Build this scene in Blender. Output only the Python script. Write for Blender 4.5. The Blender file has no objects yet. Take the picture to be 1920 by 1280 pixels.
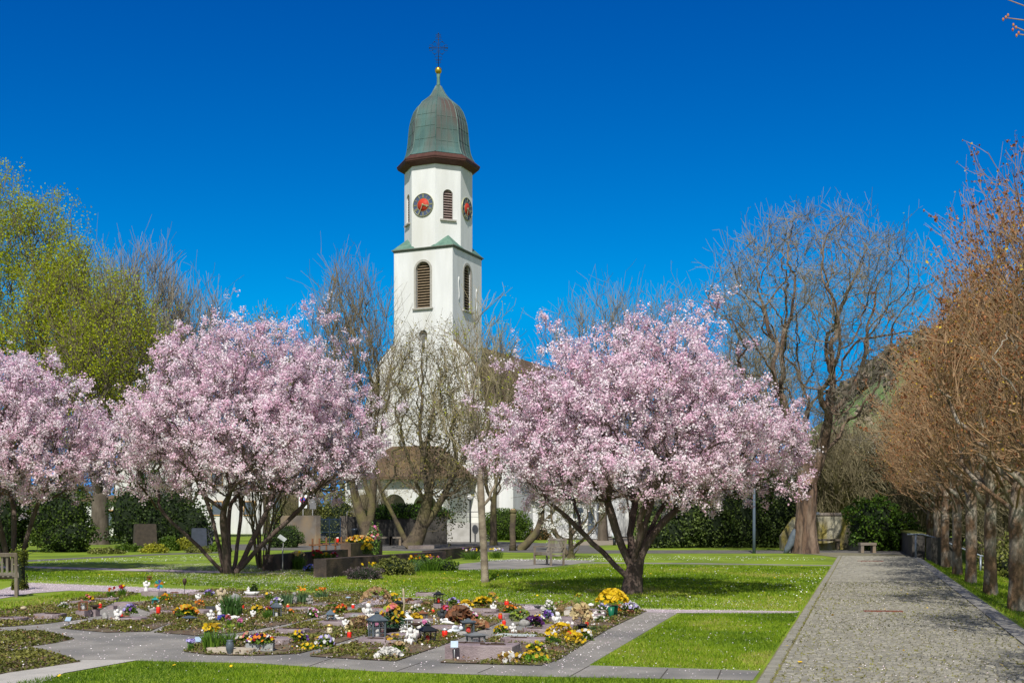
import bpy, bmesh, math, random
import numpy as np
from mathutils import Vector, Matrix
R_ = math.radians
S = bpy.context.scene
C = S.collection
# ---------------------------------------------------------------- camera
F = 2200.0; HY = 970.0; EYE = 1.65
cam_d = bpy.data.cameras.new('camera'); cam = bpy.data.objects.new('camera', cam_d); C.objects.link(cam)
cam.location = (0, 0, EYE); cam.rotation_euler = (R_(90), 0, 0)
cam_d.sensor_width = 36; cam_d.lens = F/1920*36; cam_d.shift_y = (HY-640)/1920
cam_d.clip_start = .1; cam_d.clip_end = 5000
S.camera = cam
# ---------------------------------------------------------------- sky and sun
SUN_AZ, SUN_EL = 8.0, 49.0
w = bpy.data.worlds.new('World'); S.world = w; w.use_nodes = True
nt = w.node_tree; nt.nodes.clear()
sky = nt.nodes.new('ShaderNodeTexSky'); sky.sky_type = 'NISHITA'; sky.sun_disc = False
sky.sun_elevation = R_(SUN_EL); sky.sun_rotation = R_(180+SUN_AZ); sky.altitude = 1200
sky.air_density = 1.0; sky.dust_density = 0.1; sky.ozone_density = 6.0
hs = nt.nodes.new('ShaderNodeHueSaturation'); hs.inputs['Saturation'].default_value = 1.75; hs.inputs['Value'].default_value = 1.0
sc_ = nt.nodes.new('ShaderNodeSeparateColor'); cc_ = nt.nodes.new('ShaderNodeCombineColor')
for i_, (pw_, k_) in enumerate(((1.2, .9), (1.584, .847), (1.077, 1.137))):
    p_ = nt.nodes.new('ShaderNodeMath'); p_.operation = 'POWER'; p_.inputs[1].default_value = pw_; q_ = nt.nodes.new('ShaderNodeMath'); q_.operation = 'MULTIPLY'; q_.inputs[1].default_value = k_
    mn_ = nt.nodes.new('ShaderNodeMath'); mn_.operation = 'MINIMUM'; mn_.inputs[1].default_value = (.9, 3.7, 8.8)[i_]
    nt.links.new(sc_.outputs[i_], p_.inputs[0]); nt.links.new(p_.outputs[0], q_.inputs[0]); nt.links.new(q_.outputs[0], mn_.inputs[0]); nt.links.new(mn_.outputs[0], cc_.inputs[i_])
pale = nt.nodes.new('ShaderNodeHueSaturation'); pale.inputs['Saturation'].default_value = .55; pale.inputs['Value'].default_value = 1.15     # the sky on the sun's side is paler
tcw = nt.nodes.new('ShaderNodeTexCoord'); sep = nt.nodes.new('ShaderNodeSeparateXYZ'); mrg = nt.nodes.new('ShaderNodeMapRange'); mrg.inputs[1].default_value = -.15; mrg.inputs[2].default_value = .45
skm = nt.nodes.new('ShaderNodeMix'); skm.data_type = 'RGBA'
nt.links.new(tcw.outputs['Generated'], sep.inputs[0]); nt.links.new(sep.outputs[1], mrg.inputs[0]); nt.links.new(mrg.outputs[0], skm.inputs[0])
bg = nt.nodes.new('ShaderNodeBackground'); bg.inputs['Strength'].default_value = .085
wo = nt.nodes.new('ShaderNodeOutputWorld')
nt.links.new(sky.outputs[0], hs.inputs['Color']); nt.links.new(hs.outputs[0], sc_.inputs[0]); nt.links.new(sky.outputs[0], pale.inputs['Color']); nt.links.new(pale.outputs[0], skm.inputs[6]); nt.links.new(cc_.outputs[0], skm.inputs[7]); nt.links.new(skm.outputs[2], bg.inputs[0]); nt.links.new(bg.outputs[0], wo.inputs[0])
sd = bpy.data.lights.new('sun', 'SUN'); sd.energy = 4.6; sd.angle = R_(.55); sd.color = (1, .955, .88)
so = bpy.data.objects.new('sun', sd); C.objects.link(so)
a, e = R_(SUN_AZ), R_(SUN_EL)
so.rotation_euler = Vector((-math.sin(a)*math.cos(e), -math.cos(a)*math.cos(e), math.sin(e))).to_track_quat('Z', 'Y').to_euler()
so.location = (-10, -20, 40)
S.view_settings.view_transform = 'Standard'; S.view_settings.look = 'None'
S.view_settings.exposure = .12; S.view_settings.gamma = 1
S.cycles.max_bounces = 6; S.cycles.transparent_max_bounces = 4
# ---------------------------------------------------------------- helpers
def P(px, py, z=0.0):                                   # ground point seen at that place of the photograph
    Y = F*(EYE-z)/(py-HY); return Vector(((px-960)/F*Y, Y, z))
def at(px, py, Y): return Vector(((px-960)/F*Y, Y, EYE-(py-HY)/F*Y))
def sc(py): return (py-HY)/EYE                          # pixels per metre on the ground at that row
GRID = R_(-16.65)                                       # the path and the grave beds are turned by this angle

_m = {}
def mat(name, col, rough=.8, col2=None, scale=8, bump=0, bscale=None, metal=0, spec=.3, attr=False, trans=0, stretch=None, detail=6, col3=None, scale3=1.0, emis=None, ramp=(.35, .65)):
    if name in _m: return _m[name]
    m = bpy.data.materials.new(name); m.use_nodes = True; n = m.node_tree.nodes; L = m.node_tree.links
    b = n['Principled BSDF']; b.inputs['Roughness'].default_value = rough; b.inputs['Metallic'].default_value = metal
    b.inputs['Specular IOR Level'].default_value = spec
    b.inputs['Base Color'].default_value = (*col, 1)
    tc = n.new('ShaderNodeTexCoord'); src = tc.outputs['Object']
    if stretch:
        mp = n.new('ShaderNodeMapping'); mp.inputs['Scale'].default_value = stretch; L.new(src, mp.inputs[0]); src = mp.outputs[0]
    out = None
    if col2:
        mx = n.new('ShaderNodeMix'); mx.data_type = 'RGBA'; mx.inputs[6].default_value = (*col, 1); mx.inputs[7].default_value = (*col2, 1)
        if attr:
            at_ = n.new('ShaderNodeAttribute'); at_.attribute_name = 'rnd'; L.new(at_.outputs['Fac'], mx.inputs[0])
        else:
            nz = n.new('ShaderNodeTexNoise'); nz.inputs['Scale'].default_value = scale; nz.inputs['Detail'].default_value = detail
            rp = n.new('ShaderNodeMapRange'); rp.inputs[1].default_value = ramp[0]; rp.inputs[2].default_value = ramp[1]
            L.new(src, nz.inputs['Vector']); L.new(nz.outputs['Fac'], rp.inputs[0]); L.new(rp.outputs[0], mx.inputs[0])
        out = mx.outputs[2]
    if col3:
        nz3 = n.new('ShaderNodeTexNoise'); nz3.inputs['Scale'].default_value = scale3; nz3.inputs['Detail'].default_value = 4
        rp3 = n.new('ShaderNodeMapRange'); rp3.inputs[1].default_value = .45; rp3.inputs[2].default_value = .65
        mx3 = n.new('ShaderNodeMix'); mx3.data_type = 'RGBA'; mx3.inputs[7].default_value = (*col3, 1)
        L.new(src, nz3.inputs['Vector']); L.new(nz3.outputs['Fac'], rp3.inputs[0]); L.new(rp3.outputs[0], mx3.inputs[0]); L.new(out, mx3.inputs[6]); out = mx3.outputs[2]
    if out: L.new(out, b.inputs['Base Color'])
    if bump:
        nb = n.new('ShaderNodeTexNoise'); nb.inputs['Scale'].default_value = bscale or scale*3; nb.inputs['Detail'].default_value = 5
        bp = n.new('ShaderNodeBump'); bp.inputs['Strength'].default_value = min(1, bump); bp.inputs['Distance'].default_value = .02*max(1, bump)
        L.new(src, nb.inputs['Vector']); L.new(nb.outputs['Fac'], bp.inputs['Height']); L.new(bp.outputs[0], b.inputs['Normal'])
    if trans:
        tr = n.new('ShaderNodeBsdfTranslucent'); ms = n.new('ShaderNodeMixShader'); ms.inputs[0].default_value = trans
        tr.inputs['Color'].default_value = (*col, 1)
        if out: L.new(out, tr.inputs['Color'])
        L.new(b.outputs[0], ms.inputs[1]); L.new(tr.outputs[0], ms.inputs[2]); L.new(ms.outputs[0], n['Material Output'].inputs[0])
    _m[name] = m; return m

def npmesh(name, V, Fc, mats, rnd=None, smooth=False, mi=None):
    """V (N,3); Fc list of (M,k) arrays"""
    me = bpy.data.meshes.new(name); V = np.asarray(V, np.float32)
    if not isinstance(Fc, (list, tuple)): Fc = [Fc]
    Fc = [np.asarray(f, np.int32) for f in Fc if len(f)]
    tot = np.concatenate([np.full(len(f), f.shape[1], np.int32) for f in Fc])
    loops = np.concatenate([f.ravel() for f in Fc])
    me.vertices.add(len(V)); me.vertices.foreach_set('co', V.ravel())
    me.loops.add(len(loops)); me.loops.foreach_set('vertex_index', loops)
    me.polygons.add(len(tot)); st = np.zeros(len(tot), np.int32); st[1:] = np.cumsum(tot)[:-1]
    me.polygons.foreach_set('loop_start', st)
    try: me.polygons.foreach_set('loop_total', tot)
    except Exception: pass
    if mi is not None: me.polygons.foreach_set('material_index', np.asarray(mi, np.int32))
    me.polygons.foreach_set('use_smooth', np.full(len(tot), smooth))
    for m in (mats if isinstance(mats, (list, tuple)) else [mats]): me.materials.append(m)
    if rnd is not None:
        at_ = me.attributes.new('rnd', 'FLOAT', 'FACE'); at_.data.foreach_set('value', np.asarray(rnd, np.float32))
    me.update(calc_edges=True); return me
def link(name, me, parent=None, loc=(0, 0, 0), rz=0):
    o = bpy.data.objects.new(name, me); C.objects.link(o); o.location = loc; o.rotation_euler = (0, 0, rz)
    if parent: o.parent = parent
    return o
def tag(o, label=None, cat=None, group=None, kind=None):
    if label: o['label'] = label
    if cat: o['category'] = cat
    if group: o['group'] = group
    if kind: o['kind'] = kind
    return o
def thing(name, label, cat, loc=(0, 0, 0), rz=0, group=None):
    o = bpy.data.objects.new(name, None); C.objects.link(o); o.empty_display_size = .1
    o.location = loc; o.rotation_euler = (0, 0, rz); return tag(o, label, cat, group)
def copy_tree(o, parent=None):
    c = o.copy(); C.objects.link(c)
    if parent: c.parent = parent
    for ch in [k for k in o.children]: copy_tree(ch, c)
    return c

class MB:
    def __init__(s): s.v = []; s.f = []; s.sm = []
    def add(s, vs, fs, smooth=False, M=None):
        o = len(s.v)
        for v in vs: s.v.append(tuple(M @ Vector(v)) if M is not None else tuple(v))
        for f in fs: s.f.append([i+o for i in f]); s.sm.append(smooth)
        return s
    def box(s, c, d, rz=0, taper=1.0, M=None):
        x, y, z = d[0]/2, d[1]/2, d[2]/2; t = taper
        vs = [(-x, -y, -z), (x, -y, -z), (x, y, -z), (-x, y, -z), (-x*t, -y*t, z), (x*t, -y*t, z), (x*t, y*t, z), (-x*t, y*t, z)]
        T = Matrix.Translation(c) @ (M if M is not None else Matrix.Rotation(rz, 4, 'Z'))
        return s.add(vs, [(0, 3, 2, 1), (4, 5, 6, 7), (0, 1, 5, 4), (1, 2, 6, 5), (2, 3, 7, 6), (3, 0, 4, 7)], False, T)
    def lathe(s, prof, n=12, c=(0, 0, 0), smooth=True, rot=0, sx=1, sy=1, M=None, cap=True):
        vs = []; fs = []
        for r, z in prof:
            for i in range(n):
                a = 2*math.pi*i/n+rot; vs.append((c[0]+r*math.cos(a)*sx, c[1]+r*math.sin(a)*sy, c[2]+z))
        k = len(prof)
        for j in range(k-1):
            for i in range(n): i2 = (i+1) % n; fs.append((j*n+i, j*n+i2, (j+1)*n+i2, (j+1)*n+i))
        if cap and prof[0][0] > 1e-4: fs.append(tuple(range(n))[::-1])
        if cap and prof[-1][0] > 1e-4: fs.append(tuple((k-1)*n+i for i in range(n)))
        return s.add(vs, fs, smooth, M)
    def ell(s, c, r, n=10, m=7, M=None):
        if not hasattr(r, '__len__'): r = (r, r, r)
        prof = [(math.sin(math.pi*j/m)*1.0, -math.cos(math.pi*j/m)) for j in range(m+1)]
        prof[0] = (1e-5, -1); prof[-1] = (1e-5, 1)
        T = Matrix.Translation(c) @ (M if M is not None else Matrix.Identity(4)) @ Matrix.Diagonal((r[0], r[1], r[2], 1))
        return s.lathe(prof, n, M=T)
    def tube(s, pts, rs, n=8, smooth=True, cap=True):
        pts = [Vector(p) for p in pts]; k = len(pts)
        if not hasattr(rs, '__len__'): rs = [rs]*k
        vs = []; fs = []; ref = None
        for j in range(k):
            t = (pts[min(j+1, k-1)]-pts[max(j-1, 0)]).normalized()
            if ref is None: ref = t.cross(Vector((0, 0, 1))) if abs(t.z) < .95 else t.cross(Vector((1, 0, 0)))
            u = (ref-t*ref.dot(t)).normalized(); ref = u; v = t.cross(u)
            for i in range(n):
                a = 2*math.pi*i/n; vs.append(pts[j]+(u*math.cos(a)+v*math.sin(a))*rs[j])
        for j in range(k-1):
            for i in range(n): i2 = (i+1) % n; fs.append((j*n+i, j*n+i2, (j+1)*n+i2, (j+1)*n+i))
        if cap: fs.append(tuple(range(n))[::-1]); fs.append(tuple((k-1)*n+i for i in range(n)))
        return s.add(vs, fs, smooth)
    def prism(s, poly, z0, z1, M=None):
        n = len(poly); vs = [(x, y, z0) for x, y in poly]+[(x, y, z1) for x, y in poly]
        ar = sum(poly[i][0]*poly[(i+1) % n][1]-poly[(i+1) % n][0]*poly[i][1] for i in range(n))
        fs = [tuple(range(n))[::-1], tuple(range(n, 2*n))]+[(i, (i+1) % n, n+(i+1) % n, n+i) for i in range(n)]
        if ar < 0: fs = [f[::-1] for f in fs]
        return s.add(vs, fs, False, M)
    def mesh(s, name, m):
        me = bpy.data.meshes.new(name); me.from_pydata(s.v, [], s.f)
        me.polygons.foreach_set('use_smooth', s.sm)
        for q in (m if isinstance(m, (list, tuple)) else [m]): me.materials.append(q)
        me.update(); return me
    def build(s, name, m, parent=None, loc=(0, 0, 0), rz=0): return link(name, s.mesh(name, m), parent, loc, rz)
XZ = Matrix(((1, 0, 0, 0), (0, 0, -1, 0), (0, 1, 0, 0), (0, 0, 0, 1)))     # polygon (x, z) extruded along -y
def cut(o, cutters):
    for c in cutters:
        md = o.modifiers.new('b', 'BOOLEAN'); md.object = c; md.operation = 'DIFFERENCE'; md.solver = 'EXACT'
    dg = bpy.context.evaluated_depsgraph_get(); dg.update()
    me = bpy.data.meshes.new_from_object(o.evaluated_get(dg)); o.modifiers.clear(); o.data = me
    for c in cutters: bpy.data.objects.remove(c)
def inpoly(x, y, poly):
    r = np.zeros(len(x), bool); n = len(poly); j = n-1
    for i in range(n):
        xi, yi = poly[i][:2]; xj, yj = poly[j][:2]
        c = ((yi > y) != (yj > y)) & (x < (xj-xi)*(y-yi)/((yj-yi) or 1e-9)+xi); r ^= c; j = i
    return r
def area(poly): return abs(sum(poly[i][0]*poly[i-1][1]-poly[i-1][0]*poly[i][1] for i in range(len(poly))))/2
def samp(rg, poly, n):
    xs = [p[0] for p in poly]; ys = [p[1] for p in poly]; ba = (max(xs)-min(xs))*(max(ys)-min(ys))
    k = int(n*ba/max(area(poly), 1e-6))+8
    x = rg.uniform(min(xs), max(xs), k); y = rg.uniform(min(ys), max(ys), k); m = inpoly(x, y, poly); return x[m], y[m]
def GP(pix): return [(P(x, y).x, P(x, y).y) for x, y in pix]
def sheet(name, poly, z, m, kind='structure'):
    bm = bmesh.new(); vs = [bm.verts.new((x, y, z)) for x, y in poly]; bm.faces.new(vs); bm.normal_update()
    if bm.faces[:][0].normal.z < 0: bmesh.ops.reverse_faces(bm, faces=bm.faces[:])
    bmesh.ops.triangulate(bm, faces=bm.faces[:])
    me = bpy.data.meshes.new(name); bm.to_mesh(me); bm.free(); me.materials.append(m)
    return tag(link(name, me), kind=kind)

# vectorised tubes ---------------------------------------------------------
def tubes(Pts, Rad, start, n):
    """Pts (P,3) of all chains one after the other, start = index of the first point of each chain"""
    Pn = len(Pts); start = np.asarray(start); ln = np.diff(np.append(start, Pn)); cid = np.repeat(np.arange(len(start)), ln)
    first = np.zeros(Pn, bool); first[start] = True; last = np.zeros(Pn, bool); last[start+ln-1] = True
    idx = np.arange(Pn); nx = np.where(last, idx, idx+1); pv = np.where(first, idx, idx-1)
    t = Pts[nx]-Pts[pv]; t /= np.linalg.norm(t, axis=1, keepdims=True)+1e-9
    md = Pts[start+ln-1]-Pts[start]; ref = np.where(np.abs(md[:, 2:3]) > .8*np.linalg.norm(md, axis=1, keepdims=True), np.array([[1., .2, 0]]), np.array([[0, .1, 1.]]))[cid]
    u = np.cross(t, ref); u /= np.linalg.norm(u, axis=1, keepdims=True)+1e-9; v = np.cross(t, u)
    an = 2*np.pi*np.arange(n)/n
    V = Pts[:, None]+(u[:, None]*np.cos(an)[None, :, None]+v[:, None]*np.sin(an)[None, :, None])*Rad[:, None, None]
    a_ = idx[~last]; k = np.arange(n); k2 = (k+1) % n
    Fc = np.stack([a_[:, None]*n+k, a_[:, None]*n+k2, (a_[:, None]+1)*n+k2, (a_[:, None]+1)*n+k], -1).reshape(-1, 4)
    return V.reshape(-1, 3), Fc[:, ::-1]
def quads(rg, Pc, size, flat=0.0, tilt=None, asp=1.0):
    n = len(Pc); d = rg.normal(size=(n, 3)); d[:, 2] += flat
    if tilt is not None: d += tilt
    d /= np.linalg.norm(d, axis=1, keepdims=True)
    r = rg.normal(size=(n, 3)); u = np.cross(d, r); u /= np.linalg.norm(u, axis=1, keepdims=True)+1e-9; v = np.cross(d, u)
    s = (size*rg.uniform(.6, 1.25, n))[:, None]/2; u = u*s; v = v*s*asp
    V = np.stack([Pc-u-v*.6, Pc+u*.3-v, Pc+u+v*.5, Pc-u*.4+v], 1).reshape(-1, 3)
    return V, np.arange(4*n).reshape(n, 4)
def grow(rg, roots, T, bf):
    """roots: list of (pos, parent) ; T targets"""
    n0 = len(roots); N = n0+len(T); pos = np.zeros((N, 3)); par = np.full(N, -1); pl = np.zeros(N)
    for i, (p, q) in enumerate(roots):
        pos[i] = p; par[i] = q
        if q >= 0: pl[i] = pl[q]+np.linalg.norm(pos[i]-pos[q])
    best = np.full(len(T), 1e9); bp = np.zeros(len(T), int)
    ok_root = [i for i in range(n0)]
    def upd(i):
        nonlocal best, bp
        d = np.linalg.norm(T-pos[i], axis=1)
        up = (T[:, 2]-pos[i, 2])/(d+1e-6)
        c = d*(1+.5*np.maximum(0, -up-.1))+bf*pl[i]; m = c < best; best[m] = c[m]; bp[m] = i
    for i in ok_root: upd(i)
    for k in range(len(T)):
        j = int(np.argmin(best)); i = n0+k; pos[i] = T[j]; par[i] = bp[j]
        pl[i] = pl[par[i]]+np.linalg.norm(pos[i]-pos[par[i]]); best[j] = 1e9
        T[j] = 1e6
        upd(i)
    return pos, par
def chains(rg, pos, par, R0, rt, jit=.12, nroot=0):
    N = len(pos); cnt = np.zeros(N)
    ch = [[] for _ in range(N)]
    for i in range(N):
        if par[i] >= 0: ch[par[i]].append(i)
    sz = np.zeros(N)
    for i in range(N-1, -1, -1):
        if not ch[i]: cnt[i] = 1
        sz[i] += 1
        if par[i] >= 0: cnt[par[i]] += cnt[i]; sz[par[i]] += sz[i]
    roots = [i for i in range(N) if par[i] < 0]
    mx = max(cnt[r] for r in roots); e_ = math.log(max(mx, 2))/math.log(R0/rt)
    rad = rt*cnt**(1/e_)
    out = []
    stack = [(r, None) for r in roots]
    while stack:
        i, p0 = stack.pop(); c = [] if p0 is None else [p0]; rr = [] if p0 is None else [rad[i]]
        while True:
            c.append(i); rr.append(rad[i])
            if not ch[i]: break
            k = sorted(ch[i], key=lambda q: -cnt[q]*1000-sz[q])
            for q in k[1:]: stack.append((q, i))
            i = k[0]
        if len(c) < 2: continue
        pts = pos[c].copy(); rr = np.array(rr)
        for _ in range(2):                                  # Chaikin smoothing
            if len(pts) < 3: break
            a_, b_ = pts[:-1], pts[1:]; ra, rb = rr[:-1], rr[1:]
            q = np.empty((2*len(a_), 3)); q[0::2] = .75*a_+.25*b_; q[1::2] = .25*a_+.75*b_
            rq = np.empty(2*len(a_)); rq[0::2] = .75*ra+.25*rb; rq[1::2] = .25*ra+.75*rb
            q[0] = pts[0]; q[-1] = pts[-1]; rq[0] = rr[0]; rq[-1] = rr[-1]; pts, rr = q, rq
            if len(pts) > 120: break
        if len(pts) == 2: pts = np.stack([pts[0], pts.mean(0), pts[1]]); rr = np.array([rr[0], rr.mean(), rr[1]])
        L = np.linalg.norm(pts[-1]-pts[0])
        nz = rg.normal(size=pts.shape)*jit*np.minimum(.06*L, .35*rr.mean()*8)[..., None] if False else rg.normal(size=pts.shape)*jit*min(.05*L/len(pts)*4, .12)
        nz[0] = 0; nz[:, 2] *= .6
        if par[c[0]] < 0: nz[:max(3, len(nz)//3)] *= .15
        nz *= np.clip(.02/(rr+1e-6), .12, 1)[:, None]*1.0 if rr.max() > .08 else 1
        pts = pts+nz; rr = rr.copy(); rr[-1] *= .6
        out.append((pts, rr))
    return out, rad, ch
def envelope(rg, n, prof, cx=lambda z: (0, 0), lump=.2, ell=1.0, bias=.4, ph=None):
    zs = np.array([p[0] for p in prof], float); rs = np.array([p[1] for p in prof], float)
    ph = rg.uniform(0, 6.28, 4); out = []
    while len(out) < n:
        z = rg.uniform(zs[0], zs[-1]); r = np.interp(z, zs, rs)
        if rg.uniform() > (r/rs.max())**1.6+.02: continue
        th = rg.uniform(0, 2*math.pi); hz = (z-zs[0])/(zs[-1]-zs[0])
        k = 1+lump*(math.sin(3*th+ph[0]+5*hz)+.7*math.sin(5*th+ph[1]-9*hz)+.6*math.sin(2*th+ph[2]+13*hz))/1.6
        q = r*k*rg.uniform()**bias; c = cx(z)
        out.append((c[0]+q*math.cos(th), c[1]+q*math.sin(th)*ell, z+rg.normal()*.04))
    return np.array(out)
def twigs(rg, base, bdir, n, ln, up=.4, spread=.7, r0=.006, r1=.003, K=4, droop=0.0, outward=None):
    i = rg.integers(0, len(base), n); p = base[i]; d = bdir[i]+rg.normal(size=(n, 3))*spread; d[:, 2] += up
    if outward is not None: d += outward[i]
    d /= np.linalg.norm(d, axis=1, keepdims=True)+1e-9
    L = ln*rg.uniform(.45, 1.3, n); bend = rg.normal(size=(n, 3))*.25; bend[:, 2] += .25-droop
    t = np.linspace(0, 1, K)
    pts = p[:, None]+(d[:, None]*t[None, :, None]+bend[:, None]*(t**2)[None, :, None]*.5)*L[:, None, None]
    rad = np.tile(np.linspace(r0, r1, K), (n, 1))
    td = pts[:, -1]-pts[:, -2]; td /= np.linalg.norm(td, axis=1, keepdims=True)+1e-9
    return pts, rad, td
def cen_n(pc):                                           # flowers face outward and upward from the crown
    c = pc-np.array([pc[:, 0].mean(), pc[:, 1].mean(), pc[:, 2].min()+.3]); c /= np.linalg.norm(c, axis=1, keepdims=True)+1e-9
    return c*.75+np.array([0, 0, .35])
def tree(name, label, cat, loc, seed, prof, R0, rt, N, bf=.5, roots=None, cx=lambda z: (0, 0), lump=.2, ell=1., bias=.4,
         bark=None, tw=(), leaves=(), group=None, rz=0, jit=1.0, sides=7, tipmat=None, extra=None, flare=1.35, crown='crown', leafname='foliage', ridge=.02):
    rg = np.random.default_rng(seed)
    T = envelope(rg, N, prof, cx, lump, ell, bias)
    if extra is not None: T = np.concatenate([T, extra(rg)])
    roots = roots or [((0, 0, 0), -1), ((0, 0, prof[0][0]*.5), 0), ((0, 0, prof[0][0]*.9), 1)]
    pos, par = grow(rg, roots, T.copy(), bf)
    ch, rad, kids = chains(rg, pos, par, R0, rt, jit)
    root = thing(name, label, cat, loc, rz, group)
    thick = [c for c in ch if c[1].max() > rt*2.5]; thin = [c for c in ch if c[1].max() <= rt*2.5]
    def mk(cs, n, nm, m, ns=True):
        if not cs: return
        st = np.cumsum([0]+[len(c[0]) for c in cs])[:-1]; Pt = np.concatenate([c[0] for c in cs]); Rd = np.concatenate([c[1] for c in cs])
        if ns:
            f_ = 1+(flare-1)*np.exp(-np.maximum(Pt[:, 2], 0)/(R0*1.6))*(Rd > R0*.25); Rd = Rd*f_
        V, Fc = tubes(Pt, Rd, st, n)
        if ns:                                              # knobbly bark outline
            c_ = np.repeat(Pt, n, 0); rr_ = np.repeat(Rd, n); ph_ = np.tile(np.arange(n)*2*np.pi/n, len(Pt)); k_ = 1+.07*np.sin(V[:, 2]*7+c_[:, 0]*5+seed)*np.sin(ph_*2+seed)*(rr_ > R0*.3)+ridge*(np.sin(ph_*7+2*np.sin(V[:, 2]*1.3+seed))+.6*np.sin(ph_*13-V[:, 2]*1.7)+.5*np.sin(V[:, 2]*11+ph_*4))*(rr_ > R0*.35)
            V = c_+(V-c_)*k_[:, None]
        return V, Fc
    V, Fc = mk(thick, sides, 'trunk', bark)
    V[:, 2] = np.where(V[:, 2] < .02, V[:, 2]-.12, V[:, 2])
    me = npmesh('trunk', V, Fc, bark, smooth=True); link('trunk', me, root)
    # twigs
    VV = []; FF = []; off = 0
    if thin:
        v, f = mk(thin, 4, 'c', bark, False); VV.append(v); FF.append(f+off); off += len(v)
    kn = len(roots)
    leafb = np.array([i for i in range(kn, len(pos)) if rad[i] < rt*2.2]); d = pos[leafb]-pos[par[leafb]]; d /= np.linalg.norm(d, axis=1, keepdims=True)+1e-9
    # points along the thin edges
    k = rg.uniform(size=(len(leafb), 1)); b2 = pos[leafb]*(1-k)+pos[par[leafb]]*k
    base = np.concatenate([pos[leafb], b2]); bd = np.concatenate([d, d])
    allb, alld = [base], [bd]
    for (n, ln, up, spread, r0, r1, K) in tw:
        p_, r_, td = twigs(rg, base, bd, n, ln, up, spread, r0, r1, K)
        v, f = tubes(p_.reshape(-1, 3), r_.ravel(), np.arange(n)*K, 3); VV.append(v); FF.append(f+off); off += len(v)
        base = p_[:, 1:].reshape(-1, 3); bd = np.repeat(td, K-1, 0); allb = [base]; alld = [bd]
    if VV:
        me = npmesh(crown, np.concatenate(VV), np.concatenate(FF), tipmat or bark); link(crown, me, root)
    base = allb[-1]
    lv = []; lf = []; lr = []; off = 0
    for (n, clump, spreadr, size, lo, hi, asp) in leaves:
        i = rg.integers(0, len(base), n); cpt = base[i]+rg.normal(size=(n, 3))*spreadr*.5
        cr = rg.uniform(lo, hi, n)
        pc = np.repeat(cpt, clump, 0)+rg.normal(size=(n*clump, 3))*spreadr
        v, f = quads(rg, pc, size, 0.3, tilt=(cen_n(pc) if leafname == 'blossoms' else None), asp=asp); lv.append(v); lf.append(f+off); off += len(v)
        lr.append(np.clip(np.repeat(cr, clump)+rg.normal(size=n*clump)*(.1 if lo < .28 else .09), 0 if lo < .2 else .18, 1))
    if lv:
        me = npmesh(leafname, np.concatenate(lv), np.concatenate(lf), leafmat[name] if name in leafmat else leafmat['default'], rnd=np.concatenate(lr)); link(leafname, me, root)
    return root
def rampmat(name, stops, rough=.7, trans=.25):
    m = bpy.data.materials.new(name); m.use_nodes = True; n = m.node_tree.nodes; L = m.node_tree.links; b = n['Principled BSDF']
    b.inputs['Roughness'].default_value = rough; b.inputs['Specular IOR Level'].default_value = .2
    a_ = n.new('ShaderNodeAttribute'); a_.attribute_name = 'rnd'; cr = n.new('ShaderNodeValToRGB'); cr.color_ramp.elements.remove(cr.color_ramp.elements[1])
    for i, (p, c) in enumerate(stops):
        el = cr.color_ramp.elements[0] if i == 0 else cr.color_ramp.elements.new(p); el.position = p; el.color = (*c, 1)
    L.new(a_.outputs['Fac'], cr.inputs[0]); L.new(cr.outputs[0], b.inputs['Base Color'])
    tr = n.new('ShaderNodeBsdfTranslucent'); ms = n.new('ShaderNodeMixShader'); ms.inputs[0].default_value = trans
    L.new(cr.outputs[0], tr.inputs[0]); L.new(b.outputs[0], ms.inputs[1]); L.new(tr.outputs[0], ms.inputs[2]); L.new(ms.outputs[0], n['Material Output'].inputs[0])
    return m
leafmat = {
 'cherry_tree': rampmat('blossom', [(0, (.20, .10, .045)), (.12, (.32, .19, .09)), (.17, (.76, .43, .60)), (.5, (.90, .68, .79)), (.8, (.94, .83, .89)), (1, (.96, .93, .94))], .6, .40),
 'default': rampmat('fresh_leaf', [(0, (.26, .26, .02)), (.5, (.42, .50, .02)), (1, (.58, .62, .03))], .6, .5),
 'linden_tree': rampmat('bud', [(0, (.17, .065, .035)), (.6, (.36, .15, .055)), (.9, (.44, .25, .07)), (1, (.55, .4, .03))], .6, .1),
 'magnolia': rampmat('magnolia_flower', [(0, (.5, .48, .3)), (.3, (.86, .84, .78)), (1, (.93, .92, .9))], .6, .3),
 'thicket_shrub': rampmat('thicket_bud', [(0, (.15, .11, .05)), (1, (.25, .23, .07))], .7, .1),
 'bare_tree': rampmat('olive_bud', [(0, (.16, .11, .04)), (1, (.3, .28, .06))], .7, .1),
}
# ================================================================ ground
rg0 = np.random.default_rng(5)
M_grass = mat('grass', (.165, .245, .012), .9, (.225, .305, .02), 1.3, bump=.5, bscale=60, col3=(.11, .165, .014), scale3=.35, detail=8)
M_soil = mat('soil', (.16, .105, .07), .95, (.085, .06, .042), 14, bump=.8, bscale=40, col3=(.17, .15, .08), scale3=5)
M_pave = mat('paving', (.23, .215, .19), .9, (.30, .28, .25), 2.2, bump=.4, bscale=90, col3=(.165, .16, .15), scale3=.7, detail=9)
M_conc = mat('light_concrete', (.47, .44, .39), .85, (.39, .37, .33), 3, bump=.3, bscale=120)
M_petal_path = mat('petal_path', (.33, .30, .30), .9, (.50, .41, .44), 9, bump=.3, bscale=150, detail=9)
M_asph = mat('asphalt', (.10, .095, .09), .95, (.15, .14, .125), 1.5, bump=.3, bscale=120)
def smooth(t): t = np.clip(t, 0, 1); return t*t*(3-2*t)
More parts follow.
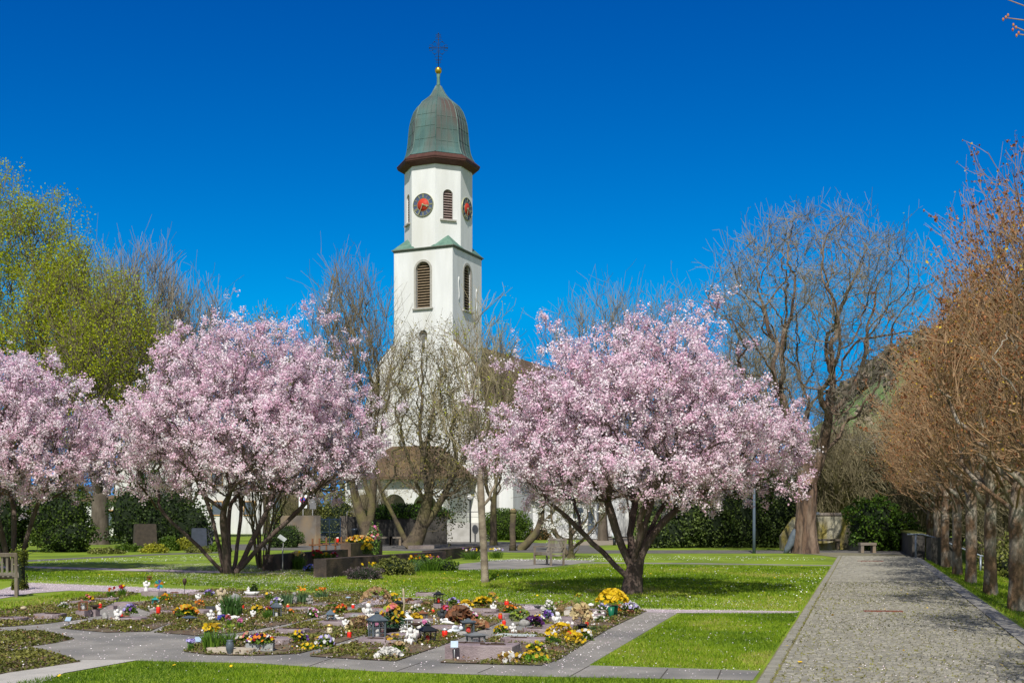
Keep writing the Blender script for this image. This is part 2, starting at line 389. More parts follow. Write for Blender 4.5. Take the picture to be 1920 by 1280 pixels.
def hz(X, Y):
    s = X-.299*Y; b = -.36*smooth((s-2.25)/1.0)-.5*smooth((s-3.6)/3)-.6*smooth((s-7)/8)
    return b*(1-smooth((Y-58)/10))*(Y > -5)
def ticks(a, lo, hi, fine, grow_):
    r = []; v = lo
    while v < hi: r.append(v); v += fine
    v = hi
    while v < a: r.append(v); v += fine; fine *= grow_
    r.append(a); return r
xs = sorted(set([-x for x in ticks(1500, 0, 12, 1.2, 1.3)]+ticks(1500, 0, 26, .45, 1.25))); ys = sorted(set([-y for y in ticks(300, 0, 1, 1, 1.5)]+ticks(1800, 0, 75, .8, 1.2)))
gx, gy = np.meshgrid(xs, ys); gz = hz(gx, gy)
V = np.stack([gx, gy, gz], -1).reshape(-1, 3); nx = len(xs); ii = np.arange((len(ys)-1)*nx).reshape(-1, nx)[:, :-1].ravel()
me = npmesh('ground', V, np.stack([ii, ii+1, ii+1+nx, ii+nx], 1), M_grass, smooth=True); tag(link('ground', me), kind='structure')
def bank(x, y): return float(hz(np.array(x), np.array(y)))
# hillside behind on the right
hx = np.linspace(-60, 620, 90); hy = np.linspace(125, 620, 60); X, Y = np.meshgrid(hx, hy)
ang = X/Y
H = smooth((ang-.10)/.33)*76*smooth((Y-125)/330)+2.2*np.sin(X*.03)*np.sin(Y*.021)*smooth((Y-150)/100)-.6
V = np.stack([X, Y, H], -1).reshape(-1, 3); n_ = len(hx); ii = np.arange((len(hy)-1)*n_).reshape(-1, n_)[:, :-1].ravel()
M_hill = mat('meadow_hill', (.12, .20, .05), .95, (.15, .24, .065), .02, col3=(.17, .18, .09), scale3=.012)
tag(link('hill', npmesh('hill', V, np.stack([ii, ii+1, ii+1+n_, ii+n_], 1), M_hill, smooth=True)), kind='structure')
def hillz(x, y):
    s_ = lambda t: max(0, min(1, t))**2*(3-2*max(0, min(1, t)))
    return s_((x/y-.10)/.33)*76*s_((y-125)/330)-.6
# paved field round the graves, with its borders
pave = GP([(-150, 1172), (150, 1136), (400, 1116), (640, 1112), (900, 1128), (1275, 1146), (1104, 1247), (1425, 1257), (1411, 1275), (1000, 1268), (700, 1258), (480, 1243), (235, 1238), (130, 1237), (-20, 1269), (-150, 1290)])
sheet('paving', pave, .004, M_pave)
sheet('concrete_path', GP([(-200, 1300), (-20, 1269), (130, 1238), (262, 1237), (120, 1262), (-40, 1330)]), .008, M_conc)
sheet('petal_path', GP([(-60, 1112), (0, 1106), (47, 1092), (200, 1098), (400, 1107), (640, 1120), (900, 1133), (1150, 1141), (1500, 1146), (1487, 1150), (1275, 1149), (1100, 1146), (860, 1141), (600, 1128), (345, 1113), (130, 1107), (60, 1112), (0, 1122), (-60, 1127)]), .007, M_petal_path)
sheet('garden_path', GP([(-100, 1060), (60, 1052), (300, 1040), (420, 1036), (420, 1034), (300, 1037.5), (60, 1049), (-100, 1057)]), .004, M_asph)
sheet('garden_path', GP([(-100, 1066), (50, 1064), (250, 1070), (640, 1080), (640, 1077), (250, 1066), (50, 1061), (-100, 1062)]), .006, M_petal_path)
sheet('seat_area', GP([(820, 1066), (870, 1056), (960, 1048), (1120, 1050), (1080, 1057), (1000, 1066), (900, 1069)]), .006, M_pave)
sheet('lawn_path', GP([(1040, 1053), (1300, 1055), (1565, 1059), (1562, 1060.5), (1300, 1057), (1040, 1055)]), .005, M_pave)
sheet('road', GP([(380, 1031), (640, 1031), (800, 1033), (1100, 1037), (1480, 1037), (1600, 1043), (1720, 1043), (1700, 1030), (1480, 1031), (1120, 1031), (1100, 1020), (900, 1014), (500, 1019), (380, 1021)]), .006, M_asph)
sheet('drive', GP([(1060, 1022), (1130, 1022), (1330, 1014), (1600, 1004), (1600, 999), (1330, 1002), (1150, 1004)]), .010, mat('drive_gravel', (.24, .20, .15), .95, (.3, .26, .2), 2))
sheet('forecourt', GP([(500, 1014), (900, 1010), (1120, 1012), (1200, 1003), (1100, 999), (500, 999)]), .009, M_asph)
# paving joints
mb = MB()
for (x0, y0, x1, y1) in [(573, 1251, 625, 1233), (740, 1259, 790, 1242), (895, 1262, 925, 1250), (1065, 1270, 1105, 1248), (1238, 1272, 1252, 1254), (1345, 1273, 1352, 1256)]:
    a_, b_ = P(x0, y0), P(x1, y1); d = (b_-a_).normalized(); q = Vector((-d.y, d.x, 0))*.006
    mb.add([(a_-q).to_tuple()[:2]+(.0065,), (b_-q).to_tuple()[:2]+(.0065,), (b_+q).to_tuple()[:2]+(.0065,), (a_+q).to_tuple()[:2]+(.0065,)], [(0, 1, 2, 3)])
tag(mb.build('paving_joints', mat('joint', (.07, .06, .05), .95)), kind='structure')
# cobbled path --------------------------------------------------------------
def PF(s, y): return (s+.299*y, y)                      # path frame: s metres across, y ahead
tag(sheet('path_bed', [PF(-1.07, 6), PF(2.12, 6), PF(2.12, 49.5), PF(-1.07, 49.5)], .006, mat('path_moss', (.22, .215, .06), .95, (.15, .13, .07), 3, bump=.6, bscale=80, col3=(.24, .21, .13), scale3=1.2)), kind='structure')
sheet('path_end', GP([(1570, 1045), (1715, 1046), (1700, 1040), (1580, 1036), (1500, 1036)]), .011, mat('path_far', (.15, .14, .08), .95, (.22, .2, .14), 2))
cv = []; cr_ = []
th = -GRID; ca, sa = math.cos(th), math.sin(th)
W0, W1 = -1.07*ca, 2.05*ca
def cob(cx_, cy_, w_, d_, h, rv):
    bx, by = w_/2, d_/2; j = rg0.normal(size=(4, 2))*.004; k = .72
    b_ = [(-bx, -by), (bx, -by), (bx, by), (-bx, by)]
    for kk, zz in ((1, .0), (k, h)):
        for i, (u_, v_) in enumerate(b_): cv.append((cx_+(u_+j[i, 0])*kk, cy_+(v_+j[i, 1])*kk, zz+(rg0.normal()*.0015 if kk < 1 else 0)))
    cr_.append(rv)
y_ = 9.0
while y_ < 52.5:
    d_ = rg0.uniform(.07, .095)*(1 if y_ < 34 else 1.6); x_ = W0+.16
    while x_ < W1-.05:
        w_ = rg0.uniform(.065, .105)*(1 if y_ < 34 else 1.7)
        if rg0.uniform() > .05: cob(x_+w_/2, y_+d_/2+rg0.normal()*.012+.02*math.sin(x_*2.2), w_*.90, d_*.88, .016+rg0.normal()*.004, rg0.uniform())
        x_ += w_
    cob(W0+.075, y_+d_/2, .13, d_*.96, .016, rg0.uniform(.2, .8))
    y_ += d_
cv = np.array(cv); cvx = cv[:, 0]*ca+cv[:, 1]*sa; cvy = -cv[:, 0]*sa+cv[:, 1]*ca
V = np.stack([cvx, cvy, cv[:, 2]+.003], 1); n = len(cr_); o8 = np.arange(n)[:, None]*8
Fc = np.concatenate([o8+np.array([[4, 5, 6, 7]])]+[o8+np.array([[i, (i+1) % 4, 4+(i+1) % 4, 4+i]]) for i in range(4)])
M_cob = mat('cobble', (.18, .17, .138), .9, (.285, .27, .222), attr=True, bump=.3, bscale=120, spec=.4)
tag(link('cobbled_path', npmesh('cobbled_path', V, Fc, M_cob, rnd=np.tile(cr_, 5))), kind='structure')
# edging slabs on the right of the path
mb = MB(); y_ = 8
while y_ < 49:
    L_ = .98; c = Vector((*PF(2.17, y_+.5), -.03)); c.z = -.045; mb.box(c, (.18, L_, .14), GRID); c2 = Vector((*PF(2.33, y_+.5), -.06)); mb.box(c2, (.1, L_, .13), GRID); y_ += 1.0/math.cos(GRID)*.96
tag(mb.build('path_edging', mat('edging_stone', (.21, .20, .18), .9, (.30, .29, .26), 5, bump=.5, bscale=50)), kind='structure')
mb = MB(); p = P(1656, 1148); mb.box((p.x, p.y, .018), (.63, .07, .03), GRID*.2+0)
p2 = P(1632, 1052.5); drain_m = mat('rusty_drain', (.22, .075, .045), .8, (.14, .05, .035), 30, bump=.4)
def drain(p, L_, label):
    t = thing('drain_channel', label, 'drain', (p.x, p.y, .006), GRID*.25, 'drain channels across the cobbled path')
    m_ = MB(); m_.box((0, -.033, .018), (L_, .008, .03)); m_.box((0, .033, .018), (L_, .008, .03)); m_.build('frame', drain_m, t)
    m_ = MB(); k = int(L_/.03)
    for i in range(k): m_.box((-L_/2+(i+.5)*L_/k, 0, .02), (L_/k*.6, .056, .02))
    m_.build('grating', drain_m, t)
drain(p, .66, 'rusty red drain grating set across the near half of the cobbled path')
drain(p2, .95, 'thin rusty drain grating across the far end of the cobbled path')
# ================================================================ church
CH = thing('church', 'white church with clock tower and green onion dome behind the cherry trees', 'church', (-5.86, 93.4, 0), R_(-24))
M_wall = mat('white_render', (.73, .74, .735), .9, (.66, .67, .665), .9, bump=.35, bscale=9, detail=9, col3=(.62, .62, .585), scale3=.25, stretch=(2.2, 2.2, .35))
M_wall2 = mat('white_brickwork', (.80, .79, .77), .9, (.71, .70, .68), 1.2, bump=.8, bscale=6)
M_cop = mat('copper_patina', (.050, .112, .108), .6, (.095, .185, .17), 1.1, bump=.15, col3=(.08, .058, .05), scale3=.55, stretch=(1, 1, .3), spec=.4)
M_copg = mat('copper_green', (.085, .17, .13), .65, (.14, .25, .19), 3)
M_eave = mat('brown_eave', (.07, .028, .022), .6, (.09, .04, .03), 3)
M_tile = mat('roof_tile', (.12, .075, .045), .85, (.075, .05, .035), 3, bump=1, bscale=14, col3=(.15, .10, .05), scale3=.5)
M_dark = mat('dark_inside', (.015, .013, .012), .9)
M_slat = mat('louvre_slat', (.34, .26, .24), .8, (.26, .19, .17), 6)
M_slat2 = mat('old_louvre', (.17, .125, .08), .85, (.26, .20, .13), 5)
M_stone = mat('window_stone', (.42, .40, .36), .9, (.34, .33, .29), 5)
hw = 2.575
def arch(w_, z0, z1, n=10):
    r = w_/2; return [(-r, z0), (r, z0)]+[(r*math.cos(math.pi*i/n), z1-r+r*math.sin(math.pi*i/n)) for i in range(n+1)]
def face_M(azdeg, dist): return Matrix.Rotation(R_(azdeg), 4, 'Z') @ Matrix.Translation((0, -dist, 0)) @ XZ
def recess(w_, z0, z1, az, dist, depth=.3):
    m_ = MB(); m_.prism(arch(w_, z0, z1), -depth, .3, face_M(az, dist)); return m_.build('cutter', M_wall, CH)
shaft = MB().box((0, 0, 11.2), (2*hw, 2*hw, 22.4)).build('tower_shaft', M_wall, CH)
bpy.context.view_layer.update()
cut(shaft, [recess(1.25, 17.9, 21.5, 0, hw, .35), recess(1.25, 17.9, 21.5, 90, hw, .35), recess(.75, 14.7, 16.2, 0, hw, .3)])
def louvre(w_, z0, z1, az, dist, depth, n, m_, parent, surround=None, sill=None):
    f = MB(); f.prism(arch(w_-.02, z0+.01, z1-.01), -depth-.02+.06, -depth+.06, face_M(az, dist)); back = f.build('louvre_window', M_dark, parent)
    s_ = MB()
    for i in range(n):
        z = z0+(i+.5)*(z1-z0)/n; r = w_/2; ww = w_-.06
        if z > z1-r: ww = 2*math.sqrt(max(.01, r*r-(z-z1+r)**2))-.06
        if ww > .15: s_.box((0, 0, 0), (ww, .16, .05), M=Matrix.Rotation(R_(az), 4, 'Z') @ Matrix.Translation((0, -dist+depth*.55, z)) @ Matrix.Rotation(R_(40), 4, 'X'))
    s_.build('slats', m_, back)
    if surround:
        o_ = arch(w_+.34, z0, z1+.17); i_ = arch(w_, z0, z1); o_ = o_[1:]+o_[:1]; i_ = i_[1:]+i_[:1]; k = len(o_); g = MB()
        vs = [(x, z, .03) for x, z in o_]+[(x, z, .03) for x, z in i_]+[(x, z, -.02) for x, z in o_]+[(x, z, -.1) for x, z in i_]
        fs = []
        for q in range(k-1): fs += [(q, q+1, k+q+1, k+q), (2*k+q, 2*k+q+1, q+1, q), (k+q, k+q+1, 3*k+q+1, 3*k+q)]
        g.add(vs, fs, False, face_M(az, dist))
        g.build('surround', M_stone, back)
    if sill:
        q = MB(); q.box((0, 0, 0), (w_+.5, .26, .12), M=Matrix.Rotation(R_(az), 4, 'Z') @ Matrix.Translation((0, -dist-.03, z0-.06))); q.build('sill', sill, back)
louvre(1.25, 17.9, 21.5, 0, hw, .35, 17, M_slat2, CH, True, M_stone)
louvre(1.25, 17.9, 21.5, 90, hw, .35, 17, M_slat2, CH, True, M_stone)
f = MB(); f.prism(arch(.73, 14.71, 16.19), -.28, -.25, face_M(0, hw)); nb = f.build('niche', mat('niche_grey', (.2, .2, .19), .9), CH)
f = MB(); f.lathe([(.16, 14.72), (.2, 15.0), (.15, 15.45), (.06, 15.55), (.1, 15.7), (.02, 15.82)], 8, (0, -hw+.12, 0)); f.build('statue', mat('statue_stone', (.12, .12, .11), .9), nb)
# S-shaped wall ties
for az, x, z in ((90, -1.55, 19.4), (90, 1.6, 19.0), (0, -1.9, 14.2), (0, 1.95, 12.9)):
    M_ = face_M(az, hw); q = MB(); pts = [M_ @ Vector((x+.06*math.sin(i*1.05), z-.9+i*.3, .03)) for i in range(7)]; q.tube(pts, .035, 5); q.build('wall_tie', M_dark if az == 0 else M_wall, CH)
# cornice of the shaft and copper broaches
q = MB(); q.box((0, 0, 22.545), (2*hw+.30, 2*hw+.30, .07)); q.box((0, 0, 22.455), (2*hw+.12, 2*hw+.12, .11)); q.build('cornice', mat('cornice_lead', (.17, .18, .15), .7, (.12, .15, .12), 3), CH)
ap = 2.5; Ro = ap/math.cos(math.pi/8)
octv = [(Ro*math.cos(math.pi/8+i*math.pi/4), Ro*math.sin(math.pi/8+i*math.pi/4)) for i in range(8)]
for sx_, sy_ in ((1, 1), (1, -1), (-1, 1), (-1, -1)):
    g = MB(); e_ = hw+.10; t_ = Ro*math.sin(math.pi/8)+.55
    g.add([(sx_*e_, sy_*e_, 22.585), (sx_*e_, sy_*(t_-.9), 22.585), (sx_*(t_-.9), sy_*e_, 22.585), (sx_*ap*.72, sy_*ap*.72, 23.55), (sx_*ap*.5, sy_*ap*.5, 22.585)], [(0, 1, 3), (1, 4, 3), (4, 2, 3), (2, 0, 3), (0, 2, 4, 1)])
    g.build('broach', M_copg, CH)
bel = MB().prism(octv, 22.55, 29.35).build('belfry', M_wall, CH)
bpy.context.view_layer.update()
cuts = []
for az in (45, -45, 135, -135):
    cuts.append(recess(.8, 24.75, 27.1, az, ap, .3))
cut(bel, cuts)
for az in (45, -45): louvre(.8, 24.75, 27.1, az, ap, .3, 12, M_slat, CH, None, M_stone)
# clocks
M_navy = mat('clock_navy', (.05, .075, .15), .6, (.075, .10, .17), 8); M_red = mat('clock_red', (.55, .045, .02), .6, (.45, .04, .02), 6); M_gold = mat('clock_gold', (.36, .35, .19), .5, (.30, .31, .19), 9, metal=.35)
ROM = ['XII', 'I', 'II', 'III', 'IIII', 'V', 'VI', 'VII', 'VIII', 'IX', 'X', 'XI']
for az, lab in ((0, 'front clock dial facing the cherry trees'), (90, 'side clock dial on the shaded tower face')):
    M_ = face_M(az, ap); R = .88
    cl = MB(); cl.lathe([(R, 0), (R, .06), (R-.03, .06)], 40, (0, 25.9, 0) if False else (0, 0, 0), M=M_ @ Matrix.Translation((0, 25.9, 0)), smooth=False); dial = cl.build('clock', M_navy, CH); dial['label'] = lab
    T0 = M_ @ Matrix.Translation((0, 25.9, 0))
    rgm = MB(); prof = [(R-.025, .062), (R-.025, .09), (R+.02, .09), (R+.02, .0)]; rgm.lathe(prof, 40, M=T0, cap=False); rgm.lathe([(.50, .0605), (.50, .078), (.525, .078), (.525, .0605)], 36, M=T0, cap=False); rgm.build('rim', M_gold, dial)
    rm = MB(); rm.lathe([(.50, .061), (.50, .07), (.0001, .072)], 36, M=T0); rm.build('centre', M_red, dial)
    nm = MB()
    for i, s_ in enumerate(ROM):
        A = Matrix.Rotation(-R_(30*i), 4, 'Z') @ Matrix.Translation((0, .69, .075)); wds = {'I': .032, 'V': .06, 'X': .06}; tot = sum(wds[c] for c in s_)+.008*(len(s_)-1); x = -tot/2
        for c in s_:
            w_ = wds[c]; cx_ = x+w_/2
            if c == 'I': nm.box((0, 0, 0), (.028, .24, .02), M=T0 @ A @ Matrix.Translation((cx_, 0, 0)))
            elif c == 'V':
                for sg in (1, -1): nm.box((0, 0, 0), (.024, .24, .02), M=T0 @ A @ Matrix.Translation((cx_+sg*.014, 0, sg*.002)) @ Matrix.Rotation(-sg*.11, 4, 'Z'))
            else:
                for sg in (1, -1): nm.box((0, 0, 0), (.024, .25, .02), M=T0 @ A @ Matrix.Translation((cx_, 0, sg*.002)) @ Matrix.Rotation(sg*.2, 4, 'Z'))
            x += w_+.008
    nm.build('numerals', M_gold, dial)
    for nm_, ang_, L_, z_, wd in (('hour_hand', 30*3+17, .52, .13, .075), ('minute_hand', 6*34, .80, .16, .055)):
        h_ = MB(); A = T0 @ Matrix.Rotation(-R_(ang_), 4, 'Z'); h_.box((0, 0, 0), (wd, L_+.12, .02), taper=1, M=A @ Matrix.Translation((0, L_/2-.06, z_)))
        if nm_[0] == 'h': h_.box((0, 0, 0), (.17, .17, .022), M=A @ Matrix.Translation((0, L_*.72, z_)) @ Matrix.Rotation(R_(45), 4, 'Z'))
        h_.lathe([(.08, z_-.09), (.08, z_+.012), (.0001, z_+.02)], 10, M=T0); h_.build(nm_, M_gold, dial)
# eaves and dome (8-sided)
def octl(name, prof, m_, parent=CH, sm=False):
    g = MB(); g.lathe([(r/math.cos(math.pi/8), z) for r, z in prof], 8, rot=math.pi/8, smooth=sm); return g.build(name, m_, parent)
octl('eaves', [(2.5, 29.12), (2.56, 29.0), (2.98, 29.24), (3.0, 29.30), (3.04, 29.32), (3.05, 29.43), (3.08, 29.44), (3.08, 29.52), (2.7, 29.86), (2.3, 30.0)], M_eave)
dp = [(2.62, 29.92), (2.5, 30.1), (2.36, 30.5), (2.27, 31.0), (2.21, 31.6), (2.17, 32.2), (2.10, 32.8), (1.97, 33.35), (1.80, 33.85), (1.52, 34.3), (1.12, 34.65), (.78, 34.95), (.52, 35.3), (.34, 35.65), (.2, 35.95)]
octl('dome', dp, M_cop)
sm_ = MB()                                               # standing seams and ribs
for k in range(8):
    for j, fr in enumerate((0, .25, .5, .75)):
        A0 = math.pi/8+k*math.pi/4; pts = []
        for r, z in dp:
            Rc = r/math.cos(math.pi/8); p0 = Vector((Rc*math.cos(A0), Rc*math.sin(A0), z)); p1 = Vector((Rc*math.cos(A0+math.pi/4), Rc*math.sin(A0+math.pi/4), z)); pp = p0.lerp(p1, fr); pts.append(pp*1.004 if False else Vector((pp.x*1.004, pp.y*1.004, pp.z)))
        sm_.tube(pts, .045 if j == 0 else .022, 4, False)
for z in (30.9, 31.9, 32.9):
    r = np.interp(z, [q[1] for q in dp], [q[0] for q in dp])/math.cos(math.pi/8)*1.003
    for k in range(8):
        a0 = math.pi/8+k*math.pi/4; zz = z+(.25 if k % 2 else 0); r = np.interp(zz, [q[1] for q in dp], [q[0] for q in dp])/math.cos(math.pi/8)*1.003
        sm_.tube([(r*math.cos(a0), r*math.sin(a0), zz), (r*math.cos(a0+math.pi/4), r*math.sin(a0+math.pi/4), zz)], .016, 4, False)
sm_.build('seams', mat('seam', (.06, .11, .10), .6, (.11, .18, .16), 2), CH)
g = MB(); g.lathe([(.2, 35.9), (.14, 36.1), (.12, 36.6), (.16, 36.85), (.1, 36.95)], 10); g.build('finial', M_copg, CH)
g = MB(); g.ell((0, 0, 37.2), .28, 18, 12); g.build('ball', mat('gilded_ball', (.75, .45, .06), .28, metal=.9), CH)
M_iron = mat('wrought_iron', (.012, .03, .06), .7)
g = MB(); X0 = Matrix.Rotation(R_(24), 4, 'Z')
def cr(pts, r=.022): g.tube([X0 @ Vector((x, 0, z)) for x, z in pts], r, 5)
cr([(0, 37.45), (0, 40.1)], .03); cr([(-.72, 39.0), (.72, 39.0)], .03)
for sx_ in (1, -1):
    for (cx_, cz_, r_) in ((.28, 39.28, .2), (.28, 38.72, .2), (.6, 39.13, .12), (.6, 38.87, .12), (.12, 39.75, .12), (.14, 38.2, .15), (.1, 37.9, .1), (.12, 40.0, .08)):
        cr([(sx_*(cx_+r_*math.cos(t)), cz_+r_*math.sin(t)) for t in np.linspace(.3, 6.0, 9)], .018)
    for (x_, z_) in ((.72, 39.0), (.3, 39.5), (.3, 38.5)): g.ell(X0 @ Vector((sx_*x_, 0, z_)), .05, 6, 4)
g.ell(X0 @ Vector((0, 0, 40.15)), .06, 6, 4); g.build('cross', M_iron, CH)
# curved gable front, nave and roofs
gab = [(6.3, 0), (6.2, 5.0), (6.0, 7.2), (5.6, 9.0), (5.2, 10.6), (4.9, 12.0), (4.4, 13.2), (3.7, 14.2), (2.9, 15.0), (2.3, 15.4)]
poly = [(x, z) for x, z in gab]+[(-x, z) for x, z in gab[::-1]]
g = MB(); g.prism(poly, 0, .55, Matrix.Translation((0, -hw+.6, 0)) @ XZ); g.build('gable_wall', M_wall2, CH)
cp = MB()
for sx_ in (1, -1): cp.tube([(sx_*x, -hw+.33, z+.04) for x, z in gab[1:]], .13, 5, False)
cp.build('coping', M_tile, CH)
rf = [(0, 16.3), (2.5, 13.9), (4.4, 11.2), (6.2, 8.2), (7.9, 5.8)]
g = MB(); half = rf; pl = [(x, z) for x, z in half]+[(x, z-.25) for x, z in half[::-1]]
g.prism(pl, -30, -.56, Matrix.Translation((0, -hw, 0)) @ XZ); g.prism([(-x, z) for x, z in pl[::-1]], -30, -.56, Matrix.Translation((0, -hw, 0)) @ XZ); g.build('nave_roof', M_tile, CH)
g = MB(); g.box((0, 12.5, 3.0), (14.8, 29.0, 5.9)); g.build('nave_wall', M_wall, CH)
# porch with arches
pw = MB(); pw.box((0, -6.9, 2.35), (8.2, .35, 4.7)); po = pw.build('porch_wall', M_wall, CH)
bpy.context.view_layer.update(); cs = []
for x in (-2.6, 0, 2.6):
    m_ = MB(); m_.prism([(a_+x, b_) for a_, b_ in arch(2.0, -.2, 3.4)], -1, 1, Matrix.Translation((0, -6.9, 0)) @ XZ); cs.append(m_.build('cutter', M_wall, CH))
cut(po, cs)
g = MB(); g.box((-3.95, -4.75, 2.35), (.3, 3.9, 4.7)); g.build('porch_side', M_wall, CH); g = MB(); g.box((3.95, -4.75, 2.35), (.3, 3.9, 4.7)); g.build('porch_side', M_wall, CH)
g = MB(); g.add([(-4.7, -7.6, 4.6), (4.7, -7.6, 4.6), (4.7, -2.4, 4.6), (-4.7, -2.4, 4.6), (-1.6, -4.6, 7.1), (1.6, -4.6, 7.1), (1.6, -2.4, 7.1), (-1.6, -2.4, 7.1)],
                [(0, 3, 2, 1), (0, 1, 5, 4), (1, 2, 6, 5), (3, 0, 4, 7), (4, 5, 6, 7), (2, 3, 7, 6)]); g.box((0, -7.62, 4.57), (9.5, .12, .2)); g.build('porch_roof', M_tile, CH)
g = MB(); g.box((0, -2.63, 1.5), (1.7, .08, 2.9)); g.build('door', mat('church_door', (.12, .08, .06), .7), CH)
# flat-roofed annex right of the church
AX = thing('annex', 'low white flat-roofed annex with brown fascia right of the church tower', 'building', at(1010, 1005, 92).to_tuple()[:2]+(0,), R_(-8))
sx_ = 92/F
g = MB(); g.box((0, 3, 1.5), (9.2, 6, 3.0)); g.build('wall', M_wall, AX)
g = MB(); g.box((-2.6, 2.9, 3.16), (5.6, 6.8, .36)); g.box((2.5, 3.0, 3.1), (4.5, 6.5, .24)); g.build('fascia', mat('brown_fascia', (.10, .05, .045), .6), AX)
g = MB(); g.box((.5, 8, 3.2), (13, 3.6, 6.2)); g.build('rear_wall', mat('white_render', None), AX)
for x, w_ in ((3.1, .9), (4.1, .5)):
    g = MB(); g.box((x, -.015, 1.5), (w_, .06, 1.9)); wd_ = g.build('window', mat('blue_grey_glass', (.11, .14, .18), .2, spec=.6), AX)
    f_ = MB()
    for s2 in (-1, 1): f_.box((x+s2*w_/2, -.04, 1.5), (.07, .08, 2.0)); f_.box((x, -.04, 1.5+s2*.97), (w_, .075, .07))
    f_.build('frame', mat('white_paint', (.8, .8, .8), .5), wd_)
# terrace wall with arch, left half: white parapet
LW = [('white_house', 'big white house with grey window left of the church behind dark bushes', (365, 118), 15.5, 7.4, 0), ('garage', 'low white garage with brown roof edge behind the forked tree trunk at left', (175, 104), 6.6, 3.1, 1)]
for nm, lab, (px, Yd), W_, H_, kind in LW:
    t = thing(nm, lab, 'house' if kind == 0 else 'garage', ((px-960)/F*Yd, Yd, 0), R_(6))
    g = MB(); g.box((0, 4, H_/2), (W_, 8, H_)); g.build('wall', M_wall, t)
    g = MB()
    if kind == 0: g.prism([(-W_/2-.4, H_), (W_/2+.4, H_), (0, H_+3.2)], -8.4, .4, XZ)
    else: g.box((0, 3.9, H_+.25), (W_+.6, 8.6, .5))
    g.build('roof', M_tile if kind == 0 else mat('brown_roof_edge', (.17, .12, .085), .8), t)
    for x in ((-4.6, -1.2, 2.2, 5.4) if kind == 0 else (1.2,)):
        for z in ((5.6, 2.6) if kind == 0 else (1.6,)):
            g = MB(); g.box((x, -.02, z), (1.0, .06, 1.3)); wd_ = g.build('window', mat('blue_grey_glass', None), t)
            f_ = MB()
            for s2 in (-1, 1): f_.box((x+s2*.54, -.05, z), (.09, .1, 1.48)); f_.box((x, -.045, z+s2*.69), (1.0, .09, .09))
            f_.build('frame', mat('ochre_frame', (.55, .32, .12), .7), wd_)
# churchyard walls, gate -------------------------------------------------------
M_cw = mat('weathered_concrete', (.22, .19, .155), .95, (.13, .11, .095), 1.6, bump=.6, bscale=18, col3=(.31, .23, .14), scale3=.8)
M_cwd = mat('dark_wall', (.075, .068, .06), .95, (.05, .047, .042), 2, bump=.6, bscale=20)
def seg_wall(name, label, p0, p1, h, th_, m_, z0=-.1, cap=None, cat='wall'):
    d = p1-p0; L_ = math.hypot(d.x, d.y); c = (p0+p1)/2; rz = math.atan2(d.y, d.x)
    g = MB(); g.box((0, 0, (h+z0)/2), (L_, th_, h-z0)); o = g.build(name, m_, None, (c.x, c.y, 0), rz); tag(o, label, cat)
    if cap: q = MB(); q.box((0, 0, h+.04), (L_+.06, th_+.1, .08)); q.build('coping', cap, o)
    return o
seg_wall('churchyard_wall', 'short stained grey concrete wall with two signs above it left of the iron gate', P(530, 1021), P(597, 1023), 1.78, .3, M_cw)
seg_wall('churchyard_wall', 'long dark churchyard wall between iron gate and white pillar, ivy on top', P(652, 1020), P(838, 1020), 1.72, .35, M_cwd)
seg_wall('gate_pillar', 'rough grey gate pillar right of the iron gate', P(638, 1021), P(652, 1021), 1.76, .4, M_cw, cat='pillar')
gp = P(618, 1022); gt = thing('iron_gate', 'dark wrought iron double gate between two concrete walls', 'gate', (gp.x, gp.y, 0))
g = MB()
for i in range(19): g.tube([(-.62+i*.069, 0, .1), (-.62+i*.069, 0, 1.62+.08*math.sin(i))], .011, 5)
g.build('bars', M_iron, gt); g = MB()
for z in (.14, .8, 1.55): g.box((0, 0, z), (1.3, .03, .05))
for x in (-.65, 0, .65): g.box((x, 0, .85), (.05, .05, 1.65))
g.build('frame', M_iron, gt)
seg_wall('terrace_wall', 'pale terrace parapet with thin railing in front of the church porch', at(650, 0, 80).xy.to_3d(), at(905, 0, 80).xy.to_3d(), 1.3, .3, mat('pale_concrete', (.5, .49, .46), .9, (.38, .37, .34), 2))
rl = thing('terrace_railing', 'thin grey steel railing on the pale terrace wall before the church', 'railing', (at(777, 0, 80).x, 80, 1.3))
g = MB(); g.tube([(-4.6, 0, .75), (4.6, 0, .75)], .03, 5); g.tube([(-4.6, 0, .4), (4.6, 0, .4)], .015, 4); g.build('rail', mat('grey_steel', (.25, .25, .25), .5), rl); g = MB()
for i in range(10): g.tube([(-4.6+i*1.02, 0, -.02), (-4.6+i*1.02, 0, .75)], .02, 5)
g.build('posts', mat('grey_steel', None), rl)
pc = P(822, 1018); g = MB(); g.lathe([(.17, -.1), (.17, 2.2), (.2, 2.25), (.2, 2.35)], 10); tag(g.build('white_pillar', mat('pale_concrete', None), None, (pc.x, pc.y, 0)), 'slim pale concrete pillar at the right end of the dark churchyard wall', 'pillar')
